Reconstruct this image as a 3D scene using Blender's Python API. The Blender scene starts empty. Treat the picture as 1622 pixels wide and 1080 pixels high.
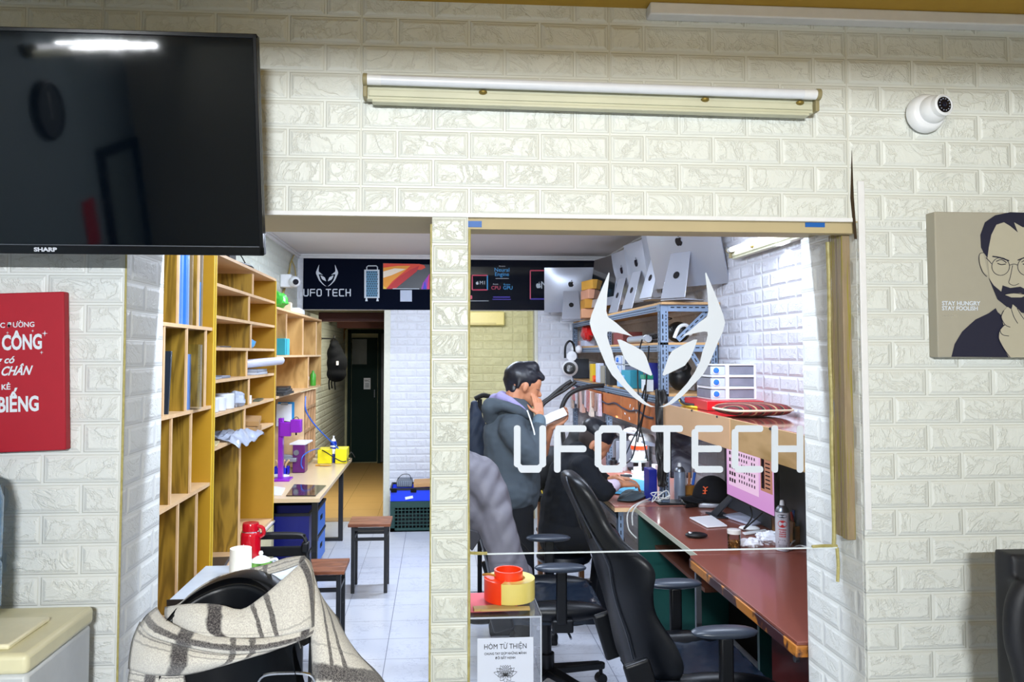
import bpy, bmesh, math, random
import numpy as np
from mathutils import Vector, Matrix, Euler, noise as mnoise
random.seed(7)
sc = bpy.context.scene
COL = sc.collection
PI = math.pi
V = Vector
# ---------------------------------------------------------------- camera
F, CX, CY, EYE = 1210.0, 775.0, 505.0, 1.70
YAW, PITCH = math.atan(85/F), math.atan(55/F)
cd = bpy.data.cameras.new('camera'); cam = bpy.data.objects.new('camera', cd); COL.objects.link(cam)
cam.location = (0, 0, EYE); cam.rotation_euler = (PI/2+PITCH, 0, -YAW)
cd.sensor_width = 36; cd.lens = 36*F/1622; cd.shift_x = (811-CX)/1622; cd.shift_y = (CY-540)/1622
cd.clip_start = .05; sc.camera = cam
RC = Euler((PI/2+PITCH, 0, -YAW)).to_matrix()
# ---------------------------------------------------------------- world, lights, exposure
w = bpy.data.worlds.new('world'); sc.world = w; w.use_nodes = True
w.node_tree.nodes['Background'].inputs[0].default_value = (.75, .82, 1, 1)
w.node_tree.nodes['Background'].inputs[1].default_value = .1
sc.view_settings.view_transform = 'Standard'; sc.view_settings.look = 'None'
sc.view_settings.exposure = 0.0; sc.view_settings.gamma = 1
sc.cycles.use_denoising = True
sc.cycles.max_bounces = 8; sc.cycles.transparent_max_bounces = 16
sc.cycles.sample_clamp_indirect = 6
def area(name, loc, target, sx, sy, power, col, spread=180):
    l = bpy.data.lights.new(name, 'AREA'); l.shape = 'RECTANGLE'; l.size = sx; l.size_y = sy
    l.energy = power; l.color = col; l.spread = math.radians(spread)
    o = bpy.data.objects.new(name, l); COL.objects.link(o); o.location = loc
    d = V(target)-V(loc); o.rotation_euler = d.to_track_quat('-Z', 'Y').to_euler(); return o
COOL = (.73, .83, 1.0); NEUT = (.93, .97, 1.0); WARM = (1.0, .86, .55)
# tube on the wall behind the viewer (cut off above by an added board), two ceiling tubes in the back room, tube on its side wall, corridor and far room lamps
area('lamp_light_front_tube', (-.02, -1.92, 2.335), (0.2, 2.1, 1.6), .5, .03, 158, NEUT)
area('lamp_light_front_side', (-2.12, -1.2, 2.34), (2.0, .6, 1.2), 1.2, .04, 16, NEUT)
area('lamp_light_workshop_front', (0.05, 2.50, 2.66), (0.1, 5.0, 0.0), 1.2, .05, 75, COOL)
area('lamp_light_workshop_back', (0.0, 6.0, 2.68), (0.0, 6.0, 0.0), 1.2, .08, 78, COOL)
area('lamp_light_workshop_side', (1.735, 3.80, 2.31), (0.3, 3.8, 0.9), .05, 1.2, 34, COOL)
area('lamp_light_desk', (1.55, 5.9, 1.17), (1.4, 5.9, 0.7), .05, .9, 7, (.9, .95, 1))
area('lamp_light_corridor', (-1.0, 8.9, 2.04), (-1.0, 8.8, 0), .5, .5, 18, (1, .9, .66), 140)
area('fill_light_front_warm', (.6, .7, 2.64), (.6, 1.6, 1.8), .3, .3, 4, (1, .70, .30))  # added warm fill, no fitting there; tints the top of the brick wall
area('fill_light_corridor_wall', (-.62, 9.3, 1.75), (-1.4, 9.3, 1.2), 1.6, .5, 13, (1, .95, .74))  # added fill hidden behind the doorway edge, brightens the corridor's left wall
area('lamp_light_far_room', (.55, 9.4, 2.35), (.6, 11.4, 1.3), .6, .2, 22, (1, .98, .88))
# ---------------------------------------------------------------- pixel helpers (a point of the place seen at a pixel, at a given depth)
def ray(px, py):
    return RC @ V(((px-CX)/F, -(py-CY)/F, -1))
def onY(px, py, y): d = ray(px, py); t = y/d.y; return V((d.x*t, y, EYE+d.z*t))
def onX(px, py, x): d = ray(px, py); t = x/d.x; return V((x, d.y*t, EYE+d.z*t))
def onZ(px, py, z): d = ray(px, py); t = (z-EYE)/d.z; return V((d.x*t, d.y*t, z))
# ---------------------------------------------------------------- mesh builder
class MB:
    def __init__(s): s.v = []; s.f = []
    def add(s, vs, fs):
        n = len(s.v); s.v += [V(p) for p in vs]; s.f += [tuple(i+n for i in f) for f in fs]; return s
    def box(s, x0, y0, z0, x1, y1, z1):
        x0, x1 = sorted((x0, x1)); y0, y1 = sorted((y0, y1)); z0, z1 = sorted((z0, z1))
        return s.add([(x0,y0,z0),(x1,y0,z0),(x1,y1,z0),(x0,y1,z0),(x0,y0,z1),(x1,y0,z1),(x1,y1,z1),(x0,y1,z1)],
                     [(0,3,2,1),(4,5,6,7),(0,1,5,4),(1,2,6,5),(2,3,7,6),(3,0,4,7)])
    def ob(s, c, size, rot=(0,0,0)):
        R = rot if isinstance(rot, Matrix) else Euler(rot).to_matrix()
        hx, hy, hz = size[0]/2, size[1]/2, size[2]/2
        P = [V(c)+R@V(p) for p in [(-hx,-hy,-hz),(hx,-hy,-hz),(hx,hy,-hz),(-hx,hy,-hz),(-hx,-hy,hz),(hx,-hy,hz),(hx,hy,hz),(-hx,hy,hz)]]
        return s.add(P, [(0,3,2,1),(4,5,6,7),(0,1,5,4),(1,2,6,5),(2,3,7,6),(3,0,4,7)])
    def cyl(s, p0, p1, r0, r1=None, n=16, cap=True):
        r1 = r0 if r1 is None else r1; p0 = V(p0); p1 = V(p1); a = (p1-p0).normalized()
        q = a.orthogonal().normalized(); b = a.cross(q); vs = []
        for p, r in ((p0, r0), (p1, r1)):
            vs += [p+(q*math.cos(2*PI*i/n)+b*math.sin(2*PI*i/n))*r for i in range(n)]
        fs = [(i, (i+1) % n, n+(i+1) % n, n+i) for i in range(n)]
        if cap: fs += [tuple(range(n-1, -1, -1)), tuple(range(n, 2*n))]
        return s.add(vs, fs)
    def tube(s, pts, r, n=8, smooth=4, flat=None):
        P = [V(p) for p in pts]
        if smooth and len(P) > 2: P = catmull(P, smooth)
        m = len(P); vs = []; prev = None
        for i, p in enumerate(P):
            t = (P[min(i+1, m-1)]-P[max(i-1, 0)]).normalized()
            q = t.orthogonal().normalized() if prev is None else (prev-t*prev.dot(t)).normalized()
            prev = q; b = t.cross(q); rr = r[min(int(i*len(r)/m), len(r)-1)] if isinstance(r, (list, tuple)) else r
            vs += [p+(q*math.cos(2*PI*j/n)+b*math.sin(2*PI*j/n))*rr for j in range(n)]
        fs = [(i*n+j, i*n+(j+1) % n, (i+1)*n+(j+1) % n, (i+1)*n+j) for i in range(m-1) for j in range(n)]
        fs += [tuple(range(n-1, -1, -1)), tuple(range((m-1)*n, m*n))]
        return s.add(vs, fs)
    def lathe(s, prof, o=(0,0,0), n=24, ax=None):
        o = V(o); R = Matrix.Identity(3) if ax is None else V(ax).to_track_quat('Z', 'Y').to_matrix(); vs = []
        for r, z in prof: vs += [o+R@V((r*math.cos(2*PI*i/n), r*math.sin(2*PI*i/n), z)) for i in range(n)]
        m = len(prof); fs = [(i*n+j, i*n+(j+1) % n, (i+1)*n+(j+1) % n, (i+1)*n+j) for i in range(m-1) for j in range(n)]
        fs += [tuple(range(n-1, -1, -1)), tuple(range((m-1)*n, m*n))]
        return s.add(vs, fs)
    def prism(s, pts, d):
        n = len(pts); P = [V(p) for p in pts]; d = V(d)
        return s.add(P+[p+d for p in P], [tuple(range(n-1, -1, -1)), tuple(range(n, 2*n))]+[(i, (i+1) % n, n+(i+1) % n, n+i) for i in range(n)])
    def sph(s, c, r, n=14, R=None):
        if not isinstance(r, (tuple, list)): r = (r, r, r)
        c = V(c); vs = []; m = n//2; R = R or Matrix.Identity(3)
        for i in range(m+1):
            t = max(.001, min(PI-.001, PI*i/m))
            vs += [c+R@V((r[0]*math.sin(t)*math.cos(2*PI*j/n), r[1]*math.sin(t)*math.sin(2*PI*j/n), -r[2]*math.cos(t))) for j in range(n)]
        fs = [(i*n+j, i*n+(j+1) % n, (i+1)*n+(j+1) % n, (i+1)*n+j) for i in range(m) for j in range(n)]
        fs += [tuple(range(n-1, -1, -1)), tuple(range(m*n, (m+1)*n))]
        return s.add(vs, fs)
    def cap(s, p0, p1, r0, r1, n=12):
        p0 = V(p0); p1 = V(p1); a = (p1-p0); L = a.length
        if L < 1e-6: return s.sph(p0, r0, n)
        a /= L; q = a.orthogonal().normalized(); b = a.cross(q); vs = []; rings = []
        for k in range(4): t = -PI/2+PI/2*k/4+.05; rings.append((p0+a*math.sin(t)*r0, math.cos(t)*r0))
        rings += [(p0, r0), (p1, r1)]
        for k in range(1, 5): t = PI/2*k/4-.05; rings.append((p1+a*math.sin(t)*r1, math.cos(t)*r1))
        for p, r in rings: vs += [p+(q*math.cos(2*PI*i/n)+b*math.sin(2*PI*i/n))*r for i in range(n)]
        m = len(rings); fs = [(i*n+j, i*n+(j+1) % n, (i+1)*n+(j+1) % n, (i+1)*n+j) for i in range(m-1) for j in range(n)]
        fs += [tuple(range(n-1, -1, -1)), tuple(range((m-1)*n, m*n))]
        return s.add(vs, fs)
    def grid(s, rows, wrap=False):
        m = len(rows); n = len(rows[0]); k = n if wrap else n-1
        return s.add([p for r in rows for p in r], [(i*n+j, i*n+(j+1) % n, (i+1)*n+(j+1) % n, (i+1)*n+j) for i in range(m-1) for j in range(k)])
    def xf(s, M):
        s.v = [M@p for p in s.v]; return s
def catmull(P, k):
    out = []
    for i in range(len(P)-1):
        a, b, c, d = P[max(i-1, 0)], P[i], P[i+1], P[min(i+2, len(P)-1)]
        for j in range(k):
            t = j/k; out.append(.5*((2*b)+(c-a)*t+(2*a-5*b+4*c-d)*t*t+(3*b-a-3*c+d)*t**3))
    out.append(P[-1]); return out
PM = {}
def link_mesh(name, me, mats, parent):
    o = bpy.data.objects.new(name, me); COL.objects.link(o)
    for m in (mats if isinstance(mats, (list, tuple)) else [mats]): me.materials.append(m)
    if parent is not None: o.parent = parent; PM[o.name] = PM.get(parent.name, Matrix.Identity(4))
    return o
def obj(name, mb, mat, parent=None, bev=0, ang=40, local=False, lab=None, cat=None, grp=None, kind=None, sub=0, disp=0, recalc=True, seg=2):
    vs = mb.v; off = V((0, 0, 0))
    if parent is not None and not local:
        Mi = PM.get(parent.name, Matrix.Identity(4)).inverted(); vs = [Mi@p for p in vs]
    elif parent is None and kind != 'structure':
        xs = [p.x for p in vs]; ys = [p.y for p in vs]; off = V(((min(xs)+max(xs))/2, (min(ys)+max(ys))/2, min(p.z for p in vs)))
        vs = [p-off for p in vs]
    me = bpy.data.meshes.new(name); me.from_pydata([tuple(p) for p in vs], [], mb.f)
    if recalc:
        bm = bmesh.new(); bm.from_mesh(me); bmesh.ops.recalc_face_normals(bm, faces=bm.faces); bm.to_mesh(me); bm.free()
    me.polygons.foreach_set('use_smooth', [True]*len(me.polygons)); me.set_sharp_from_angle(angle=math.radians(ang))
    o = link_mesh(name, me, mat, parent)
    if parent is None: o.location = off; PM[o.name] = Matrix.Translation(off)
    if bev:
        b = o.modifiers.new('b', 'BEVEL'); b.width = bev; b.segments = seg; b.limit_method = 'ANGLE'; b.angle_limit = math.radians(35); b.harden_normals = False
    if sub:
        b = o.modifiers.new('s', 'SUBSURF'); b.levels = sub; b.render_levels = sub
    tag(o, lab, cat, grp, kind); return o
def tag(o, lab=None, cat=None, grp=None, kind=None):
    if lab: o['label'] = lab
    if cat: o['category'] = cat
    if grp: o['group'] = grp
    if kind: o['kind'] = kind
    return o
def thing(name, lab, cat, loc=(0,0,0), rz=0, grp=None, R=None):
    o = bpy.data.objects.new(name, None); COL.objects.link(o); o.empty_display_size = .1
    if R is not None: M = Matrix.Translation(V(loc))@R.to_4x4(); o.rotation_euler = R.to_euler()
    else: M = Matrix.Translation(V(loc))@Matrix.Rotation(rz, 4, 'Z'); o.rotation_euler = (0, 0, rz)
    o.location = loc; PM[o.name] = M; return tag(o, lab, cat, grp)
def kids(o): return [c for c in bpy.data.objects if c.parent == o]
def dup(root, loc, rz=None, lab=None, grp=None, rot=None):
    def cp(o, par):
        c = o.copy(); COL.objects.link(c)
        if par is not None: c.parent = par
        for ch in kids(o): cp(ch, c)
        return c
    r = cp(root, None); r.location = loc
    if rz is not None: r.rotation_euler = (0, 0, rz)
    if rot is not None: r.rotation_euler = rot
    if lab: r['label'] = lab
    if grp: r['group'] = grp
    return r
def struct(name, mb, mat, bev=0): return obj(name, mb, mat, None, bev=bev, kind='structure')
def blob(name, mb, mat, parent=None, voxel=.008, smooth=6, disp=None, **kw):
    """one continuous skin over overlapping closed shapes"""
    me = bpy.data.meshes.new('t'); me.from_pydata([tuple(p) for p in mb.v], [], mb.f)
    bm = bmesh.new(); bm.from_mesh(me); bmesh.ops.recalc_face_normals(bm, faces=bm.faces); bm.to_mesh(me); bm.free()
    t = bpy.data.objects.new('t', me); COL.objects.link(t)
    r = t.modifiers.new('r', 'REMESH'); r.mode = 'VOXEL'; r.voxel_size = voxel
    if smooth: m = t.modifiers.new('m', 'SMOOTH'); m.factor = .5; m.iterations = smooth
    dg = bpy.context.evaluated_depsgraph_get(); ev = t.evaluated_get(dg); m2 = bpy.data.meshes.new_from_object(ev)
    out = MB(); out.v = [v.co.copy() for v in m2.vertices]; out.f = [tuple(p.vertices) for p in m2.polygons]
    if disp:
        nr = [v.normal.copy() for v in m2.vertices]; out.v = [p+n*disp(p) for p, n in zip(out.v, nr)]
    bpy.data.objects.remove(t); bpy.data.meshes.remove(me); bpy.data.meshes.remove(m2)
    return obj(name, out, mat, parent, ang=180, recalc=False, **kw)
def text(name, body, size, mat, o, xd, up, parent=None, align='CENTER', bold=0, ex=.0004, shear=0, stretch=1, lab=None, **kw):
    c = bpy.data.curves.new(name, 'FONT'); c.body = body; c.size = size; c.align_x = align; c.align_y = 'CENTER'
    c.offset = bold; c.extrude = ex; c.shear = shear; c.resolution_u = 3
    t = bpy.data.objects.new('t', c); COL.objects.link(t); dg = bpy.context.evaluated_depsgraph_get()
    m2 = bpy.data.meshes.new_from_object(t.evaluated_get(dg)); xd = V(xd).normalized(); up = V(up).normalized(); nz = xd.cross(up)
    out = MB(); out.v = [V(o)+xd*(v.co.x*stretch)+up*v.co.y+nz*v.co.z for v in m2.vertices]; out.f = [tuple(p.vertices) for p in m2.polygons]
    bpy.data.objects.remove(t); bpy.data.meshes.remove(m2); bpy.data.curves.remove(c)
    return obj(name, out, mat, parent, lab=lab, **kw)
# ---------------------------------------------------------------- materials
def lin(h):
    h = h.lstrip('#'); r = [int(h[i:i+2], 16)/255 for i in (0, 2, 4)]
    return tuple(c/12.92 if c <= .04045 else ((c+.055)/1.055)**2.4 for c in r)+(1,)
MC = {}
class N:
    def __init__(s, name):
        s.m = bpy.data.materials.new(name); s.m.use_nodes = True; s.t = s.m.node_tree; s.p = s.t.nodes['Principled BSDF']; s.out = s.t.nodes['Material Output']
    def n(s, kind, **kw):
        x = s.t.nodes.new(kind)
        for k, v in kw.items(): setattr(x, k, v)
        return x
    def set(s, x, i, v):
        if isinstance(v, bpy.types.NodeSocket): s.t.links.new(v, x.inputs[i])
        else: x.inputs[i].default_value = v
    def ma(s, op, a, b=0, c=None):
        x = s.n('ShaderNodeMath', operation=op); s.set(x, 0, a); s.set(x, 1, b)
        if c is not None: s.set(x, 2, c)
        return x.outputs[0]
    def mix(s, f, a, b):
        x = s.n('ShaderNodeMix', data_type='RGBA'); s.set(x, 0, f); s.set(x, 6, a); s.set(x, 7, b); return x.outputs[2]
    def mr(s, v, a, b, c=0, d=1):
        x = s.n('ShaderNodeMapRange', interpolation_type='SMOOTHSTEP'); s.set(x, 0, v)
        for i, q in enumerate((a, b, c, d)): x.inputs[i+1].default_value = q
        return x.outputs[0]
    def noise(s, vec, scale, det=3, rough=.5, dist=0):
        x = s.n('ShaderNodeTexNoise'); s.set(x, 'Scale', scale); s.set(x, 'Detail', det); s.set(x, 'Roughness', rough); s.set(x, 'Distortion', dist)
        if vec is not None: s.set(x, 'Vector', vec)
        return x.outputs[0]
    def bump(s, h, st, dist=.002):
        x = s.n('ShaderNodeBump'); s.set(x, 'Strength', st); s.set(x, 'Distance', dist); s.set(x, 'Height', h); s.set(s.p, 'Normal', x.outputs[0])
    def obj(s): return s.n('ShaderNodeTexCoord').outputs['Object']
    def pos(s): return s.n('ShaderNodeNewGeometry').outputs['Position']
    def mapping(s, vec, sc_=(1,1,1), rot=(0,0,0)):
        x = s.n('ShaderNodeMapping'); s.set(x, 0, vec); x.inputs['Scale'].default_value = sc_; x.inputs['Rotation'].default_value = rot; return x.outputs[0]
def M(name, col, rough=.5, metal=0, var=.06, vs=30, bump=0, bs=200, spec=None, emit=0, alpha=None, coat=0, sheen=0, trans=0):
    if name in MC: return MC[name]
    x = N(name); c = lin(col); p = x.p; o = x.obj()
    nz = x.noise(o, vs, 3); f = x.ma('MULTIPLY_ADD', nz, 2*var, 1-var)
    rgb = x.n('ShaderNodeMix', data_type='RGBA', blend_type='MULTIPLY'); x.set(rgb, 0, 1.0); rgb.inputs[6].default_value = c; x.set(rgb, 7, f)
    x.set(p, 'Base Color', rgb.outputs[2]); p.inputs['Roughness'].default_value = rough; p.inputs['Metallic'].default_value = metal
    if spec is not None: p.inputs['Specular IOR Level'].default_value = spec
    if coat: p.inputs['Coat Weight'].default_value = coat; p.inputs['Coat Roughness'].default_value = .08
    if sheen: p.inputs['Sheen Weight'].default_value = sheen
    if trans: p.inputs['Transmission Weight'].default_value = trans
    if bump: x.bump(x.noise(o, bs, 2), bump, .001)
    if emit: p.inputs['Emission Color'].default_value = c; p.inputs['Emission Strength'].default_value = emit
    if alpha is not None: p.inputs['Alpha'].default_value = alpha
    MC[name] = x.m; return x.m
def brick(name, col, z0=2.083, u0=-.208, h=.0797, wd=.2, st=.6, dirt=.0, flip=0, dcol='#8a7d4a', rough=.42):
    if name in MC: return MC[name]
    x = N(name); g = x.n('ShaderNodeNewGeometry'); sp = x.n('ShaderNodeSeparateXYZ'); x.set(sp, 0, g.outputs['Position'])
    sn = x.n('ShaderNodeSeparateXYZ'); x.set(sn, 0, g.outputs['True Normal'])
    side = x.ma('GREATER_THAN', x.ma('ABSOLUTE', sn.outputs[0]), .5)
    u = x.ma('ADD', x.ma('MULTIPLY', sp.outputs[1], side), x.ma('MULTIPLY', sp.outputs[0], x.ma('SUBTRACT', 1, side)))
    zz = x.ma('DIVIDE', x.ma('SUBTRACT', sp.outputs[2], z0), h); row = x.ma('FLOOR', zz)
    par = x.ma('FLOORED_MODULO', x.ma('ADD', row, flip), 2.0)
    fz = x.ma('MULTIPLY', x.ma('FRACT', zz), h); dz = x.ma('MINIMUM', fz, x.ma('SUBTRACT', h, fz))
    P = wd*3.5; um = x.ma('FLOORED_MODULO', x.ma('SUBTRACT', u, u0), P)
    ui = x.ma('SUBTRACT', P, um); u2 = x.ma('ADD', x.ma('MULTIPLY', ui, par), x.ma('MULTIPLY', um, x.ma('SUBTRACT', 1, par)))
    m = x.ma('FLOORED_MODULO', u2, wd); d1 = x.ma('MINIMUM', m, x.ma('SUBTRACT', wd, m))
    m3 = x.ma('SUBTRACT', u2, 3*wd); d2 = x.ma('MINIMUM', m3, x.ma('SUBTRACT', P, u2)); last = x.ma('GREATER_THAN', u2, 3*wd)
    du = x.ma('ADD', x.ma('MULTIPLY', d2, last), x.ma('MULTIPLY', d1, x.ma('SUBTRACT', 1, last)))
    d = x.ma('MINIMUM', du, dz)
    edge = x.mr(d, .0025, .0055); inner = x.mr(d, .006, .016)
    seam = x.mr(x.ma('MINIMUM', um, x.ma('SUBTRACT', P, um)), .0, .0022)
    n1 = x.noise(g.outputs['Position'], 9, 5, .62, 1.2); n2 = x.noise(g.outputs['Position'], 22, 4, .6, .8)
    cr1 = x.mr(x.ma('ABSOLUTE', x.ma('SUBTRACT', n1, .5)), 0, .035); cr2 = x.mr(x.ma('ABSOLUTE', x.ma('SUBTRACT', n2, .53)), 0, .05)
    hgt = x.ma('ADD', edge, x.ma('MULTIPLY', inner, x.ma('ADD', x.ma('MULTIPLY', n1, 1.5), x.ma('ADD', x.ma('MULTIPLY', cr1, .55), x.ma('MULTIPLY', cr2, .3)))))
    hgt = x.ma('MULTIPLY', hgt, x.ma('ADD', x.ma('MULTIPLY', seam, .6), .4))
    x.bump(hgt, st, .0045)
    big = x.noise(g.outputs['Position'], 1.7, 3); c = lin(col); dk = lin(dcol)
    col1 = x.mix(x.ma('MULTIPLY', x.ma('SUBTRACT', 1, seam), .35), c, dk)
    groove = x.ma('MULTIPLY', x.ma('SUBTRACT', 1, x.mr(x.ma('ABSOLUTE', x.ma('SUBTRACT', d, .0045)), 0, .0022)), .16)
    col1 = x.mix(groove, col1, dk)
    crk = x.ma('MULTIPLY', x.ma('MULTIPLY', x.ma('SUBTRACT', 1, cr1), inner), .10); col1 = x.mix(crk, col1, dk)
    if dirt: col1 = x.mix(x.ma('MULTIPLY', x.mr(big, .5, .75), dirt), col1, dk)
    x.set(x.p, 'Base Color', col1); x.p.inputs['Roughness'].default_value = rough
    MC[name] = x.m; return x.m
def wood(name, c1, c2, sc_=(1, 1, 1), scale=3.0, rough=.45, dist=6, world=True, bump=.05, mixk=1.0):
    if name in MC: return MC[name]
    x = N(name); v = x.mapping(x.pos() if world else x.obj(), sc_)
    n1 = x.noise(v, scale, 3, .5, .6); rings = x.ma('FRACT', x.ma('MULTIPLY', n1, dist)); tri = x.ma('ABSOLUTE', x.ma('SUBTRACT', x.ma('MULTIPLY', rings, 2), 1))
    fine = x.noise(x.mapping(v, (1, 1, 1)), scale*14, 2)
    f = x.ma('MULTIPLY', x.ma('ADD', x.ma('MULTIPLY', x.mr(tri, .1, .95), .7), x.ma('MULTIPLY', fine, .3)), mixk)
    x.set(x.p, 'Base Color', x.mix(f, lin(c1), lin(c2))); x.p.inputs['Roughness'].default_value = rough
    if bump: x.bump(f, bump, .0006)
    MC[name] = x.m; return x.m
def tiles(name, col, line, vein, size=.3065, x0=-.274, y0=4.06, rough=.22):
    x = N(name); p = x.pos(); sp = x.n('ShaderNodeSeparateXYZ'); x.set(sp, 0, p); ds = []
    for o, k in ((0, x0), (1, y0)):
        m = x.ma('FLOORED_MODULO', x.ma('SUBTRACT', sp.outputs[o], k), size); ds.append(x.ma('MINIMUM', m, x.ma('SUBTRACT', size, m)))
    l = x.mr(x.ma('MINIMUM', *ds), .0012, .0028)
    n1 = x.noise(x.mapping(p, (1, 1.9, 1), (0, 0, .5)), 9, 6, .65, 1.5); vn = x.ma('MULTIPLY', x.ma('SUBTRACT', 1, x.mr(x.ma('ABSOLUTE', x.ma('SUBTRACT', n1, .5)), 0, .018)), x.mr(x.noise(p, 5, 2), .42, .6))
    big = x.noise(p, 2.2, 3)
    c = x.mix(x.ma('MULTIPLY', vn, .6), lin(col), lin(vein)); c = x.mix(x.ma('MULTIPLY', x.mr(big, .45, .8), .12), c, lin(vein))
    x.set(x.p, 'Base Color', x.mix(l, lin(line), c)); x.set(x.p, 'Roughness', x.ma('MULTIPLY_ADD', x.ma('SUBTRACT', 1, l), .4, rough))
    x.bump(l, .3, .001); return x.m
def glassm(name, tint=(1, 1, 1), ior=1.45, gl=1.0):
    x = N(name); t = x.n('ShaderNodeBsdfTransparent'); t.inputs[0].default_value = tint+(1,)
    g = x.n('ShaderNodeBsdfGlossy'); g.inputs['Roughness'].default_value = .0
    f = x.n('ShaderNodeFresnel'); f.inputs[0].default_value = ior; m = x.n('ShaderNodeMixShader')
    x.set(m, 0, x.ma('MULTIPLY', f.outputs[0], gl)); x.t.links.new(t.outputs[0], m.inputs[1]); x.t.links.new(g.outputs[0], m.inputs[2])
    x.t.links.new(m.outputs[0], x.out.inputs[0]); return x.m
def emis(name, col, s):
    x = N(name); e = x.n('ShaderNodeEmission'); e.inputs[0].default_value = lin(col); e.inputs[1].default_value = s; x.t.links.new(e.outputs[0], x.out.inputs[0]); MC[name] = x.m; return x.m
mBlack = M('black_plastic', '#0b0d11', .4, spec=.3); mMatteBlack = M('matte_black', '#0a0b0e', .75, spec=.2); mWhite = M('white_plastic', '#e6e8ea', .35)
mLeather = M('black_leather', '#06090f', .36, bump=.12, bs=220, spec=.28); mChrome = M('chrome', '#c9ced6', .18, 1); mSteel = M('brushed_steel', '#8b9098', .38, 1)
mPaper = M('white_paper', '#e9edf3', .8); mDarkMetal = M('black_painted_metal', '#14161b', .42)
mAlu = M('silver_aluminium', '#b9bec9', .34, .55, var=.02); mCream = M('cream_plastic', '#d9d3ae', .4)
mGlass = glassm('clear_glass', gl=.5)
mVinyl = M('white_vinyl', '#d3dae3', .5, var=.01)
mCord = M('black_rubber_cable', '#0e0f13', .5); mWCord = M('white_cable', '#d8dad6', .45)
# ================================================================ structure
YW, YB, CEIL = 2.115, 2.405, 2.72
BY = 7.91; LX = -1.412; RX = 1.81; OX0, OX1, OZ = -.836, 1.218, 2.083
bf = brick('brick_front', '#dcdfd8', flip=1, dirt=.06); br = brick('brick_front_right', '#d9dcd6', z0=1.657, u0=.513, flip=1, dirt=.05)
bl = brick('brick_front_left', '#d9dcda', z0=1.674, u0=-1.536, flip=1, dirt=.05)
bj = brick('brick_jamb', '#dadcd8', z0=1.66, u0=2.06, dirt=.05, st=.35); bp = brick('brick_pillar', '#d6d9cf', z0=2.083, u0=-.11, flip=1, dirt=.1, st=.7)
bb = brick('brick_workshop', '#dcdfe6', z0=2.1, u0=.1, st=.5); bc = brick('brick_corridor', '#c9cdb0', z0=2.1, u0=.0, st=.9, dcol='#6d6a45')
bfar = brick('brick_far_room', '#dcdec4', z0=2.0, u0=.1, h=.12, wd=.3, st=.8)
mSoff = M('beige_paint', '#b5a57e', .6, var=.08, vs=8); mCeil = M('ceiling_paint', '#dedbda', .75, var=.03, vs=3)
mCeilF = M('ceiling_front_bounce_tint', '#b08a2c', .8); mTrimW = M('white_trim', '#e2e2e2', .5)  # front ceiling is ochre to warm the light it bounces onto the wall
s = MB(); s.box(-2.3, YW, 0, OX0, YB-.0, 2.083); struct('wall_front_left', s, [bl])
s = MB(); s.box(OX1, YW, 0, 2.7, YB+.04, 2.083); struct('wall_front_right', s, [br])
s = MB(); s.box(-2.3, YW, OZ, 2.7, YB, CEIL); struct('wall_front', s, [bf])
s = MB(); s.box(OX1-.001, YW+.012, 0, OX1+.03, YB+.055, 2.08); struct('wall_jamb_right', s, [bj]); s = MB(); s.box(OX0-.03, YW+.012, 0, OX0+.001, YB+.003, 2.08); struct('wall_jamb_left', s, [bj])
s = MB(); s.box(-.0105, YW-.001, 0, .089, YB-.02, OZ); struct('wall_divider', s, [bp])
s = MB(); s.box(OX0, YW+.003, OZ-.004, OX1, YB+.002, OZ+.0); struct('trim_1', s, [mSoff])
s = MB(); s.box(OX0-.005, YW-.004, OZ-.003, 1.2, YW+.003, OZ+.008); struct('trim_2', s, [mTrimW])
s = MB(); s.box(.089, YW+.012, OZ-.034, OX1, YW+.05, OZ-.004); struct('trim_3', s, [mSoff])
# raw timber strip with old glue down the opening's edge
x = N('raw_timber'); pv = x.pos(); f = x.noise(x.mapping(pv, (14, 14, 2.2)), 6, 5, .6); g = x.mr(x.noise(x.mapping(pv, (40, 40, 1.5)), 3, 3), .5, .62)
x.set(x.p, 'Base Color', x.mix(g, x.mix(f, lin('#a08c6c'), lin('#7e6c52')), lin('#8d8136'))); x.bump(f, .6, .002); mTimber = x.m
s = MB(); s.box(1.192, YW+.045, 1.16, OX1, YW+.075, 2.05); s.box(1.197, YW+.075, 1.16, OX1, 2.245, 2.06); struct('trim_4', s, [mTimber], bev=.003)
x = N('dried_glue'); x.set(x.p, 'Base Color', x.mix(x.noise(x.pos(), 60, 4), lin('#8f8430'), lin('#c9bf88'))); x.bump(x.noise(x.pos(), 90, 3), 1, .003); mGlue = x.m
s = MB()
s.tube([(1.196, 2.243, z) if i % 2 else (1.192, 2.24, z) for i, z in enumerate([1.12, 1.2, 1.4, 1.55, 1.7, 1.9, 2.04])], .006, 6)
s.tube([(1.2, 2.236, 1.125), (1.16, 2.23, 1.128), (1.12, 2.23, 1.126)], .005, 6); s.tube([(1.2, 2.236, 1.12), (1.203, 2.236, 1.07), (1.2, 2.236, 1.02)], .005, 6)
s.tube([(.09, YW+.02, .5), (.094, YW+.016, 1.0), (.091, YW+.02, 1.4), (.094, YW+.018, 2.05)], .004, 6)
s.tube([(-.012, YW+.005, .5), (-.013, YW+.002, .9), (-.011, YW+.005, 1.3), (-.013, YW+.003, 2.06)], .0035, 6)
s.tube([(OX0+.002, YW+.008, 0.3), (OX0, YW+.004, 1.0), (OX0+.001, YW+.006, 1.6), (OX0-.001, YW+.004, 2.05)], .004, 6)
s.tube([(.095, 2.231, 1.126), (.125, 2.228, 1.125), (.15, 2.23, 1.124)], .005, 6)
struct('trim_5', s, [mGlue])
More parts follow.
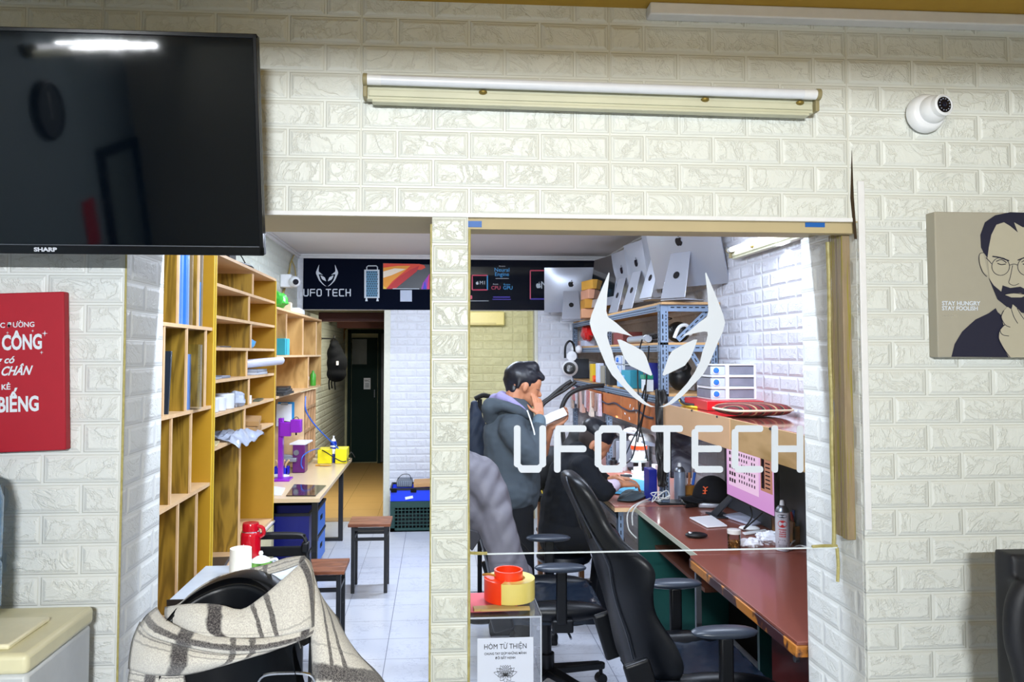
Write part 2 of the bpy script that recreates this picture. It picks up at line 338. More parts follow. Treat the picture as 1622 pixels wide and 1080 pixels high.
s = MB(); s.box(OX1-.001, YW-.006, 1.2, OX1+.019, YW, 2.2); struct('trim_6', s, [mTrimW], bev=.002)
s = MB(); s.prism([(1.196, YW-.001, 2.15), (1.203, YW-.001, 2.29), (1.206, YW-.001, 2.15), (1.2125, YW-.001, 2.03), (1.205, YW-.001, 2.03)], (0, -.0015, 0)); struct('trim_7', s, [M('wall_crack', '#33240f', .9)])
# floor and ceilings
fl = tiles('floor_tiles', '#cdd2de', '#74788a', '#8f93a8'); s = MB(); s.box(-2.3, -2.0, -.05, 2.7, BY+.02, 0); struct('floor', s, [fl])
tf = tiles('floor_corridor', '#c9a468', '#93784a', '#b08e58', size=.4, x0=-1.0, y0=8.1, rough=.35); s = MB(); s.box(LX-.1, BY+.02, -.05, -.4, 12.3, .0); struct('floor_corridor', s, [tf])
s = MB(); s.box(-.4, BY+.02, -.05, RX+.1, 12.3, .0); struct('floor_far_room', s, [tf])
s = MB(); s.box(LX-.1, YB, CEIL, RX+.1, BY+.1, CEIL+.05); struct('ceiling', s, [mCeil])
s = MB(); s.box(-2.3, -2.0, 2.69, 2.7, YW, 2.74); struct('ceiling_front', s, [mCeilF])
s = MB(); s.box(.6, YW-.045, 2.655, 2.7, YW, 2.69); struct('trim_8', s, [mTrimW], bev=.004)
# crown moulding of the workshop
s = MB()
for q, z0, z1 in ((.035, CEIL-.02, CEIL), (.022, CEIL-.045, CEIL-.02)):
    s.box(LX, YB, z0, LX+q, BY, z1); s.box(RX-q, YB, z0, RX, BY, z1); s.box(LX, BY-q, z0, RX, BY, z1)
struct('trim_9', s, [mTrimW], bev=.004)
# workshop walls
s = MB(); s.box(LX-.1, YB, 0, LX, 12.2, CEIL); struct('wall_left', s, [brick('brick_left', '#d6dace', z0=2.1, u0=.3, st=.8, dcol='#77795a')])
s = MB(); s.box(RX, YB, 0, RX+.1, BY+.1, CEIL); struct('wall_right', s, [brick('brick_right', '#dddfe8', z0=2.06, u0=3.42, st=.75)])
DX = onY(608, 700, BY).x; PX0 = .18; PX1 = onY(852, 560, BY).x
s = MB(); s.box(DX, BY, 0, PX0, BY+.14, 2.16); s.box(PX1, BY, 0, RX, BY+.12, 2.16); s.box(LX, BY, 2.15, RX, BY+.12, CEIL)
struct('wall_back', s, [bb])
s = MB(); s.box(DX-.004, BY-.006, 0, DX+.06, BY+.15, 2.15); s.box(PX1-.035, BY-.006, 0, PX1, BY+.13, 2.15); struct('trim_10', s, [M('door_casing', '#dcdccb', .5, var=.1)], bev=.004)
s = MB(); s.box(LX, BY-.004, -.02, DX, BY+.16, .006); struct('trim_11', s, [M('threshold', '#a58a66', .5)])
# corridor beyond, its ceiling beam, end wall and door
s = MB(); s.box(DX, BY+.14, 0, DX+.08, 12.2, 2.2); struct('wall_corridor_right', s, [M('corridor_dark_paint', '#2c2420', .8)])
s = MB(); s.box(LX, 12.13, 0, -.3, 12.25, 2.4); struct('wall_corridor_end', s, [M('old_cream_paint', '#b9b68f', .8, var=.25, vs=5)])
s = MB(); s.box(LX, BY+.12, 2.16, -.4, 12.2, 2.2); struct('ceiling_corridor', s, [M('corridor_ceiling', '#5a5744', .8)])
s = MB(); s.box(-1.3, 8.6, 2.06, DX, 8.75, 2.155); s.box(-1.3, 10.2, 2.04, DX, 10.4, 2.16); struct('trim_12', s, [M('brown_beam', '#4a2019', .6)])
mGreen = M('dark_green_paint', '#04201c', .6, spec=.15)
d0 = onY(553, 600, 12.1).x; d1 = onY(620, 600, 12.1).x
dr = obj('door_1', MB().box(d0+.04, 12.07, .02, d0+.44, 12.11, onY(560, 535, 12.1).z), mGreen, kind='structure', bev=.004)
s = MB(); zt = onY(560, 522, 12.1).z; s.box(d0-.02, 12.05, 0, d0+.03, 12.13, zt); s.box(d0-.02, 12.05, zt-.06, d1, 12.13, zt); s.box(d0+.45, 12.04, 0, d0+.5, 12.13, zt); obj('door_frame', s, mGreen, dr, bev=.004)
a = onY(558, 537, 12.07); b = onY(581, 577, 12.07); obj('door_panel', MB().box(a.x, 12.062, b.z, b.x, 12.075, a.z), M('door_green_glass', '#1c241b', .2), dr)
obj('door_handle', MB().cyl((d0+.40, 12.03, 1.02), (d0+.40, 12.03, 1.14), .008), mSteel, dr)
obj('door_2', MB().box(d0+.5, 12.0, .02, d1, 12.05, zt-.06), M('door_dark', '#0a0b0d', .4), kind='structure', bev=.004)
# far room seen past the wall's end
s = MB(); s.box(PX0-.1, 11.3, 0, RX+.1, 11.4, 2.6); s.box(-.4, BY+.14, 0, -.32, 11.4, 2.6); s.box(PX1+.3, BY+.12, 0, PX1+.38, 11.4, 2.6); s.box(-.4, 11.3, 0, PX0, 11.4, 2.6); struct('wall_far_room', s, [bfar])
s = MB(); s.box(-.4, BY+.12, 2.6, RX, 11.4, 2.65); struct('ceiling_far_room', s, [M('far_ceiling', '#cfccb5', .8)])
# low wall under the glazed opening and the glass itself
s = MB(); s.box(.089, YW+.02, 0, OX1, YB-.02, .6); struct('wall_low', s, [bj])
gw = obj('window_1', MB().box(.0905, 2.228, 1.123, 1.196, 2.233, 2.079), mGlass, kind='structure')
obj('glass_edge', MB().box(.0905, 2.227, 1.1205, 1.196, 2.234, 1.1235), M('ground_glass_edge', '#dfe8ea', .5), gw)
# front room around the viewer
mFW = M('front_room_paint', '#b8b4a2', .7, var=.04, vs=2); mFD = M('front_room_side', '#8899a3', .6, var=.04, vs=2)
s = MB(); s.box(-2.4, -2.1, 0, 2.8, -2.0, 2.74); struct('wall_rear', s, [mFW])
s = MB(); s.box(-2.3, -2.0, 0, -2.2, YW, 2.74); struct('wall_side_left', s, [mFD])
s = MB(); s.box(2.7, -2.0, 0, 2.8, YW, 2.74); struct('wall_side_right', s, [mFW])
# picture logo and lettering of the glass
OUT = [(964.4,431),(956.7,449),(946.7,473),(936.7,499),(934,511),(937.3,524.4),(944.4,540),(950,554),(959.5,576.7),(969.6,594),(986,611.3),(1002,627.6),(1018.6,639.8),(1030.8,644.3),(1038,644.3),(1030.8,641.9),(1022.6,636.8),(1010.4,624.6),(994,607),(981.9,589),(973.7,572.6),(969.6,556),(964.5,542),(961.6,531),(962.2,525.6),(966.7,524.9),(975.6,526.2),(988.9,529.3),(1002.2,532.9),(991,524.4),(975.6,511),(963.3,502),(960.4,493),(961.8,466.7),(965.5,433)]
EYEP = [(977.8,537.8),(983.3,537.8),(1004.4,547.8),(1017.8,555.6),(1023.3,564.4),(1027.8,577.8),(1033.3,593.3),(1031,595),(1013.3,586.7),(997.8,578.9),(988.9,566.7),(983.3,553.3)]
def mirror(p): return [(2082.6-x, y) for x, y in p][::-1]
H = 5.3
def rr(x0, y0, x1, y1, r=4.5):
    P = []
    for cx, cy, a in ((x1-r, y0+r, -90), (x1-r, y1-r, 0), (x0+r, y1-r, 90), (x0+r, y0+r, 180)):
        for k in range(4): t = math.radians(a+30*k); P.append((cx+r*math.cos(t), cy+r*math.sin(t)))
    return P
T0, T1 = 673.5, 748.5
def ring(x0, x1, ch=7.5):
    o = [(x0,T0+ch+2),(x0+2,T0+ch),(x0+5,T0+ch-1),(x0+ch,T0+2),(x0+ch+2,T0),(x1-ch-2,T0),(x1-ch,T0+2),(x1-5,T0+ch-1),(x1-2,T0+ch),(x1,T0+ch+2)]
    return o
W_ = 10.6
def letter(ch, x0, x1):
    L = []
    def bot(a, b): # stepped lower corners
        return [(a,T1-12),(a+3,T1-9),(a+6,T1-8),(a+8,T1-3),(a+11,T1),(b-11,T1),(b-8,T1-3),(b-6,T1-8),(b-3,T1-9),(b,T1-12)]
    if ch == 'U':
        L.append(rr(x0, T0, x0+W_, T1-9)); L.append(rr(x1-W_, T0, x1, T1-9)); L.append([(x0,T1-14)]+bot(x0, x1)+[(x1,T1-14),(x1-W_,T1-14),(x1-W_-3,T1-W_-1),(x0+W_+3,T1-W_-1),(x0+W_,T1-14)])
    if ch == 'F':
        L += [rr(x0, T0+6, x0+W_, T1), rr(x0+2, T0, x1, T0+W_), rr(x0+2, T0+32, x1, T0+32+W_)]
    if ch == 'O':
        t = [(x, T0+T1-y) for x, y in bot(x0, x1)]
        L.append([(x0,T1-14)]+bot(x0, x1)+[(x1,T1-14),(x1-W_,T1-14),(x1-W_-3,T1-W_-1),(x0+W_+3,T1-W_-1),(x0+W_,T1-14)])
        L.append([(x, T0+T1-y) for x, y in L[-1]]); L += [[(x0,T0+13),(x0+W_,T0+13),(x0+W_,T1-13),(x0,T1-13)], [(x1-W_,T0+13),(x1,T0+13),(x1,T1-13),(x1-W_,T1-13)]]
    if ch == 'T': c = (x0+x1)/2; L += [rr(x0, T0, x1, T0+W_), rr(c-W_/2, T0+2, c+W_/2, T1)]
    if ch in 'EC':
        L += [rr(x0+5, T0, x1, T0+W_), rr(x0+5, T1-W_, x1, T1), rr(x0, T0+6, x0+W_, T1-6)]
        if ch == 'E': L.append(rr(x0+2, T0+32, x1-2, T0+32+W_))
    if ch == 'H': L += [rr(x0, T0, x0+W_, T1), rr(x1-W_, T0, x1, T1), rr(x0+2, T0+32, x1-2, T0+32+W_)]
    return L
LET = [('U',814,865),('F',877.5,929),('O',942,992),('T',1031,1082),('E',1095.5,1145.5),('C',1159,1209),('H',1222,1272.7)]
def flat(mb, poly, mp, d):
    mb.prism([mp(x, y) for x, y in poly], d)
yv = 2.2265; mp = lambda x, y: onY(x, y, yv); d = (0, .0012, 0)
for nm, pl in (('horned_mask_logo', (OUT, mirror(OUT))), ('horned_mask_eye', (EYEP, mirror(EYEP)))):
    for P in pl: s = MB(); flat(s, P, mp, d); obj(nm, s, mVinyl, gw)
for ch, a, b in LET:
    s = MB()
    for k, P in enumerate(letter(ch, a, b)): flat(s, P, (lambda x, y: onY(x, y, yv-.00035*k)), d)
    obj('vinyl_letter', s, mVinyl, gw)
# ================================================================ on and in front of the near wall
# rear lamp and side lamp of the front room, clock and framed door seen mirrored in the screen
s = MB(); s.box(-1.9, -2.0, 2.357, 1.6, -1.3, 2.40); struct('ceiling_light_blocker', s, [mFW])  # added unseen board, blocks the rear lamp from the top of the wall
def tube_lamp(lab, a, b, wall, grp=None, on=None, d=(0,0,0)):
    """batten with end holders and a tube; a, b = ends of the tube; wall = vector from tube to wall side"""
    a = V(a); b = V(b); w_ = V(wall); ax = (b-a).normalized(); up = ax.cross(w_).normalized()
    if up.z < 0: up = -up
    t = thing('tube_light', lab, 'lamp', tuple((a+b)/2+w_*.045), 0, grp)
    s = MB(); s.cyl(a, b, .0135, n=16); obj('tube', s, on or M('opal_tube', '#dfe3ea', .3), t)
    obj('tube_cap', MB().cyl(a-ax*.002, a+ax*.035, .0142, n=16), mWhite, t); obj('tube_cap', MB().cyl(b+ax*.002, b-ax*.035, .0142, n=16), mWhite, t)
    R = Matrix((ax, w_.normalized(), up)).transposed(); dn = -up*.0
    L = (b-a).length
    s = MB(); s.ob((a+b)/2+w_*.034-up*.022, (L+.01, .022, .05), R); s.ob((a+b)/2+w_*.022-up*.03, (L, .01, .018), R); s.ob((a+b)/2+w_*.03-up*.052, (L-.02, .03, .008), R)
    obj('batten', s, M('aged_batten', '#c3c2a8', .4, var=.14, vs=7), t, bev=.002)
    for e in (a-ax*.008, b+ax*.008):
        s = MB(); s.cyl(e-ax*.006, e+ax*.006, .017, n=14); s.ob(e+w_*.024-up*.024, (.011, .042, .044), R); obj('lamp_holder', s, M('old_holder', '#8f8560', .5, var=.2), t, bev=.002)
    for k in (.25, .75, .97):
        p = a.lerp(b, k)+w_*.014-up*.02; s = MB(); s.sph(p, (.012, .009, .007), 10); obj('screw', s, M('brass_screw', '#8d7a3c', .4, .6), t)
    return t
a = onY(583, 126, 2.05); b = onY(1291, 150, 2.05)
tube_lamp('unlit white tube lamp on a dusty batten above the two openings', a, b, (0, .9, 0))
s = MB(); p = onY(1150, 172, 2.105); q = onY(1284, 178, 2.105); s.ob((p+q)/2, (.24, .008, .02)); p = onY(1277, 176, 2.10); s.ob(p, (.022, .014, .016))
obj('cable_clip', s, M('old_trunking', '#b8ab84', .6), lab='short yellowed cable duct under the end of the tube lamp', cat='cable duct')
glow = emis('lit_tube', '#f4f8ff', 9.0)
tube_lamp('lit tube lamp high on the side wall facing the television', (-2.15, -.62, 2.34), (-2.15, -1.85, 2.34), (-.9, 0, 0), on=glow)
tube_lamp('lit tube lamp on the workshop side wall above the glossy shelf', (RX-.065, 4.42, 2.315), (RX-.065, 3.22, 2.315), (.9, 0, 0), on=glow)
tube_lamp('lit tube lamp on the rear wall under the added light-blocking board', (-.3, -1.95, 2.33), (.24, -1.95, 2.33), (0, -.9, 0), on=glow)
t = thing('wall_clock', 'round black wall clock on the side wall', 'clock', (-2.19, -.75, 2.0))
obj('clock_case', MB().lathe([(.0, 0), (.16, 0), (.165, .02), (.15, .035), (.15, .022), (0, .022)], (-2.195, -.75, 2.0), 40, (1, 0, 0)), mBlack, t)
obj('clock_face', MB().cyl((-2.175, -.75, 2.0), (-2.1725, -.75, 2.0), .148, n=40), M('clock_face_grey', '#3a4248', .5), t)
obj('clock_hand', MB().ob((-2.168, -.75, 2.05), (.003, .008, .11)).ob((-2.168, -.75, 1.98), (.003, .006, .05)), mWhite, t)
t = thing('wall_panel_frame', 'dark framed grey panel on the side wall near the rear corner', 'panel', (-2.19, -1.62, .4)); s = MB()
for q in ((-1.95, .4, -1.89, 1.7), (-1.36, .4, -1.30, 1.7), (-1.89, 1.64, -1.36, 1.7), (-1.89, .4, -1.36, .46)): s.box(-2.199, q[0], q[1], -2.16, q[2], q[3])
obj('dark_frame', s, mMatteBlack, t); obj('grey_panel', MB().box(-2.199, -1.89, .46, -2.185, -1.36, 1.64), M('panel_grey', '#7c8a8c', .5), t)
obj('red_poster', MB().box(-2.199, -1.17, 1.12, -2.193, -1.0, 1.42), M('poster_red', '#c02028', .6), lab='small red poster on the side wall under the clock', cat='poster')
# television
TV = thing('television', 'wall-mounted black flat television tilted over the shelf opening', 'television', onY(418, 405, 1.96), 0)
p = onY(418, 405, 1.955); tl = math.radians(11.7); up = V((0, -math.sin(tl), math.cos(tl))); nn = V((0, -math.cos(tl), -math.sin(tl))); hh = .535; ww = .93
def tvp(u, v, w=0): return p+V((-u, 0, 0))+up*v+nn*w
Rt = Matrix(((1,0,0), tuple(-nn), tuple(up))).transposed()
def tvb(u0, u1, v0, v1, w0, w1): return (tvp((u0+u1)/2, (v0+v1)/2, (w0+w1)/2), (u1-u0, w1-w0, v1-v0), Rt)
scr = N('tv_screen'); scr.p.inputs['Base Color'].default_value = lin('#02060d'); scr.p.inputs['Roughness'].default_value = .07; scr.p.inputs['Specular IOR Level'].default_value = .6
scr.set(scr.p, 'Roughness', scr.ma('MULTIPLY_ADD', scr.noise(scr.obj(), 25, 5, .7), .05, .02))
s = MB(); s.ob(*tvb(0, ww, 0, hh, -.03, -.004)); s.ob(*tvb(.15, ww-.15, .08, hh-.12, -.06, -.03)); obj('back_shell', s, mBlack, TV, bev=.004)
s = MB(); bz = .010
for q in ((0, ww, 0, .022), (0, ww, hh-bz, hh), (0, bz, 0, hh), (ww-bz, ww, 0, hh)): s.ob(*tvb(*q, -.004, .004))
obj('bezel', s, M('gloss_bezel', '#07090e', .2), TV, bev=.0015)
obj('screen', MB().ob(*tvb(bz, ww-bz, .022, hh-bz, -.003, .0005)), scr.m, TV)
obj('trim_strip', MB().ob(*tvb(bz, ww-bz, .0215, .0235, .0, .005)), M('tv_strip', '#6c7078', .3, .6), TV)
text('brand_lettering', 'SHARP', .0135, M('logo_silver', '#c8ccd6', .3), tvp(.5285, .0105, .0046), (1, 0, 0), up, TV, bold=.0006, stretch=1.35)
s = MB(); s.box(p.x-.65, 2.03, 2.1, p.x-.3, 2.113, 2.38); s.ob(tvp(.47, .28, -.08), (.2, .12, .03), Rt); obj('wall_bracket', s, mDarkMetal, TV)
# red canvas with the saying
c0 = onY(98, 717, 2.085); c1 = onY(108, 466, 2.085); mRed = M('crimson_canvas', '#a2001f', .6, var=.05, bump=.15, bs=900)
t = thing('canvas_print', 'crimson canvas with a white Vietnamese saying under the television', 'picture', (c0.x-.2, 2.11, c0.z))
Wc = .42; Hc = c1.z-c0.z
tilt = Matrix.Rotation(math.radians(-2.0), 3, 'Y'); cc = V(((c0.x+c1.x)/2-Wc/2, 2.098, (c0.z+c1.z)/2))
obj('canvas', MB().ob(cc, (Wc, .028, Hc), tilt), mRed, t, bev=.003)
xr = tilt@V((1, 0, 0)); uz = tilt@V((0, 0, 1)); fr = cc+V((0, -.0147, 0))
def ctext(nm, body, pr, py, size, **kw): # right edge at pixel pr
    o = onY(pr, py, 2.083); text(nm, body, size, mVinyl, o, xr, uz, t, align='RIGHT', **kw)
ctext('lettering', 'TRÊN BƯỚC ĐƯỜNG', 55, 514, .0185, bold=.0003); ctext('lettering', 'THÀNH CÔNG', 67, 542, .054, bold=.0018, stretch=.62)
ctext('lettering', 'không có', 22, 570, .026, shear=.3, bold=.0006); ctext('lettering', 'DẤU CHÂN', 48, 587, .033, shear=.45, bold=.0008, stretch=.8)
ctext('lettering', 'CỦA KẺ', 17, 613, .019, bold=.0005); ctext('lettering', 'LƯỜI BIẾNG', 62, 640, .054, bold=.0018, stretch=.66)
for sx, sy, r in ((71, 528, .008), (52, 524, .004), (12, 527, .004), (66, 558, .005)):
    o = onY(sx, sy, 2.083); s = MB()
    s.prism([o+V((r*k*math.cos(a*PI/4), 0, r*k*math.sin(a*PI/4))) for a in range(8) for k in [(1 if a % 2 == 0 else .22)]], (0, -.0006, 0)); obj('printed_star', s, mVinyl, t)
# portrait canvas (plain generic line portrait)
q0 = onY(1480, 335, 2.075); q1 = onY(1480, 566, 2.075)
t = thing('portrait_canvas', 'grey canvas portrait of a bearded person with round glasses, chin on hand', 'picture', (q0.x+.2, 2.11, q1.z))
obj('canvas', MB().box(q0.x, 2.075, q1.z, q0.x+.4, 2.1145, q0.z), M('greige_canvas', '#a29d8d', .6, var=.03, bump=.1, bs=900), t, bev=.003)
INK = M('navy_ink', '#14152e', .6); mp = lambda x, y: onY(x, y, 2.0745); d = (0, -.0006, 0)
def ink(nm, polys, m=INK, dd=0):
    s = MB()
    for P in polys: flat(s, P, (lambda x, y: onY(x, y, 2.0745-dd)), d)
    obj(nm, s, m, t)
SK = M('portrait_skin', '#b0aa96', .6, var=.03)
ink('drawn_jumper', [[(1507,565),(1512,545),(1524,525),(1545,506),(1566,496),(1577,488),(1580,494),(1600,512),(1606,540),(1622,566)], [(1622,500),(1650,492),(1690,510),(1705,566),(1622,566)]])
ink('drawn_face', [[(1562,390),(1570,362),(1590,345),(1615,338),(1640,343),(1660,360),(1668,395),(1668,430),(1660,458),(1645,480),(1622,494),(1600,490),(1580,470),(1567,440)]], SK, .0004)
ink('drawn_hair', [[(1554,392),(1553,372),(1560,352),(1576,341),(1600,336),(1630,337),(1655,348),(1670,372),(1672,400),(1666,392),(1660,370),(1645,356),(1620,360),(1606,352),(1612,368),(1600,358),(1590,352),(1578,356),(1570,372),(1566,392),(1564,408),(1558,400)]], dd=.0008)
ink('drawn_ear', [[(1551,402),(1556,398),(1560,412),(1565,436),(1558,432),(1552,418)]], SK, .0003)
def strokes(nm, L, r=.0009, dd=.0013):
    s = MB()
    for P in L: s.tube([onY(x, y, 2.0745-dd) for x, y in P], r, 5, 3)
    obj(nm, s, INK, t)
strokes('drawn_ear_line', [[(1560,400),(1552,402),(1551,414),(1556,430),(1563,438)]])
cir = lambda cx, cy, r: [(cx+r*math.cos(k*PI/8), cy+r*math.sin(k*PI/8)) for k in range(17)]
strokes('drawn_glasses', [cir(1585,422,14), cir(1626,422,14), [(1599,420),(1606,418),(1612,420)], [(1571,418),(1562,408)]])
strokes('drawn_eye', [[(1578,414),(1586,411),(1594,416)], [(1618,415),(1626,411),(1634,414)], [(1580,417),(1586,419),(1593,418)], [(1620,418),(1626,419),(1633,417)]], .0012)
strokes('drawn_brow', [[(1572,406),(1584,408),(1598,413)], [(1612,412),(1626,407),(1640,406)]], .0018)
strokes('drawn_nose', [[(1604,420),(1600,440),(1598,448),(1606,452),(1614,449)]])
ink('drawn_beard', [[(1566,440),(1574,452),(1586,462),(1588,452),(1600,456),(1616,454),(1628,460),(1640,452),(1652,450),(1660,442),(1658,462),(1645,482),(1622,496),(1600,490),(1580,474)]], dd=.0010)
ink('drawn_lip_area', [[(1592,467),(1602,464),(1616,464),(1626,467),(1618,471),(1602,471)]], SK, .0016)
strokes('drawn_lip', [[(1592,466),(1606,464),(1622,466)]], .0011, .0024)
ink('drawn_hand', [[(1590,492),(1596,486),(1602,490),(1604,482),(1611,488),(1622,500),(1640,512),(1648,540),(1645,566),(1598,566),(1590,552),(1582,536),(1583,524),(1590,516),(1586,502)]], SK, .0016)
strokes('drawn_hand_line', [[(1590,492),(1586,502),(1592,514),(1600,518)], [(1602,490),(1606,502),(1612,512)], [(1611,488),(1618,500),(1626,510)], [(1583,524),(1582,536),(1590,552),(1600,566)], [(1592,514),(1584,522),(1588,530),(1598,532)]], .001, .0024)
text('lettering', 'STAY HUNGRY', .0165, mVinyl, onY(1492, 480.5, 2.0735), (1, 0, 0), (0, 0, 1), t, align='LEFT', bold=.0004, stretch=1.02)
text('lettering', 'STAY FOOLISH', .0165, mVinyl, onY(1492, 488.5, 2.0735), (1, 0, 0), (0, 0, 1), t, align='LEFT', bold=.0004, stretch=.98)
text('lettering', 'STEVE JOBS', .008, M('pale_print', '#bdb8a9', .6), onY(1494, 500, 2.0735), (1, 0, 0), (0, 0, 1), t, align='LEFT')
# dome camera
c = onY(1462, 182, 2.108); t = thing('dome_camera', 'white dome security camera on the brick wall above the portrait', 'camera', tuple(c))
ax = V((.10, -.93, -.12)).normalized()
obj('mount', MB().lathe([(0, 0), (.05, 0), (.056, .006), (.056, .018), (.050, .03), (.044, .034), (0, .034)], c, 36, (0, -1, 0)), mWhite, t)
e = c+V((.006, -.038, .004)); obj('eyeball', MB().sph(e, .040, 28), mWhite, t)
dv = V((.16, -.95, .05)).normalized(); f0 = e+dv*.030
obj('lens_ring', MB().lathe([(0, -.008), (.032, -.008), (.031, .008), (.026, .011), (.024, .008), (0, .008)], f0, 32, dv), mWhite, t)
obj('lens_window', MB().lathe([(0, .0), (.0235, 0), (.0225, .0095), (0, .0105)], f0, 32, dv), M('lens_black', '#080b18', .08), t)
q = dv.orthogonal().normalized(); b2 = dv.cross(q); s = MB()
for k in range(12): s.sph(f0+dv*.0105+(q*math.cos(k*PI/6)+b2*math.sin(k*PI/6))*.017, .0018, 8)
obj('infrared_led', s, M('led_grey', '#9aa0ad', .2), t)
obj('lens', MB().sph(f0+dv*.008, .0075, 14), M('lens_glass', '#0b1024', .03), t)
# charity box with its notice
x0, x1, y0, y1, z0, z1 = .0925, onY(857, 1000, 2.17).x, 2.16, 2.40, .60, onY(800, 978, 2.16).z
mAcr = glassm('acrylic', (.985, .99, .995), 1.45, .7)
t = thing('donation_box', 'clear acrylic donation box with a white notice beside the brick pillar', 'box', ((x0+x1)/2, (y0+y1)/2, z0))
s = MB(); k = .003
s.box(x0, y0, z0, x1, y0+k, z1); s.box(x0, y1-k, z0, x1, y1, z1); s.box(x0, y0+k, z0, x0+k, y1-k, z1); s.box(x1-k, y0+k, z0, x1, y1-k, z1); s.box(x0, y0, z0, x1, y1, z0+k); s.box(x0-.002, y0-.002, z1, x1+.002, y1+.002, z1+k)
obj('acrylic_wall', s, mAcr, t)
s = MB()
for ex in ((x0, y0), (x1-k, y0), (x1-k, y1-k)): s.box(ex[0]-.0005, ex[1]-.0005, z0, ex[0]+k+.0005, ex[1]+k+.0005, z1)
s.box(x0, y0-.0012, z1-.002, x1, y0, z1+k); s.box(x1, y0, z1-.001, x1+.001, y1, z1+k+.001)
obj('edge', s, M('acrylic_edge', '#b9c0cc', .2), t)
obj('hinge', MB().box(x0-.002, y0-.003, z1-.05, x0+.003, y0, z1-.03), mBlack, t)
n0 = onY(756, 1011, 2.158); n1 = onY(845, 1090, 2.158)
nt = obj('notice', MB().box(n0.x, 2.1575, .70, n1.x, 2.1592, n0.z), M('notice_paper', '#cfd6e6', .7, var=.01), t)
tx = (n0.x+n1.x)/2; mInk = M('black_ink', '#15171c', .6)
def ntx(body, py, size, **kw): text('lettering', body, size, mInk, V((tx, 2.157, onY(800, py, 2.157).z)), (1, 0, 0), (0, 0, 1), nt, **kw)
ntx('HÒM TỪ THIỆN', 1024, .0195, bold=0, stretch=.86); ntx('CHUNG TAY GIÚP NHỮNG MẢNH', 1035, .0088, bold=.0001, stretch=.86); ntx('ĐỜI BẤT HẠNH', 1042, .0088, bold=.0001, stretch=.9)
lc = V((tx, 2.157, onY(800, 1066, 2.157).z)); s = MB()
def petal(cx, cz, a, L, w):
    d_ = V((math.sin(a), 0, math.cos(a))); n_ = V((math.cos(a), 0, -math.sin(a))); o = lc+V((cx, 0, cz)); P = []
    for sg in (1, -1):
        s.tube([o, o+d_*L*.3+n_*w*sg*.8, o+d_*L*.65+n_*w*sg, o+d_*L], .00055, 4, 3)
for a_, L_ in ((-1.25, .034), (-.85, .033), (-.45, .032), (0, .03), (.45, .032), (.85, .033), (1.25, .034), (-.22, .03), (.22, .03), (-.65, .028), (.65, .028), (-1.05, .027), (1.05, .027)): petal(0, -.008, a_, L_, .0055)
for a_ in (-1.75, 1.75, -2.4, 2.4, PI): petal(0, -.004, a_, .022, .006)
for k in range(7): zz = -.024-.0022*k; xx = .034-.004*abs(k-2); s.tube([lc+V((-xx, 0, zz)), lc+V((-xx*.3, 0, zz-.0015)), lc+V((xx*.4, 0, zz+.001)), lc+V((xx, 0, zz))], .0004, 4, 2)
obj('lotus_drawing', s, mInk, nt)
zt = z1+.0035
obj('red_envelope', MB().ob((x0+.07, 2.285, zt+.001), (.15, .17, .0016), (0, 0, .04)), M('pink_red_paper', '#cf5560', .6), lab='flat red paper lying on top of the donation box', cat='paper')
s = MB(); s.ob((.20, 2.20, zt+.0075), (.14, .02, .006)); s.ob((.17, 2.215, zt+.0065), (.12, .03, .006), (0, 0, .1)); obj('bamboo_stick', s, M('pale_bamboo', '#b99b5e', .6), lab='pale wooden sticks under the tape rolls on the donation box', cat='stick')
# tape rolls
tc = V((.222, 2.29, zt+.011))
t = thing('packing_tape', 'big roll of clear yellowish packing tape half wrapped in orange tape', 'tape', tuple(tc))
def annulus(mb, c, ri, ro, z0, z1, a0=0, a1=2*PI, n=48):
    full = abs(a1-a0) > 6.28; P = []
    rows = []
    for k in range(n+1 if not full else n):
        a = a0+(a1-a0)*k/n; cs, sn = math.cos(a), math.sin(a)
        rows.append([c+V((ri*cs, ri*sn, z0)), c+V((ro*cs, ro*sn, z0)), c+V((ro*cs, ro*sn, z1)), c+V((ri*cs, ri*sn, z1))])
    mb.grid(rows+([rows[0]] if full else []), wrap=True)
    if not full: n0 = len(mb.v)-4*len(rows); mb.f += [(n0, n0+1, n0+2, n0+3), (n0+4*len(rows)-4, n0+4*len(rows)-1, n0+4*len(rows)-2, n0+4*len(rows)-3)]
    return mb
obj('tape_roll', annulus(MB(), tc, .045, .074, 0, .058), M('clear_yellow_tape', '#e0cf72', .3, coat=.4), t, ang=30)
obj('orange_wrap', annulus(MB(), tc, .044, .0765, -.001, .0595, math.radians(148), math.radians(245)), M('orange_tape', '#f03c10', .35, coat=.3), t, ang=30)
t = thing('orange_tape', 'thin roll of bright orange tape set in the packing tape roll', 'tape', tuple(tc+V((0, .02, .02))))
obj('tape_ring', annulus(MB(), tc+V((-.004, .0, 0)), .037, .0425, .02, .082), M('orange_tape', '#f03c10'), t, ang=30)
obj('loose_end', MB().tube([tc+V((-.04, -.01, .066)), tc+V((-.06, -.005, .07)), tc+V((-.078, .02, .062))], .004, 6), M('amber_core', '#a8782c', .4), t)
# blue masking tape stubs on the head of the glazing
for px0, px1, lab in ((741, 763, 'blue masking tape stub on the beam beside the pillar'), (1275, 1306, 'blue masking tape stub on the beam near the timber strip')):
    a = onY(px0, 349, YW+.012); b = onY(px1, 360, YW+.012)
    obj('masking_tape', MB().box(a.x, YW+.0095, b.z, b.x, YW+.0118, a.z-.002), M('blue_tape', '#0b5aa8', .5), lab=lab, cat='tape', grp='blue tape stubs')
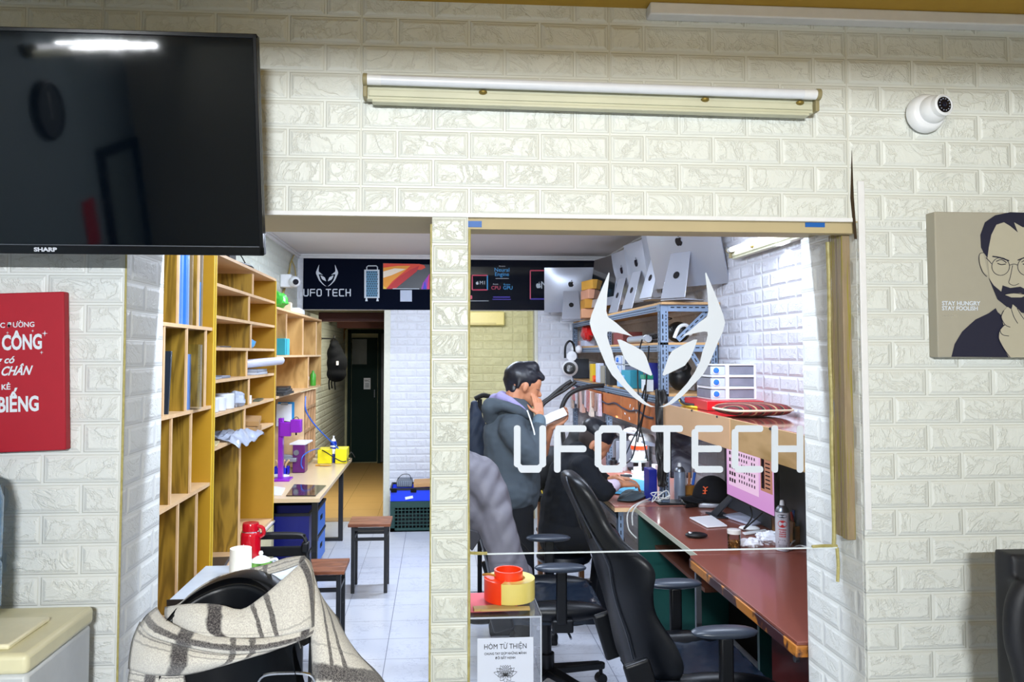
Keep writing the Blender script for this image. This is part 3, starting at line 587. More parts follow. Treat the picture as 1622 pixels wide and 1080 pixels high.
# ================================================================ nearest chairs, scarf, cream box
def plaid(name):
    x = N(name); uv = x.n('ShaderNodeTexCoord').outputs['UV']; sp = x.n('ShaderNodeSeparateXYZ'); x.set(sp, 0, uv)
    nz = x.noise(x.obj(), 60, 4, .7); nb = x.noise(x.obj(), 330, 2, .8); u = x.ma('ADD', sp.outputs[0], x.ma('MULTIPLY', x.ma('SUBTRACT', nz, .5), .02)); v = x.ma('ADD', sp.outputs[1], x.ma('MULTIPLY', x.ma('SUBTRACT', nz, .5), .06))
    def band(c, w_, q): return x.ma('SUBTRACT', 1, x.mr(x.ma('ABSOLUTE', x.ma('SUBTRACT', q, c)), w_*.6, w_))
    cur = None
    for c, w_, q, k in ((.09, .012, v, .75), (.17, .012, v, .5), (.83, .07, v, 1.0), (.62, .012, v, .35), (.32, .034, u, 1.1), (.50, .014, u, .95), (.57, .014, u, .95), (.80, .036, u, 1.1), (.95, .010, u, .6), (.04, .03, u, .7), (.13, .012, u, .5)):
        b_ = x.ma('MULTIPLY', band(c, w_, q), k); cur = b_ if cur is None else x.ma('MAXIMUM', cur, b_)
    f = x.ma('MULTIPLY', cur, x.mr(nb, .33, .62, .6, 1.0))
    base = x.mix(x.mr(nb, .3, .7), lin('#c9c2ba'), lin('#efece0'))
    x.set(x.p, 'Base Color', x.mix(f, base, lin('#2a2328'))); x.p.inputs['Roughness'].default_value = .95; x.p.inputs['Sheen Weight'].default_value = .5
    x.bump(x.noise(x.obj(), 420, 3, .8), .8, .0025); return x.m
mPlaid = plaid('plaid_wool')
def cloth(name, rows, mat, parent=None, thick=.006, sub=3, uvr=((0, 1), (0, 1)), wr=0, ws=12, **kw):
    """smooth cloth surface through rows of points"""
    R_ = [catmull([V(p) for p in r], sub) for r in rows]; cols = list(zip(*R_)); cols = [catmull(list(c), sub) for c in cols]; R_ = list(zip(*cols)); m = len(R_); n = len(R_[0])
    if wr:
        R_ = [[p+V((0, -1, .3))*wr*mnoise.noise(p*ws) for p in r] for r in R_]
    mb = MB().grid([list(r) for r in R_]); o = obj(name, mb, mat, parent, ang=180, recalc=False, **kw)
    uv = o.data.uv_layers.new(name='UVMap')
    for poly in o.data.polygons:
        for li in poly.loop_indices:
            vi = o.data.loops[li].vertex_index; i, j = divmod(vi, n)
            uv.data[li].uv = (uvr[0][0]+(uvr[0][1]-uvr[0][0])*j/(n-1), uvr[1][0]+(uvr[1][1]-uvr[1][0])*i/(m-1))
    so = o.modifiers.new('t', 'SOLIDIFY'); so.thickness = thick; so.offset = 0
    return o
# leather chair under the scarf, back towards the viewer
ch = thing('office_chair', 'black leather office chair draped with a plaid wool scarf', 'chair', (-.56, 2.05, 0))
top = [(262,985,1.93),(285,957,1.95),(320,930,1.97),(360,912,1.99),(395,906,1.99),(425,912,1.98),(450,930,1.96),(480,965,1.92),(496,1010,1.9)]
def arcrow(k, off, dz):
    out = []
    for x_, y_, d_ in top: p_ = onY(x_, y_, d_); c_ = V((-.58, d_, .95)); q_ = c_+(p_-c_)*k; out.append(V((q_.x, d_+off, q_.z+dz)))
    return out
low = lambda off, z: [V((onY(x_, y_, d_).x*.98-.01, d_+off-.02, z)) for x_, y_, d_ in top]
s = MB(); front = [low(-.03, .55), low(-.045, .8), arcrow(.86, -.05, 0), arcrow(.95, -.042, 0), arcrow(1.0, -.02, 0), arcrow(1.0, .02, 0), arcrow(.95, .045, 0), arcrow(.8, .05, 0), low(.06, .8), low(.05, .55)]
R2 = [catmull(r, 4) for r in front]; cols = [catmull(list(c), 3) for c in zip(*R2)]; s.grid([list(r) for r in zip(*cols)]); 
n_ = len(list(zip(*cols))[0]); obj('backrest', s, mLeather, ch, ang=180)
s = MB(); s.tube([p_+V((0, -.004, 0)) for p_ in arcrow(.93, -.049, 0)], .0022, 6, 4); obj('seam', s, M('seam_black', '#05070b', .5), ch)
obj('seat', MB().ob((-.57, 2.22, .47), (.5, .42, .1)), mLeather, ch, bev=.03, seg=4)
s = MB(); s.cyl((-.57, 2.2, .09), (-.57, 2.2, .43), .025); obj('gas_lift', s, mDarkMetal, ch)
for k in range(5):
    a = k*2*PI/5+.3; e = V((-.57+.28*math.cos(a), 2.2+.28*math.sin(a), .075)); obj('base_arm', MB().cap((-.57, 2.2, .11), e, .025, .016), mBlack, ch)
    obj('caster', MB().cyl(e+V((-.015, 0, -.045)), e+V((.015, 0, -.045)), .028), mBlack, ch)
obj('arm_loop', MB().tube([onY(408, 1085, 1.86), onY(418, 1070, 1.85), onY(450, 1066, 1.85), onY(490, 1068, 1.85), onY(500, 1085, 1.86)], .004, 6), mChrome, ch)
# scarf: one thing of overlapping folds
sf = thing('wool_scarf', 'cream and charcoal plaid wool scarf hung over the leather chair', 'scarf', (-.6, 1.95, .85))
def row(*pts): return [onY(x_, y_, d_) for x_, y_, d_ in pts]
cloth('upper_fold', [
 row((262,962,1.97),(300,957,1.885),(345,958,1.875),(382,966,1.87),(412,948,1.875),(448,918,1.88),(470,898,1.90),(484,885,1.93)),
 row((262,975,1.935),(300,972,1.865),(345,976,1.855),(388,982,1.85),(420,972,1.85),(455,948,1.855),(482,922,1.87),(493,905,1.905)),
 row((268,988,1.92),(302,992,1.86),(345,998,1.845),(390,1000,1.84),(425,995,1.84),(462,982,1.84),(488,962,1.855),(497,950,1.89)),
 row((285,1000,1.90),(318,1006,1.85),(355,1009,1.84),(395,1010,1.835),(430,1008,1.835),(465,1002,1.838),(490,995,1.85),(498,990,1.885))], mPlaid, sf, uvr=((.12, .86), (.2, .72)), wr=.006, ws=14)
cloth('middle_fold', [
 row((248,962,1.96),(262,980,1.905),(300,1001,1.855),(345,1008,1.845),(395,1012,1.838),(440,1008,1.838),(480,998,1.845),(499,988,1.88)),
 row((232,975,1.94),(250,995,1.88),(295,1014,1.835),(345,1022,1.825),(395,1025,1.822),(440,1019,1.825),(478,1008,1.84),(499,996,1.88)),
 row((222,990,1.93),(244,1008,1.875),(295,1023,1.84),(345,1033,1.835),(395,1034,1.832),(440,1026,1.835),(470,1015,1.845),(497,1004,1.88))], mPlaid, sf, uvr=((.10, .90), (.62, 1.0)), wr=.006, ws=12)
cloth('lower_fold', [
 row((222,985,1.96),(240,1008,1.89),(285,1022,1.85),(330,1032,1.84),(380,1035,1.836),(425,1030,1.838),(455,1020,1.85)),
 row((212,1010,1.93),(235,1022,1.865),(285,1035,1.83),(330,1043,1.825),(375,1043,1.825),(410,1034,1.835),(440,1026,1.85)),
 row((207,1035,1.925),(232,1045,1.855),(285,1052,1.825),(325,1053,1.825),(365,1048,1.83),(395,1040,1.84),(420,1033,1.86)),
 row((205,1058,1.93),(232,1066,1.87),(275,1069,1.85),(310,1064,1.85),(345,1055,1.85),(375,1046,1.855),(400,1038,1.87))], mPlaid, sf, uvr=((.12, .72), (.02, .45)), wr=.006, ws=12)
cloth('tucked_end', [
 row((208,1058,1.95),(235,1064,1.90),(265,1066,1.88),(292,1066,1.89)), row((204,1080,1.94),(232,1085,1.89),(262,1088,1.87),(295,1088,1.885)), row((200,1130,1.94),(232,1135,1.88),(262,1138,1.87),(300,1138,1.885))], mPlaid, sf, uvr=((.2, .5), (.0, .4)), wr=.006)
cloth('back_fold', [
 row((285,958,2.02),(310,935,2.03),(345,914,2.04),(385,903,2.04),(420,896,2.03),(455,884,2.0),(484,881,1.95)), row((275,962,2.0),(312,943,2.01),(345,926,2.02),(385,916,2.02),(420,910,2.0),(450,902,1.97),(480,890,1.93))], mPlaid, sf, uvr=((.1, .8), (.0, .2)))
cloth('hanging_end', [
 row((484,884,1.95),(492,893,1.95),(499,925,1.955),(515,955,1.965),(535,980,1.985)),
 row((490,935,1.90),(500,945,1.90),(515,965,1.915),(535,990,1.94),(548,1010,1.975)),
 row((493,1000,1.88),(506,1005,1.865),(528,1015,1.875),(555,1030,1.90),(572,1042,1.955)),
 row((495,1060,1.875),(510,1060,1.85),(540,1065,1.86),(580,1068,1.90),(602,1072,1.95)),
 row((495,1130,1.875),(512,1130,1.85),(550,1130,1.86),(600,1130,1.90),(640,1130,1.95))], mPlaid, sf, uvr=((.75, .3), (.0, 1.1)), wr=.005)
# second leather chair at the frame's edge
t = thing('desk_chair', 'black chair showing only a padded edge beside the brick wall under the portrait', 'chair', (1.55, 1.86, 0))
ed = [(1604,950),(1599,985),(1601,1020),(1612,1060),(1620,1100)]
s = MB(); s.tube([onY(1626, 925, 1.8)]+[onY(x_+8, y_, 1.8) for x_, y_ in ed]+[onY(1630, 1160, 1.8)], .026, 12, 4); s.tube([onY(1640, 930, 1.84), onY(1625, 960, 1.84), onY(1625, 1020, 1.84), onY(1640, 1090, 1.84)], .04, 12, 4)
s.ob((1.60, 1.86, .95), (.34, .07, .5)); blob('backrest', s, M('padded_black', '#11131a', .6, bump=.2), t, .008, 6)
obj('seat', MB().ob((1.62, 1.6, .48), (.46, .46, .09)), mLeather, t, bev=.03, seg=4)
obj('gas_lift', MB().cyl((1.62, 1.6, .08), (1.62, 1.6, .44), .025), mDarkMetal, t)
obj('back_bar', MB().tube([(1.62, 1.6, .44), (1.62, 1.82, .46), (1.62, 1.87, .75)], .02, 8), mDarkMetal, t)
for k in range(5):
    a = k*2*PI/5+.3; e = V((1.62+.28*math.cos(a), 1.6+.28*math.sin(a), .075)); obj('base_arm', MB().cap((1.62, 1.6, .1), e, .025, .016), mBlack, t); obj('caster', MB().sph(e+V((0, 0, -.046)), .028, 10), mBlack, t)
# cream appliance in the corner and the blue bottle edge
a = onY(44, 1034, 1.75); t = thing('cream_appliance', 'cream plastic appliance top in front of the brick wall', 'appliance', (a.x-.15, 1.85, 0))
s = MB(); s.box(a.x-.33, 1.75, 0, a.x, 2.06, a.z-.045); obj('body', s, M('cream_grey_panel', '#bfc3c4', .4), t, bev=.01)
s = MB(); s.box(a.x-.335, 1.742, a.z-.045, a.x+.004, 2.065, a.z); obj('lid', s, mCream, t, bev=.012, seg=3)
obj('flap', MB().ob((a.x-.13, 1.86, a.z+.006), (.16, .18, .012)), M('cream_light', '#e6e0bf', .4), t, bev=.004)
b = onY(-12, 810, 1.95); t = thing('water_bottle', 'large blue water bottle, its edge beside the brick wall', 'bottle', (b.x, 1.95, a.z))
obj('bottle_body', MB().lathe([(.11, 0), (.135, .02), (.135, .12), (.128, .13), (.135, .14), (.135, .28), (.12, .33), (.03, .38), (.028, .42)], (b.x-.115, 1.93, a.z+.012), 32), M('blue_water_plastic', '#3f8fc0', .15, trans=.5), t)
obj('bottle_cap', MB().cyl((b.x-.115, 1.93, a.z+.43), (b.x-.115, 1.93, a.z+.46), .032), M('blue_cap', '#1f5fb0', .4), t)
# ================================================================ workshop, shelving side
mWoodD = wood('shelf_wood_grain', '#a8832c', '#6b5012', (3.4, 3.4, .5), 2.6, dist=7); mWoodP = wood('plywood_edge', '#ddb98c', '#cda273', (1, 1, 1), 5, dist=3, mixk=.6)
mMust = M('mustard_laminate', '#b3851b', .45, var=.04); mMustL = M('mustard_edge', '#dcb72e', .45); mWoodL = wood('light_oak', '#c9a263', '#a67f44', (1.5, 1.5, .45), 3, dist=6)
XF = LX+.30
def onF(px): return (EYE and onX(px, 560, XF)).y
def bookcase(lab, x0, x1, ya, yb, zs, divs, ztop, zbot, side, back, name='bookcase', panel=None, front_edge=True, grp=None, toprow=0):
    """open shelving facing +x; zs = shelf heights, divs[row] = depths of the dividers in each row (top row first)"""
    t = thing(name, lab, 'shelf', ((x0+x1)/2, (ya+yb)/2, zbot), 0, grp); k = .016
    s = MB(); s.box(x0, ya, zbot, x1, ya+k, ztop); obj('side_panel', s, side, t)
    s = MB(); s.box(x0, yb-k, zbot, x1, yb, ztop); obj('side_panel', s, side, t)
    s = MB(); s.box(x0, ya+k, zbot, x0+.008, yb-k, ztop); obj('back_panel', s, back, t)
    s = MB(); s.box(x0, ya, ztop, x1, yb, ztop+k); obj('top_board', s, mWoodP, t)
    lv = [ztop]+list(zs)+[zbot+k]
    for z in list(zs)+[zbot+k]: obj('shelf_board', MB().box(x0+.008, ya+k, z-k, x1-.002, yb-k, z), mWoodP, t)
    for i in range(len(lv)-1):
        for y in divs[i]:
            s = MB(); s.box(x0+.008, y-k/2, lv[i+1], x1-.012, y+k/2, lv[i]-k); o = obj('divider', s, back if panel is None else panel, t)
            s = MB(); s.box(x1-.012, y-k/2, lv[i+1], x1-.004, y+k/2, lv[i]-k); obj('divider_edge', s, mWoodP, o)
    if front_edge:
        s = MB(); s.box(x1, ya-.001, zbot, x1+.003, ya+k, ztop); obj('edge_band', s, mMustL, t); s = MB(); s.box(x1, yb-k, zbot, x1+.003, yb, ztop); obj('edge_band', s, mMustL, t)
    return t
def zF(px, py, x=None): return onX(px, py, XF if x is None else x).z
BA = YB+.03; B1 = onX(338, 560, XF).y; B2 = B1+.02; B3 = onX(436, 560, XF).y
dv1 = [[onF(283), onF(315), onF(251)], [onF(298), onF(328), onF(262)], [onF(276), onF(307)], [onF(289), onF(318)]]
zs1 = [(zF(270,509)+zF(338,520.5))/2, (zF(268,658.5)+zF(336,641))/2, (zF(264,804.5)+zF(333,763))/2]
zb = .555; zt2 = (zF(346,408)+zF(434,441))/2
bookcase('nearer oak-veneer bookcase with tall bays beside the opening', LX, XF, BA, B1, zs1, dv1, 2.36, zb, mMust, mWoodD)
zs2 = [(zF(346,y)+zF(434,y2))/2 for y, y2 in ((447,478),(497,517),(549,553),(601,591),(654,631),(710,667))]
dv2 = [[onF(x_)] for x_ in (401,395.5,399,393,397,391,384.6)]
bookcase('mustard bookcase with two columns of open bays, behind the tall one', LX, XF, B2, B3, zs2, dv2, zt2, zb, mMust, mWoodD)
B4 = B3+.03; B5 = onF(509); zt3 = (zF(439,490)+zF(509,508.5))/2; zs3 = [(zF(438,564)+zF(509,561))/2]; zb3 = (zF(437,629)+zF(499,617))/2
bookcase('short pale oak bookcase mounted above the long worktable', LX, XF, B4, B5, zs3, [[onF(454.6), onF(481), onF(502)], [onF(490)]], zt3, zb3, mWoodL, mWoodL, front_edge=False)
# white base cabinet under the bookcases
t = thing('base_cabinet', 'long white base cabinet carrying the two big bookcases', 'cabinet', (LX+.15, 3.9, 0))
obj('cabinet_body', MB().box(LX+.012, BA, 0, XF-.01, B3, zb-.012), M('white_laminate', '#d9d3cc', .4), t)
for k in range(4):
    y0_ = BA+.01+k*(B3-BA)/4; o = obj('cabinet_door', MB().box(XF-.01, y0_, .06, XF+.006, y0_+(B3-BA)/4-.01, zb-.03), M('cream_laminate', '#e6dcae', .4), t, bev=.002); obj('door_handle', MB().box(XF+.006, y0_+.1, .40, XF+.02, y0_+.18, .41), mSteel, o)
obj('cabinet_top', MB().box(LX+.012, BA, zb-.012, XF+.012, B3, zb-.0005), M('white_laminate', '#d9d3cc'), t)
# things in the bays
def bay(x, y, z): return V((x, y, z))
mSleeve = glassm('clear_plastic', (.9, .94, .98), 1.4, 1.5); mPoly = M('cloudy_plastic', '#b9c3d6', .25, var=.2, alpha=.75)
def folder(lab, y, z, h, col, x1=None, lean=0, th=.012, dep=.22, cat='folder', grp=None, m=None):
    x1 = XF-.02 if x1 is None else x1; R = Euler((lean, 0, 0)).to_matrix()
    s = MB(); s.ob(V((x1-dep/2, y, z))+R@V((0, 0, h/2)), (dep, th, h), R)
    return obj('file_folder', s, m or M('folder_'+col, '#'+col, .35, coat=.3), lab=lab, cat=cat, grp=grp, bev=.001)
z1 = zs1[0]
folder('blue plastic folder first in the top bay by the brick opening', onF(290), z1, .40, '3f78c8'); folder('blue plastic folder second in the top bay, slightly paler', onF(295), z1, .42, '6b97d6')
folder('clear blue sleeve of papers third in the top bay', onF(301), z1, .38, '3f7fd0'); folder('grey-blue sleeve fourth in the top bay', onF(305), z1, .39, '7d9cc9', lean=.02); folder('brown cardboard folder against the top bay divider', onF(310.5), z1, .40, '8a7350')
folder('bright blue file in the narrow top bay', onF(321), z1, .215, '1683cf', lean=-.04, th=.03); folder('grey sleeve behind the bright blue file', onF(326), z1, .36, '8b7c68')
folder('dark slate tablet leaning in the second row bay', onF(276), zs1[1], .27, '27303c', lean=-.12, cat='tablet'); 
t = folder('blue document file in the second row bay inside a clear bag', onF(307), zs1[1], .255, '4c7fc6', th=.05)
def crumple(lab, name, c, r, m, seed=0, amp=.35, cat='plastic bag', grp=None, n=20):
    s = MB(); s.sph(c, r, n); c = V(c)
    s.v = [c+(p-c)*(1+amp*mnoise.noise((p-c)*(3.2/max(r))*1.0+V((seed, 0, 0)))+amp*.5*mnoise.noise((p-c)*(8/max(r))+V((0, seed, 0)))) for p in s.v]
    return obj(name, s, m, lab=lab, cat=cat, grp=grp, ang=25)
s = MB(); yy = onF(311); s.ob((XF-.1, yy, zs1[1]+.15), (.235, .065, .30)); o = obj('clear_bag', s, mSleeve, lab='clear plastic bag around the blue file in the second row bay', cat='plastic bag')
yy = onF(300); s = MB()
for k in range(9):
    a = k*.7; s.tube([(XF-.05-.008*k, yy+.012*math.sin(a), zb+.018), (XF-.05-.008*k, yy+.014*math.cos(a*1.3)+.01, zb+.14), (XF-.055-.008*k, yy+.012*math.sin(a+1), zb+.30), (XF-.05-.008*k, yy+.01*math.cos(a)+.012, zb+.385)], .012, 8, 3)
blob('wrapped_tubes', s, M('grey_foil_plastic', '#6c7a92', .18, .5, var=.3, vs=12, bump=.8, bs=60), None, .006, 2, lab='grey tubes wrapped in shiny plastic in the lowest tall bay', cat='wrapped parts')
# second bookcase contents
def slab(name, lab, c, size, col, rot=0, cat='device', grp=None, bev=.002, m=None, sub=None):
    s = MB(); s.ob(V(c)+V((0, 0, size[2]/2+.0006)), size, (0, 0, rot)); return obj(name, s, m or M('flat_'+col, '#'+col, .4), lab=lab, cat=cat, grp=grp, bev=min(bev, size[2]*.3))
zz = zs2
slab('circuit_board', 'thin brown board lying flat on the third shelf of the mustard bookcase', (XF-.08, onF(352), zz[2]), (.12, .18, .006), '6d5636', .2, 'board')
slab('circuit_board', 'narrow dark board beside the thin brown board on the third shelf', (XF-.05, onF(366), zz[2]), (.03, .16, .008), '3a2f28', -.2, 'board')
slab('phone_part', 'silver phone part flat on the fourth shelf of the mustard bookcase', (XF-.06, onF(352), zz[3]), (.09, .16, .010), '9aa0ab', .1, 'phone part'); slab('phone_part', 'small grey phone part with upright clip on the fourth shelf', (XF-.06, onF(367), zz[3]), (.07, .10, .014), '767d8c', -.2, 'phone part')
crumple('small crumpled blue plastic bag on the third shelf of the mustard bookcase', 'blue_bag', (XF-.07, onF(408), zz[2]+.03), (.05, .09, .035), M('light_blue_plastic', '#4da0d8', .3), 3)
R90 = Matrix.Rotation(.15, 3, 'Z')
s = MB(); s.cap((XF-.13, onF(402), zz[3]+.062), (XF+.07, onF(428), zz[3]+.085), .03, .026, 14); s.v = [p+V((0, 0, .006*mnoise.noise(p*22))) for p in s.v]; obj('bubble_wrap', s, M('bubble_wrap', '#cfd0de', .3, bump=.8, bs=90), lab='white roll of bubble wrap sticking out of the fourth shelf', cat='bubble wrap')
for k, (c_, lb) in enumerate((('b9bdc8', 'silver laptop lowest under the bubble wrap roll'), ('8d93a0', 'grey laptop lying on the silver laptop under the bubble wrap'))):
    slab('laptop', lb, (XF-.11, onF(416), zz[3]+.017*k), (.22, .30, .016), c_, .03*k, 'laptop')
for i, (px_, h_, lb) in enumerate(((352, .075, 'white adapter box first on the fifth shelf of the mustard bookcase'), (362, .075, 'white adapter box second on the fifth shelf'), (374, .085, 'white round-edged box third on the fifth shelf'))):
    s = MB(); s.cyl((XF-.06, onF(px_), zz[4]+.001), (XF-.06, onF(px_), zz[4]+h_), .045+.004*i, n=20); obj('tape_roll', s, M('offwhite_roll', '#cfd2d8', .5), lab=lb.replace('adapter box', 'paper roll').replace('round-edged box', 'wide roll'), cat='paper roll', grp='white rolls on the fifth shelf', bev=.004)
crumple('clear crumpled plastic bag next to the white rolls on the fifth shelf', 'clear_bag', (XF-.04, onF(384), zz[4]+.042), (.06, .05, .045), mPoly, 5)
s = MB(); s.box(XF-.12, onF(400)-.04, zz[4]+.001, XF-.02, onF(400)+.08, zz[4]+.05); obj('small_box', s, mPaper, lab='small open white box on the fifth shelf past the divider', cat='box', bev=.002)
slab('tool', 'dark green pliers lying on the fifth shelf beside the white box', (XF-.04, onF(420), zz[4]), (.04, .22, .012), '4c5240', .1, 'tool')
for k, lb in enumerate(('brown cardboard box lowest of two on the sixth shelf', 'tan cardboard box tilted on the other box, sixth shelf')):
    s = MB(); s.ob((XF-.06, onF(405)+.05*k, zz[5]+.018+.042*k), (.16, .2, .03), (.10*k, .05, .15*k)); obj('cardboard_box', s, M('cardboard', '#a9814f', .8), lab=lb, cat='box', grp='cardboard boxes on the sixth shelf', bev=.001)
s = MB(); rows = []
for i in range(14):
    rows.append([V((XF-.20+.021*i+.01*math.sin(j), onF(350)+.09*j, zz[6-1]-.0)) for j in range(10)])
zz6 = zz[5]
def sheetbag(lab, x0_, x1_, ya_, yb_, z_, amp, seed, m, edge=.03, name='plastic_bag'):
    rows = []
    for i in range(22):
        u = i/21; r = []
        for j in range(26):
            v = j/25; x_ = x0_+(x1_-x0_)*u+.02*mnoise.noise(V((v*5, seed, 0))); p = V((x_, ya_+(yb_-ya_)*v, z_))
            hgt = amp*(.55+mnoise.noise(V((u*4+seed, v*5, 0)))+.4*mnoise.noise(V((u*11, v*13+seed, 1)))); ov = max(0, x_-XF+.0)
            p.z += max(.004, hgt)-ov*.9; r.append(p)
        rows.append(r)
    o = obj(name, MB().grid(rows), m, lab=lab, cat='plastic bag', ang=30, recalc=False); so = o.modifiers.new('s', 'SOLIDIFY'); so.thickness = .0015; return o
sheetbag('crumpled clear plastic bag spilling off the lowest short shelf', XF-.18, XF+.055, onF(362), onF(408), zz[5]-(zz[5]-zz[5])+.0+0, .035, 1.7, mPoly).location.z += (zs2[5]-zz[5])
slab('paper_sheet', 'yellowed papers lying near the mustard panel on the lowest short shelf', (XF-.09, onF(352), zz[5]), (.15, .18, .012), 'c9b98a', .2, 'paper')
slab('laptop', 'closed dark brown laptop on the white cabinet top in the bottom bay', (XF-.10, onF(354)+.05, zb+.018), (.22, .30, .02), '3a312c', .1, 'laptop', m=M('brown_laptop', '#3a302a', .4)); slab('paper_sheet', 'white folded paper lying on the dark laptop', (XF-.14, onF(349)+.05, zb+.0395), (.08, .12, .004), 'e4e6ee', .4, 'paper', m=mPaper)
# on top
s = MB(); s.ob((XF-.08, onF(372), zt2+.04), (.12, .22, .045), (.06, 0, .1)); s.tube([(XF-.08, onF(380), zt2+.03), (XF-.02, onF(396), zt2+.03), (XF-.02, onF(404), zt2+.025)], .008, 6); s.tube([(XF-.08, onF(376), zt2+.05), (XF-.05, onF(388), zt2+.09), (XF-.03, onF(396), zt2+.03)], .004, 6)
obj('power_adapter', s, mBlack, lab='black adapter and cable on top of the mustard bookcase', cat='adapter', bev=.003)
for k, (px_, lb) in enumerate(((445, 'green plastic bag nearest on top of the pale bookcase'), (453, 'bright green plastic bag second on top of the pale bookcase'))):
    crumple(lb, 'green_bag', (XF-.09, onF(px_)+.05, zt3+.085), (.09, .09, .065), M('green_plastic', '#3fae3a', .3), 2+k, .25, grp='green bags on the pale bookcase')
s = MB(); s.ob((XF-.09, onF(467), zt3+.055), (.12, .12, .07), (0, 0, .1)); obj('paper_box', s, M('beige_box', '#d8c8a8', .7), lab='beige paper box on top of the pale bookcase beside green bags', cat='box', bev=.003)
s = MB(); s.ob((XF-.09, onF(480), zt3+.04), (.16, .34, .045), (0, 0, .05)); obj('white_case', s, mWhite, lab='low white plastic case on top of the pale bookcase', cat='case', bev=.008)
a = onF(457); obj('teal_box', MB().box(XF-.075, 5.78, zs3[0]+.001, XF-.004, 5.95, zs3[0]+.125), M('teal_paper', '#28a8bd', .5), lab='turquoise box standing in the pale bookcase', cat='box', bev=.002)
for k, (c_, lb) in enumerate((('17181c', 'black laptop at the bottom of the stack in the pale bookcase'), ('2a2d33', 'charcoal laptop in the middle of the stack in the pale bookcase'), ('101114', 'black tablet topping the laptop stack in the pale bookcase'))):
    slab('laptop', lb, (XF-.10, onF(452), zb3+.017+.019*k), (.26, .40-.05*k, .018), c_, .05*k, 'laptop', grp='laptops stacked in the pale bookcase')
crumple('crumpled white shopping bag in the end bay of the pale bookcase', 'white_bag', (XF-.10, onF(497), zb3+.10), (.06, .12, .07), M('white_bag', '#dfe6ee', .35), 8, .3)
s = MB(); s.lathe([(0, 0), (.026, 0), (.028, .01), (.028, .10), (.012, .125), (.012, .14), (0, .14)], (XF-.04, onF(503), zb3+.018), 16); obj('green_bottle', s, M('green_label', '#4aa12f', .35), lab='small green bottle beside the white shopping bag', cat='bottle')
# side cupboard under the pale bookcase: panel and slatted front
px1 = onY(482, 650, 6.75).x; t = thing('slatted_cupboard', 'pale wooden cupboard with a slatted front under the pale bookcase', 'cabinet', (LX+.15, 6.2, .72))
obj('side_panel', MB().box(LX+.01, 6.75, .72, px1, 6.77, zb3-.018), mWoodP, t)
s = MB(); yb_ = onX(500, 650, px1).y
obj('back_panel', MB().box(px1-.03, 6.77, .72, px1-.02, yb_, zb3-.018), wood('slat_wood', '#b98f66', '#8d6844', (2, 2, .3), 4), t)
for k in range(5): y_ = 6.77+k*(yb_-6.77)/4; obj('upright_slat', MB().box(px1-.02, y_-.012, .72, px1, y_+.012, zb3-.018), wood('slat_light', '#caa47c', '#a87f55', (2, 2, .3), 4), t)
for z_ in (.74, 1.02, 1.22): obj('cross_rail', MB().box(px1-.018, 6.77, z_-.012, px1+.002, yb_, z_+.012), MC['slat_light'], t)
# worktable
DZ = .70; n_ = onZ(503, 793, DZ); n_.y = max(n_.y, B3+.006); f_ = onZ(559.6, 725, DZ); mTop = M('pale_laminate', '#e0c7a0', .25, var=.03)
t = thing('worktable', 'long pale worktable with black steel legs along the shelving', 'table', ((LX+n_.x)/2, (n_.y+f_.y)/2, 0))
obj('tabletop', MB().box(LX+.01, n_.y, DZ-.03, n_.x, f_.y, DZ), mTop, t, bev=.002)
for yy in (n_.y+.18, f_.y-.35):
    s = MB()
    for x_ in (n_.x-.06, LX+.15): s.box(x_-.02, yy-.02, 0, x_+.02, yy+.02, DZ-.03)
    s.box(LX+.15, yy-.015, .0, n_.x-.06, yy+.015, .03); s.box(LX+.15, yy-.015, DZ-.06, n_.x-.06, yy+.015, DZ-.03); obj('leg_frame', s, mDarkMetal, t, bev=.002)
obj('long_rail', MB().box(n_.x-.075, n_.y+.18, DZ-.06, n_.x-.045, f_.y-.35, DZ-.03), mDarkMetal, t)
def D(px, py, dz=0): return onZ(px, py, DZ)+V((0, 0, dz))
# clipboard hanging
c = onY(451, 656, 6.73); t = thing('clipboard', 'blue clipboard with white sheet hung on the cupboard side', 'clipboard', (c.x, 6.73, c.z-.12)); wv = .13
obj('board', MB().ob(c+V((.012, -.004, 0)), (.14, .006, .21)), M('cyan_board', '#1c86c8', .4), t); obj('sheet', MB().ob(c+V((-.004, -.009, -.006)), (.13, .003, .19)), mPaper, t); obj('clip', MB().ob(c+V((0, -.013, .09)), (.06, .012, .02)), mChrome, t)
# purple machine on a column
mPur = M('purple_metal', '#9a2bd0', .3, .3); c = D(447, 717); t = thing('purple_press', 'purple column press with a square head on the worktable', 'machine', (c.x, 6.2, DZ)); yq = 6.2
pq = lambda px_, py_: onY(px_, py_, yq)
s = MB(); a = pq(442, 672); b = pq(452, 720); s.box(a.x, yq-.03, DZ, a.x+.035, yq+.03, a.z+.05); s.box(a.x-.03, yq-.08, DZ, a.x+.10, yq+.08, DZ+.015); obj('column', s, mPur, t, bev=.003)
a = pq(445, 668); b = pq(462, 690); s = MB(); s.box(a.x, yq-.05, b.z, b.x, yq-.01, a.z); s.box(a.x+.01, yq-.03, b.z-.02, a.x+.025, yq, a.z+.01); obj('slide', s, mPur, t, bev=.004)
a = pq(462, 664); b = pq(478, 684); obj('head_box', MB().box(a.x, yq-.06, b.z, b.x, yq+.03, a.z), mPur, t, bev=.004)
obj('indicator_knob', MB().cyl(pq(469, 683), pq(469, 689), .007), mBlack, t); s = MB(); s.cyl(pq(450, 669), pq(464, 671), .013); s.tube([pq(441, 668), pq(444, 662), pq(449, 668)], .003, 6); s.tube([pq(463, 665), pq(470, 660), pq(474, 665)], .003, 6); obj('motor', s, mBlack, t)
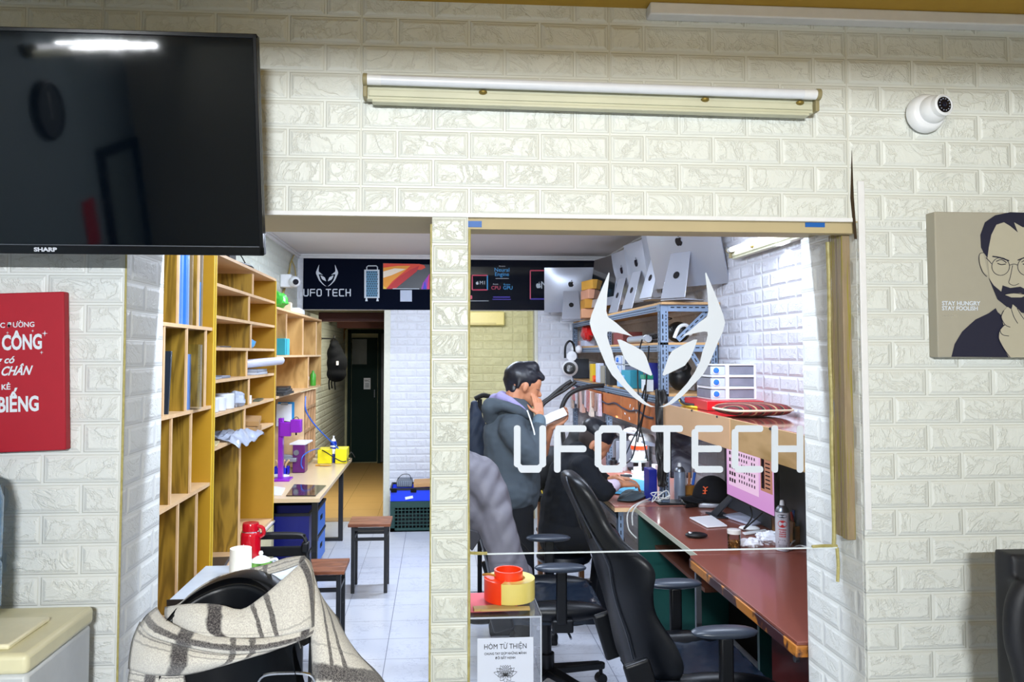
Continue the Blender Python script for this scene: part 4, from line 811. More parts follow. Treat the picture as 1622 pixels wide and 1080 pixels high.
# purple box machine with white top
c0 = pq(461, 702); t = thing('laser_marker', 'small purple box machine with white top on the worktable', 'machine', ((pq(460, 730).x+pq(492, 730).x)/2, 6.62, DZ)); yq = 6.62
a = pq(466, 703); b = pq(485, 730); obj('body', MB().box(a.x, yq-.07, DZ+.002, b.x, yq+.08, a.z), M('deep_purple', '#5e0f66', .35), t, bev=.005)
s = MB(); p1 = pq(461, 703); p2 = pq(486, 703); s.prism([p1+V((0, -.07, 0)), p2+V((0, -.07, 0)), V((p2.x+.03, yq+.12, p2.z+.01)), V((p1.x+.04, yq+.12, p1.z+.01))], (0, 0, .012)); obj('top_plate', s, mWhite, t)
s = MB(); q = pq(472, 715); s.cyl(q+V((0, -.085, 0)), q+V((0, -.07, 0)), .022, n=20); obj('dial', s, mSteel, t)
s = MB(); q = pq(455, 722); s.ob(q+V((0, -.04, 0)), (.12, .05, .035), (0, .1, 0)); s.ob(q+V((.03, -.09, -.02)), (.13, .05, .03)); obj('tool_clamp', s, M('grey_tool', '#9a9ea8', .3, .5), lab='grey metal clamps beside the purple box machine', cat='tool', bev=.004)
# yellow boxes
for (pa, pb, pt, yl, lb) in ((503, 525, 712, 7.08, 'bright yellow box at the back of the worktable'), (531, 549, 711, 7.08, 'yellow box at the end of the worktable behind the spray can')):
    a = onY(pa, pt, yl); b = onY(pb, 731, yl); obj('yellow_box', MB().box(a.x, yl, DZ+.001, b.x, yl+.2, a.z), M('vivid_yellow', '#f0e40e', .4), lab=lb, cat='box', bev=.004, grp='yellow boxes on the worktable')
# blue spray can
c = onZ(528, 732, DZ); t = thing('spray_can', 'blue and white spray can standing on the pale worktable', 'spray can', tuple(c)); k = (onY(528, 690, c.y).z-DZ)
obj('can_body', MB().lathe([(0, 0), (.03, 0), (.031, .004), (.031, k*.72), (.024, k*.80), (0, k*.80)], c, 24), M('royal_blue_can', '#0a2fa8', .25, .2), t)
obj('nozzle_cap', MB().lathe([(0, k*.8), (.022, k*.8), (.018, k*.86), (.009, k*.9), (.009, k), (0, k)], c, 20), mWhite, t)
obj('label_band', MB().lathe([(.0313, k*.33), (.0316, k*.34), (.0316, k*.5), (.0313, k*.51)], c, 24), mPaper, t); obj('label_band', MB().lathe([(.0313, k*.58), (.0317, k*.585), (.0317, k*.64), (.0313, k*.645)], c, 24), mPaper, t)
# blue tub, gadgets, spatula, tablets
a = onZ(432, 754, DZ); b = onZ(454, 754, DZ); s = MB(); zt_ = onY(440, 741, a.y).z
s.prism([(a.x, a.y, DZ+.001), (b.x, a.y, DZ+.001), (b.x, a.y, zt_), (a.x, a.y, zt_)], (0, .008, 0)); s.prism([(a.x, a.y+.12, DZ+.001), (b.x, a.y+.12, DZ+.001), (b.x, a.y+.12, zt_), (a.x, a.y+.12, zt_)], (0, .008, 0)); s.box(a.x, a.y, DZ+.001, a.x+.006, a.y+.128, zt_); s.box(b.x-.006, a.y, DZ+.001, b.x, a.y+.128, zt_); s.box(a.x, a.y, DZ+.001, b.x, a.y+.128, DZ+.006)
obj('blue_tub', s, M('cobalt_plastic', '#0a1fd0', .3), lab='small cobalt blue tub of tools at the bookcase end of the table', cat='tub')
s = MB()
for i in range(4): s.tube([(a.x+.03+.02*i, a.y+.05, DZ+.02), (a.x+.03+.022*i, a.y+.04, zt_+.02), (a.x+.02+.035*i, a.y+.03, zt_+.06)], .007, 8)
obj('tweezers', s, M('peach_plastic', '#e7c08c', .4), lab='peach handled tools standing in the cobalt tub', cat='tool')
c = D(470, 739); s = MB(); s.ob(c+V((0, 0, .018)), (.10, .06, .034)); obj('gadget', s, M('ivory_plastic', '#e8cf8a', .35), lab='ivory plastic gadget between tub and yellow box', cat='gadget', bev=.006)
c = D(437, 757); s = MB(); s.sph(c+V((.02, 0, .016)), (.09, .05, .015), 16); obj('computer_mouse', s, mWhite, lab='white computer mouse in front of the cobalt tub', cat='mouse')
s = MB(); c = D(516, 738); s.sph(c+V((0, 0, .007)), (.055, .025, .006), 20); s.tube([c+V((-.09, .01, .006)), c+V((-.05, 0, .008))], .008, 8); obj('wooden_spatula', s, M('amber_wood', '#d09a3c', .5), lab='small amber wooden spatula on the pale worktable', cat='spatula')
P = [onZ(x_, y_, DZ+.001) for x_, y_ in ((453, 786), (500, 786), (517, 770), (466, 768))]; obj('glass_tablet', MB().prism(P, (0, 0, .007)), M('mirror_black', '#1b1519', .06, coat=1), lab='glossy black tablet near the worktable front edge', cat='tablet', bev=.001)
P = [onZ(x_, y_, DZ+.001) for x_, y_ in ((424, 785), (446, 785), (452, 774), (430, 771))]; obj('white_tablet', MB().prism(P, (0, 0, .008)), mWhite, lab='white tablet lying beside the glossy black tablet', cat='tablet', bev=.001)
s = MB(); s.tube([onY(484, 628, 6.8), onY(484, 648, 6.75), onY(492, 664, 6.8), onY(505, 680, 6.85), onY(522, 697, 7.0), onY(536, 710, 7.1)], .006, 8, 5); obj('blue_cable', s, M('blue_cable', '#1f5fc8', .4), lab='blue cable drooping from the cupboard to the table end', cat='cable')
s = MB(); s.tube([onY(480, 742, 6.5), onY(477, 735, 6.5), onY(480, 722, 6.5), onY(494, 713, 6.7), onY(505, 711, 7.06)], .005, 8, 5); obj('blue_cable', s, M('blue_cable', '#1f5fc8'), lab='blue cable looping over the purple box machine', cat='cable')
s = MB(); s.tube([onY(506, 711, 7.12), onY(516, 716, 7.05), onY(535, 728, 7.03), onY(545, 731, 7.04), onY(556, 726, 7.25)], .005, 8, 5); s.tube([onY(550, 728, 7.0), onY(556, 716, 7.1), onY(562, 724, 7.3)], .003, 6, 4); obj('black_cable', s, mCord, lab='black cable lying over the yellow boxes', cat='cable')
# blue crates under the worktable
def crate(lab, x0_, x1_, y0_, y1_, z0_, z1_, col, grp=None, lip='#0a0f18', slot=True, cat='crate'):
    t = thing('plastic_crate', lab, cat, ((x0_+x1_)/2, (y0_+y1_)/2, z0_), 0, grp); m = M('crate_'+col, '#'+col, .4); k = .008
    s = MB(); s.box(x0_, y0_, z0_, x1_, y0_+k, z1_-.02); s.box(x0_, y1_-k, z0_, x1_, y1_, z1_-.02); s.box(x0_, y0_+k, z0_, x0_+k, y1_-k, z1_-.02); s.box(x1_-k, y0_+k, z0_, x1_, y1_-k, z1_-.02); s.box(x0_+k, y0_+k, z0_, x1_-k, y1_-k, z0_+k)
    obj('crate_wall', s, m, t)
    s = MB(); e = .006; s.box(x0_-e, y0_-e, z1_-.02, x1_+e, y0_+k, z1_); s.box(x0_-e, y1_-k, z1_-.02, x1_+e, y1_+e, z1_); s.box(x0_-e, y0_+k, z1_-.02, x0_+k, y1_-k, z1_); s.box(x1_-k, y0_+k, z1_-.02, x1_+e, y1_-k, z1_); obj('rim', s, M('crate_rim', lip, .5), t)
    if slot:
        zc = (z0_+z1_)/2; ym = (y0_+y1_)/2; obj('hand_slot', MB().box(x1_, ym-.05, zc-.018, x1_+.003, ym+.05, zc+.018), mMatteBlack, t, bev=.006)
    return t
cx1 = n_.x-.12
crate('bright blue crate lowest under the far part of the worktable', cx1-.42, cx1, 6.1, 6.55, .05, .27, '1a6fd6', 'blue crates under the worktable'); crate('bright blue crate stacked upper under the far part of the worktable', cx1-.42, cx1, 6.1, 6.55, .276, .49, '1a6fd6', 'blue crates under the worktable')
crate('navy crate lowest behind the near table leg', LX+.1, n_.x-.10, 5.6, 6.0, .03, .29, '07126e', 'navy crates under the worktable', slot=False); crate('navy crate upper behind the near table leg', LX+.1, n_.x-.10, 5.6, 6.0, .296, .56, '07126e', 'navy crates under the worktable', slot=False)
# green crate with blue crate on top, against the end wall
ya = onZ(650, 842, 0).y; a = onY(618, 800, ya); b = onY(706, 800, ya); zm = onY(650, 794, ya).z; zt_ = onY(650, 773, ya).z
t = thing('green_crate', 'dark green lattice crate on the floor under the blue bin', 'crate', ((a.x+b.x)/2, ya+.18, 0)); mg = M('bottle_green', '#0c3b36', .45)
s = MB(); W2 = b.x-a.x; nX = 13; nZ = 6
s.box(a.x, ya, 0, b.x, ya+.012, .035); s.box(a.x, ya-.004, zm-.06, b.x, ya+.012, zm); s.box(a.x, ya, 0, a.x+.045, ya+.012, zm); s.box(b.x-.045, ya, 0, b.x, ya+.012, zm)
for i in range(1, nX): x_ = a.x+.04+(W2-.08)*i/nX; s.box(x_-.004, ya+.002, .03, x_+.004, ya+.008, zm-.05)
for i in range(1, nZ): z_ = .03+(zm-.08)*i/nZ; s.box(a.x+.04, ya, z_-.004, b.x-.04, ya+.009, z_+.004)
s.box(a.x, ya+.35, 0, b.x, ya+.36, zm); s.box(a.x, ya+.012, 0, a.x+.01, ya+.35, zm); s.box(b.x-.01, ya+.012, 0, b.x, ya+.35, zm); s.box(a.x, ya, .0, b.x, ya+.36, .012); obj('lattice_body', s, mg, t)
obj('contents', MB().box(a.x+.04, ya+.06, .015, b.x-.04, ya+.33, zm-.12), M('dark_contents', '#11181d', .8, var=.4, vs=14), t, bev=.03)
t = crate('blue bin with black rim standing on the green lattice crate', a.x+.002, b.x-.002, ya+.004, ya+.35, zm+.002, zt_, '0a3be0', None, slot=False)
obj('bin_sticker', MB().ob(onY(648, 788, ya-.0005), (.075, .002, .025), (0, -.18, 0)), mPaper, t)
for x_ in (624, 655): obj('lid_clip', MB().ob(onY(x_, 777, ya-.004), (.055, .012, .035)), mMatteBlack, t, bev=.004)
zz_ = zt_+.001; a1 = onY(628, 765, ya+.05); b1 = onY(653, 765, ya+.05); hb = onY(640, 761, ya+.05).z
t = thing('ribbed_basket', 'grey ribbed basket with wire handle on the blue bin', 'basket', ((a1.x+b1.x)/2, ya+.13, zz_)); s = MB(); s.box(a1.x, ya+.05, zz_-.004, b1.x, ya+.25, hb); obj('basket_body', s, M('blue_grey', '#5d6674', .5), t, bev=.01)
for i in range(8): x_ = a1.x+.012+(b1.x-a1.x-.024)*i/7; obj('rib', MB().cap((x_, ya+.048, zz_+.012), (x_, ya+.048, hb-.012), .006, .006, 8), M('grey_rib', '#848d9b', .5), t)
obj('handle', MB().tube([(a1.x+.0, ya+.1, hb-.01), (a1.x+.05, ya+.08, hb+.05), (b1.x-.03, ya+.08, hb+.05), (b1.x-.01, ya+.1, hb-.01)], .003, 6), mDarkMetal, t)
a2 = onY(655, 765, ya+.04); s = MB(); s.ob((a2.x+.17, ya+.17, zz_+.022), (.34, .26, .04), (0, -.03, 0)); obj('cardboard_sheet', s, M('cardboard_light', '#c79a67', .8), lab='flattened cardboard box lying on the blue bin', cat='cardboard', bev=.003)
# stools
def stool(lab, px0, px1, py, yl, bw, grp, dpt=.27):
    """py: floor contact row of the nearer legs"""
    a = onZ((px0+px1)/2, py, 0); w_ = (px1-px0)/F*a.y*1.0; t = thing('wooden_stool', lab, 'stool', tuple(a+V((0, dpt/2, 0))), 0, grp); hgt = bw
    s = MB(); 
    for k in range(3): s.box(-w_/2, -dpt/2+k*dpt/3+.002, hgt-.022, w_/2, -dpt/2+(k+1)*dpt/3-.002, hgt)
    obj('seat_board', s, wood('stool_wood', '#8f5536', '#6a3820', (.6, 3, 3), 3, world=False), t, local=True, bev=.003)
    for sx in (-1, 1):
        for sy in (-1, 1): obj('leg', MB().box(sx*(w_/2-.035)-.0125, sy*(dpt/2-.03)-.0125, 0, sx*(w_/2-.035)+.0125, sy*(dpt/2-.03)+.0125, hgt-.022), mDarkMetal, t, local=True, bev=.001)
    s = MB()
    for z_ in (hgt-.04, hgt-.11):
        for sy in (-1, 1): s.box(-w_/2+.045, sy*(dpt/2-.03)-.009, z_-.012, w_/2-.045, sy*(dpt/2-.03)+.009, z_+.008)
        for sx in (-1, 1): s.box(sx*(w_/2-.035)-.009, -dpt/2+.04, z_-.012, sx*(w_/2-.035)+.009, dpt/2-.04, z_+.008)
    obj('rail', s, mDarkMetal, t, local=True); return t, w_
st, _ = stool('square wooden stool with black legs alone on the tiled floor', 551, 617, 941, .0, .49, 'wooden stools')
c = onZ(535, 990, 0); dup(st, (onY(508, 880, 4.5).x, 4.5, 0), 0, 'square wooden stool with black legs beside the green teapot table', 'wooden stools')
# small low table with flask, tissue roll, teapot
TZ = .70; a = onZ(372, 905, TZ); ty = 3.25; t = thing('tea_table', 'low white-topped tea table with black frame behind the leather chair', 'table', (-.80, 3.47, 0))
tx0, tx1, ty0, ty1 = -1.08, -.60, 3.24, 3.74
obj('tabletop', MB().box(tx0, ty0, TZ-.02, tx1, ty1, TZ), M('pale_blue_top', '#c8d3dc', .3), t, bev=.004); s = MB()
for x_ in (tx0+.03, tx1-.03):
    for y_ in (ty0+.03, ty1-.03): obj('leg', MB().box(x_-.012, y_-.012, 0, x_+.012, y_+.012, TZ-.02), mDarkMetal, t)
obj('table_edge', MB().box(tx0-.006, ty0-.006, TZ-.024, tx1+.006, ty0, TZ+.001), mDarkMetal, t)
# ================================================================ banner, cameras, backpack
def on_banner(px, py, dd=0): return onY(px, py, BY-.012-dd)
bn0 = onY(470, 403, BY-.01); zt_ = onY(700, 403.5, BY-.01).z; zb_ = onY(700, 490.5, BY-.01).z
BN = obj('shop_banner', MB().box(LX+.06, BY-.012, zb_, RX-.04, BY-.001, zt_), M('banner_navy', '#030a1c', .8, var=.02, spec=.08), lab='long dark navy shop banner with printed mask logo above the corridor doorway', cat='banner')
def aff(x, y, dd=.0008): return on_banner(518+(x-1041.3)*.1640, 436.2+(y-537.5)*.1600, dd)
s = MB()
dB = (0, -.0008, 0)
for P in (OUT, mirror(OUT), EYEP, mirror(EYEP)): flat(s, P, aff, dB)
obj('printed_logo', s, mVinyl, BN)
for ch, a, b in LET:
    s = MB()
    for k, P in enumerate(letter(ch, a, b)): flat(s, P, (lambda x, y: on_banner(518+(x-1043)*.1640, 463.4+(y-711)*.160, .0008+.0006*k)), dB)
    obj('printed_letter', s, mVinyl, BN)
def bpoly(nm, P, m, dd=.001, tube=0):
    s = MB()
    if tube: s.tube([on_banner(x, y, dd) for x, y in P], tube, 5, 0)
    else: s.prism([on_banner(x, y, dd) for x, y in P], dB)
    return obj(nm, s, m, BN)
mL = M('print_silver', '#c9d3dc', .5); mLB = M('print_steel', '#4d86a8', .5, var=.2, vs=120)
bpoly('printed_tower', [(577,427),(601,427),(601,472),(577,472)], mL); bpoly('printed_tower_mesh', [(580,429),(598,429),(598,470),(580,470)], mLB, .0025)
s = MB()
for r in range(11):
    for c_ in range(5): q = on_banner(581.5+c_*3.6+(r % 2)*1.6, 431+r*3.7, .004); s.cyl(q, q+V((0, -.0006, 0)), .0075, n=6)
obj('printed_tower_holes', s, M('print_dark', '#16324a', .5), BN)
bpoly('printed_handle', [(581,427),(581,423),(583,421),(596,421),(598,423),(598,427)], mL, .002, .006)
for x_ in (580.5, 598): bpoly('printed_foot', [(x_-1,472),(x_+1,472),(x_+2,477),(x_-2,477)], mL)
def grad(name, cols, scale=9):
    x = N(name); n1 = x.noise(x.mapping(x.pos(), (1, 1, 2.2), (0, .6, 0)), scale, 2, .5, 1.0); cr = x.n('ShaderNodeValToRGB'); x.set(cr, 0, n1); cr.color_ramp.interpolation = 'EASE'
    e = cr.color_ramp.elements; e[0].position = cols[0][0]; e[0].color = lin(cols[0][1]); e[1].position = cols[-1][0]; e[1].color = lin(cols[-1][1])
    for p_, c_ in cols[1:-1]: q = e.new(p_); q.color = lin(c_)
    x.set(x.p, 'Base Color', cr.outputs[0]); return x.m
bpoly('printed_screen', [(606.5,416.5),(680.5,419),(680.5,458.5),(606.5,458)], M('print_black', '#0b0d16', .4))
for P, c_, dd in (([(607,417),(664,418),(672,420),(674,424),(668,427),(655,428),(644,436),(630,447),(616,457.5),(607,457.5)], 'e8401a', .003), ([(607,424),(630,421),(650,421),(640,430),(622,445),(612,457),(607,457)], 'f5a020', .0045), ([(607,430),(625,425),(643,426),(620,436),(607,440)], 'fbe9d0', .006), ([(607,452),(613,457.5),(607,457.5)], 'f8d040', .0062), ([(612,457.5),(630,440),(650,427),(664,421),(660,430),(640,446),(626,457.5)], 'c8161c', .0065), ([(667,458),(670,448),(680.5,433),(680.5,458)], 'a030c0', .004), ([(670,458),(673,444),(676,458)], '3038d0', .006), ([(676,458),(679,436),(680.5,434),(680.5,458)], 'e02a60', .0075)):
    bpoly('printed_wave', P, M('print_'+c_, '#'+c_, .5, var=.02), dd)
bpoly('printed_stand', [(634,459.5),(652.5,459.5),(652.5,477.5),(634,477.5)], M('print_pale', '#b9c4d8', .5))
bpoly('printed_dock', [(622,456.6),(664,456.8),(664,458),(622,457.8)], mL, .009)
mCy = M('print_cyan', '#2aa0e8', .5); mRd = M('print_red', '#d8486a', .5); mVi = M('print_violet', '#5a4cc0', .5)
def bt(body, x_, y_, size, m, **kw): text('printed_text', body, size, m, on_banner(x_, y_, .0015), (1, 0, 0), (0, 0, 1), BN, **kw)
def apple(mb, c, r, xd, up, th):
    xd = V(xd).normalized(); up = V(up).normalized(); P = []
    L = [(0,.62),(.12,.68),(.32,.72),(.52,.66),(.70,.52),(.56,.36),(.52,.12),(.60,-.10),(.80,-.26),(.68,-.58),(.48,-.86),(.30,-.98),(.12,-.92),(0,-.88),(-.14,-.92),(-.32,-.98),(-.52,-.82),(-.72,-.46),(-.80,-.10),(-.78,.26),(-.64,.54),(-.40,.70),(-.16,.67)]
    mb.prism([c+xd*(a*r)+up*(b*r*.95) for a, b in L], th); mb.prism([c+xd*(a*r)+up*(b*r) for a, b in [(0,.76),(.06,.98),(.20,1.14),(.34,1.2),(.33,1.0),(.20,.82)]], th)
    return mb
def box_outline(x0_, y0_, x1_, y1_, ms, r=.007):
    for P, m in zip(([(x0_,y0_),(x0_,y1_)], [(x0_,y0_),(x1_,y0_)], [(x0_,y1_),(x1_,y1_)], [(x1_,y0_),(x1_,y1_)]), ms): bpoly('printed_frame', P, m, .003, r)
box_outline(748, 436, 772, 459, (mRd, mRd, mRd, mCy)); bt('M1', 764.5, 448, .052, mL); obj('printed_apple', apple(MB(), on_banner(756, 448.3, .001), .018, (1,0,0), (0,0,1), dB), mL, BN)
bt('16-core', 795, 421.5, .022, mL); bt('Neural', 795, 427.5, .058, mCy, bold=.0); bt('Engine', 795, 434.5, .058, mCy, bold=.0); bpoly('printed_line', [(785,441),(806,441)], mL, .002, .003)
bt('CPU', 785.5, 456, .052, mRd, bold=.0); bt('GPU', 804.5, 456, .052, mCy, bold=.0); bt('8-core', 785, 450, .02, mL); bt('8-core', 803, 450.5, .026, mCy)
bpoly('printed_line', [(781,470.5),(808,470.5)], mVi, .002, .006); bpoly('printed_line', [(780,474),(809,474)], mVi, .002, .004); bpoly('printed_line', [(743,476.5),(774,476.5)], mL, .002, .003); bt('8', 746, 471, .05, mRd, bold=.003)
box_outline(840, 428.5, 886, 473.5, (mRd, mRd, mVi, mVi)); bt('M1', 866.5, 452, .11, mL, bold=.0); obj('printed_apple', apple(MB(), on_banner(853, 452, .001), .032, (1,0,0), (0,0,1), dB), mL, BN)
# camera on the side wall with its cables
c = onX(463, 447, LX+.10); t = thing('security_camera', 'white security camera on the side wall beside the banner', 'camera', tuple(c))
s = MB(); s.ob(c+V((-.05, 0, .01)), (.10, .12, .12)); obj('junction_box', s, mWhite, t, bev=.01)
e = c+V((.03, -.05, .0)); obj('eyeball', MB().sph(e, .052, 20), mWhite, t); f0 = e+V((.35, -.9, -.1)).normalized()*.042
obj('lens_window', MB().cyl(f0, f0+V((.35, -.9, -.1)).normalized()*.013, .026, n=20), M('lens_black', '#080b18'), t)
mYel = M('yellowed_cable', '#b7a560', .5); W = lambda x, y, o=.01: onX(x, y, LX+o)
for k, P in enumerate(([(437,497),(446,470),(455,440),(462,412),(466,404)], [(441,495),(450,462),(458,436),(460,418),(464,408)], [(462,412),(467,425),(468,440),(463,436)])):
    s = MB(); s.tube([W(x, y, .012+.006*k) for x, y in P], .006, 6, 5); obj('yellowed_cable', s, mYel, lab=('yellowed cable running up the side wall to the ceiling corner', 'second yellowed cable twisted beside the first on the side wall', 'short cable loop hanging over the security camera')[k], cat='cable')
# backpack on a hook in the corridor
yk = 9.3; c = onY(533, 575, yk); t = thing('backpack', 'black backpack hanging on the corridor side wall', 'bag', (c.x, yk, c.z))
s = MB(); hx = .16
for (px, py, rx, rz) in ((531, 560, .10, .12), (534, 575, .125, .16), (533, 592, .12, .10), (530, 548, .06, .08)):
    q = onY(px, py, yk); s.sph((q.x, yk, q.z), (rx, .16, rz), 16)
blob('bag_body', s, M('black_nylon', '#07090e', .9, spec=.08), t, .016, 5)
s = MB()
for px in (521, 525, 530): s.tube([onY(px+2, 596, yk-.02), onY(px, 606, yk-.03), onY(px+1, 615+px % 3, yk-.02)], .01, 6)
s.tube([onY(528, 552, yk), onY(524, 541, yk), onY(530, 536, yk), onY(534, 546, yk)], .012, 6); obj('strap', s, mMatteBlack, t)
s = MB(); q = onY(534.5, 575, yk-.165); s.ob(q, (.022, .02, .045)); obj('badge', s, mPaper, t)
q = onY(525, 536, yk); s = MB(); s.ob((LX+.015, yk, q.z), (.03, .3, .03)); s.tube([(LX+.02, yk, q.z), (q.x+.02, yk, q.z), (q.x+.03, yk, q.z+.04)], .009, 6); obj('coat_hook', s, mDarkMetal, lab='dark coat hook rail holding the black backpack', cat='hook')
q = onY(581.5, 607.5, 12.05); t = thing('door_notice', 'white paper notice stuck on the dark green door', 'notice', tuple(q)); obj('sheet', MB().ob(q, (.105, .003, .175)), mPaper, t); text('printed_text', 'WC', .05, mInk, q+V((0, -.003, .045)), (1,0,0), (0,0,1), t); s = MB()
for k in range(4): s.ob(q+V((0, -.003, .0-.018*k)), (.06, .001, .006))
obj('printed_lines', s, mInk, t)
s = MB()
for P in ([(541,545),(543,530),(548,520),(556,512),(562,510)], [(541,546),(545,535),(545,522),(546,514)], [(576,512),(590,517),(604,513)]): s.tube([onY(x, y, 11.9) for x, y in P], .012, 6, 5)
obj('loose_cable', s, M('brown_cable', '#7a5a28', .5), lab='loose brown cables hanging above the dark green door', cat='cable')
# air conditioner on the far room wall
a = onY(738, 493, 11.1); b = onY(799, 515, 11.1); t = thing('air_conditioner', 'cream air conditioner high on the yellowish far wall', 'air conditioner', ((a.x+b.x)/2, 11.2, b.z)); obj('case', MB().box(a.x, 11.1, b.z, b.x, 11.298, a.z), M('ac_cream', '#e4dba0', .4), t, bev=.015)
obj('louvre', MB().box(a.x+.02, 11.092, b.z+.005, b.x-.12, 11.1, b.z+.035), M('ac_louvre', '#c9bf86', .4), t)
# ================================================================ right side: tables
TZ = .755
def T(px, py, dz=0): return onZ(px, py, TZ)+V((0, 0, dz))
mRedTop = M('red_brown_laminate', '#7c4437', .30, var=.05, vs=6, coat=.2)
xn = N('worn_edge'); f = xn.noise(xn.mapping(xn.pos(), (1, 1.5, 1)), 2.6, 3, .6); f2 = xn.noise(xn.pos(), 40, 4, .7)
xn.set(xn.p, 'Base Color', xn.mix(xn.mr(xn.ma('ADD', f, xn.ma('MULTIPLY', f2, .12)), .53, .57), lin('#b06e26'), lin('#33161a'))); xn.p.inputs['Roughness'].default_value = .4; mWorn = xn.m
A = T(1087, 879); Bn = T(1291, 1036); ex = (A.x+onZ(1291, 1036, TZ).x)/2
t = thing('front_desk', 'red-brown desk with worn amber edge near the brick pillar opening', 'desk', (1.5, 3.0, 0)); y0_ = 2.475
P = [(ex, y0_), (RX-.004, y0_), (RX-.004, A.y), (ex+.03, A.y), (ex+.008, A.y-.008), (ex, A.y-.035)]
obj('desktop', MB().prism([(x_, y_, TZ-.012) for x_, y_ in P], (0, 0, .012)), mRedTop, t, bev=.002)
P2 = [(x_-(.004 if x_ < 1.3 else 0), y_+(.004 if y_ > 3 else 0)) for x_, y_ in P]; obj('worn_edge', MB().prism([(x_, y_, TZ-.052) for x_, y_ in P2], (0, 0, .0395)), mWorn, t, bev=.004)
obj('drawer_pedestal', MB().box(ex+.10, y0_+.01, 0, RX-.02, y0_+.42, TZ-.053), M('dark_mahogany', '#4a1512', .4), t, bev=.003)
obj('back_panel', MB().box(RX-.03, y0_, 0, RX-.012, A.y-.01, TZ-.053), M('under_desk_shade', '#15120f', .9, spec=.1), t)  # added dark board, its colour stands in for the shade under the desk
obj('drawer_pull', MB().cyl((ex+.085, y0_+.2, .62), (ex+.10, y0_+.2, .62), .012), mSteel, t)
obj('end_support', MB().box(ex+.02, A.y-.05, 0, ex+.045, A.y-.03, TZ-.053), mSteel, t)
# second desk
C0 = T(1007, 808); C1 = T(1108, 875.5); ex2 = (C0.x+C1.x)/2; yb2 = 4.70
t = thing('middle_desk', 'brown-topped desk with dark green end panels in the middle of the row', 'desk', (1.5, 4.1, 0))
obj('desktop', MB().box(ex2, A.y+.006, TZ-.025, RX-.004, yb2, TZ-.001), mRedTop, t, bev=.002); obj('edge_strip', MB().box(ex2-.004, A.y+.006, TZ-.027, ex2, yb2, TZ), M('pale_edge', '#b9bba8', .4), t)
mGrn = M('dark_teal_laminate', '#06403a', .4)
obj('end_panel', MB().box(ex2+.005, 4.62, 0, RX-.02, 4.645, TZ-.026), mGrn, t); obj('end_panel', MB().box(1.55, 3.62, 0, RX-.02, 3.645, TZ-.026), mGrn, t)
obj('back_panel', MB().box(RX-.03, A.y+.01, 0, RX-.012, 4.6, TZ-.03), M('under_desk_shade', '#15120f'), t)  # added dark board again, shade under this desk put into its colour
obj('lower_shelf', MB().box(ex2+.10, 3.75, .52, RX-.02, 4.61, .54), M('brown_board', '#5c3322', .5), t)
# third desk
D0 = T(975, 803); D1 = T(949, 781); t = thing('repair_desk', 'pinkish-topped repair desk with plywood edge at the end of the row', 'desk', (1.45, 6.2, 0))
obj('desktop', MB().box(D0.x, 4.715, TZ-.01, RX-.004, 7.85, TZ), M('pink_mat', '#a8685c', .4), t); obj('plywood', MB().box(D0.x, 4.715, TZ-.035, RX-.004, 7.85, TZ-.01), mWoodP, t)
def slots(mb, p0, p1, wd, nrm, L=.026, gap=.045, w2=.007, lines=(0,)):
    p0 = V(p0); p1 = V(p1); ax = (p1-p0).normalized(); n_ = V(nrm); si = ax.cross(n_); n = int((p1-p0).length/gap); R = Matrix((ax, si, n_)).transposed()
    for i in range(n):
        for l in lines: mb.ob(p0+ax*(gap*(i+.5))+si*l+n_*.0006, (L, w2, .0012), R)
mRack = M('galvanised_blue_grey', '#7f92ab', .45, .35, var=.1); mHole = M('slot_dark', '#141a24', .8)
for k, (x_, y_) in enumerate(((D0.x+.03, 4.76), (D0.x+.03, 7.6))):
    s = MB(); s.box(x_, y_, 0, x_+.036, y_+.003, TZ-.036); s.box(x_, y_, 0, x_+.003, y_+.036, TZ-.036); l = obj('angle_leg', s, mRack, t); s = MB(); slots(s, (x_+.019, y_, .02), (x_+.019, y_, TZ-.05), .03, (0, -1, 0)); obj('slot_row', s, mHole, l)
s = MB(); s.box(D0.x+.03, 4.76, TZ-.09, D0.x+.033, 7.6, TZ-.04); o = obj('side_rail', s, mRack, t)
s = MB(); slots(s, (D0.x+.0295, 4.8, TZ-.065), (D0.x+.0295, 6.4, TZ-.065), .03, (-1, 0, 0)); obj('slot_row', s, mHole, o)
# ================================================================ slotted angle rack
RXX = onY(1046, 560, 4.765).x; RY0, RY1 = 4.765, 7.84; rz = [onY(1050, 482, 4.765).z, 1.757, 1.43]
rk = thing('slotted_rack', 'tall slotted-angle metal rack on the repair desk carrying silver computers', 'rack', (1.6, 6.2, TZ))
def post(x_, y_, z0_, z1_, sx, wpx=.045):
    s = MB(); s.box(x_, y_, z0_, x_+sx*wpx, y_+.003, z1_); s.box(x_, y_, z0_, x_+sx*.003, y_+wpx, z1_); o = obj('post', s, mRack, rk)
    s = MB(); slots(s, (x_+sx*wpx*.33, y_-.0002, z0_+.02), (x_+sx*wpx*.33, y_-.0002, z1_-.02), .03, (0, -1, 0), L=.03); slots(s, (x_+sx*wpx*.74, y_-.0002, z0_+.02), (x_+sx*wpx*.74, y_-.0002, z1_-.02), .03, (0, -1, 0), L=.012, gap=.022, w2=.006)
    if sx > 0: slots(s, (x_-.0002, y_+wpx*.6, z0_+.02), (x_-.0002, y_+wpx*.6, z1_-.02), .03, (-1, 0, 0), L=.02, gap=.03)
    obj('slot_row', s, mHole, o)
post(RXX, RY0, TZ+.012, rz[0]+.002, 1, .052); post(RX-.012, RY0, TZ+.5, rz[0]+.002, -1); post(RXX, 6.3, TZ+.002, rz[0], 1); post(RXX, RY1, TZ+.002, rz[0], 1); post(RX-.012, RY1, TZ+.002, rz[0], -1)
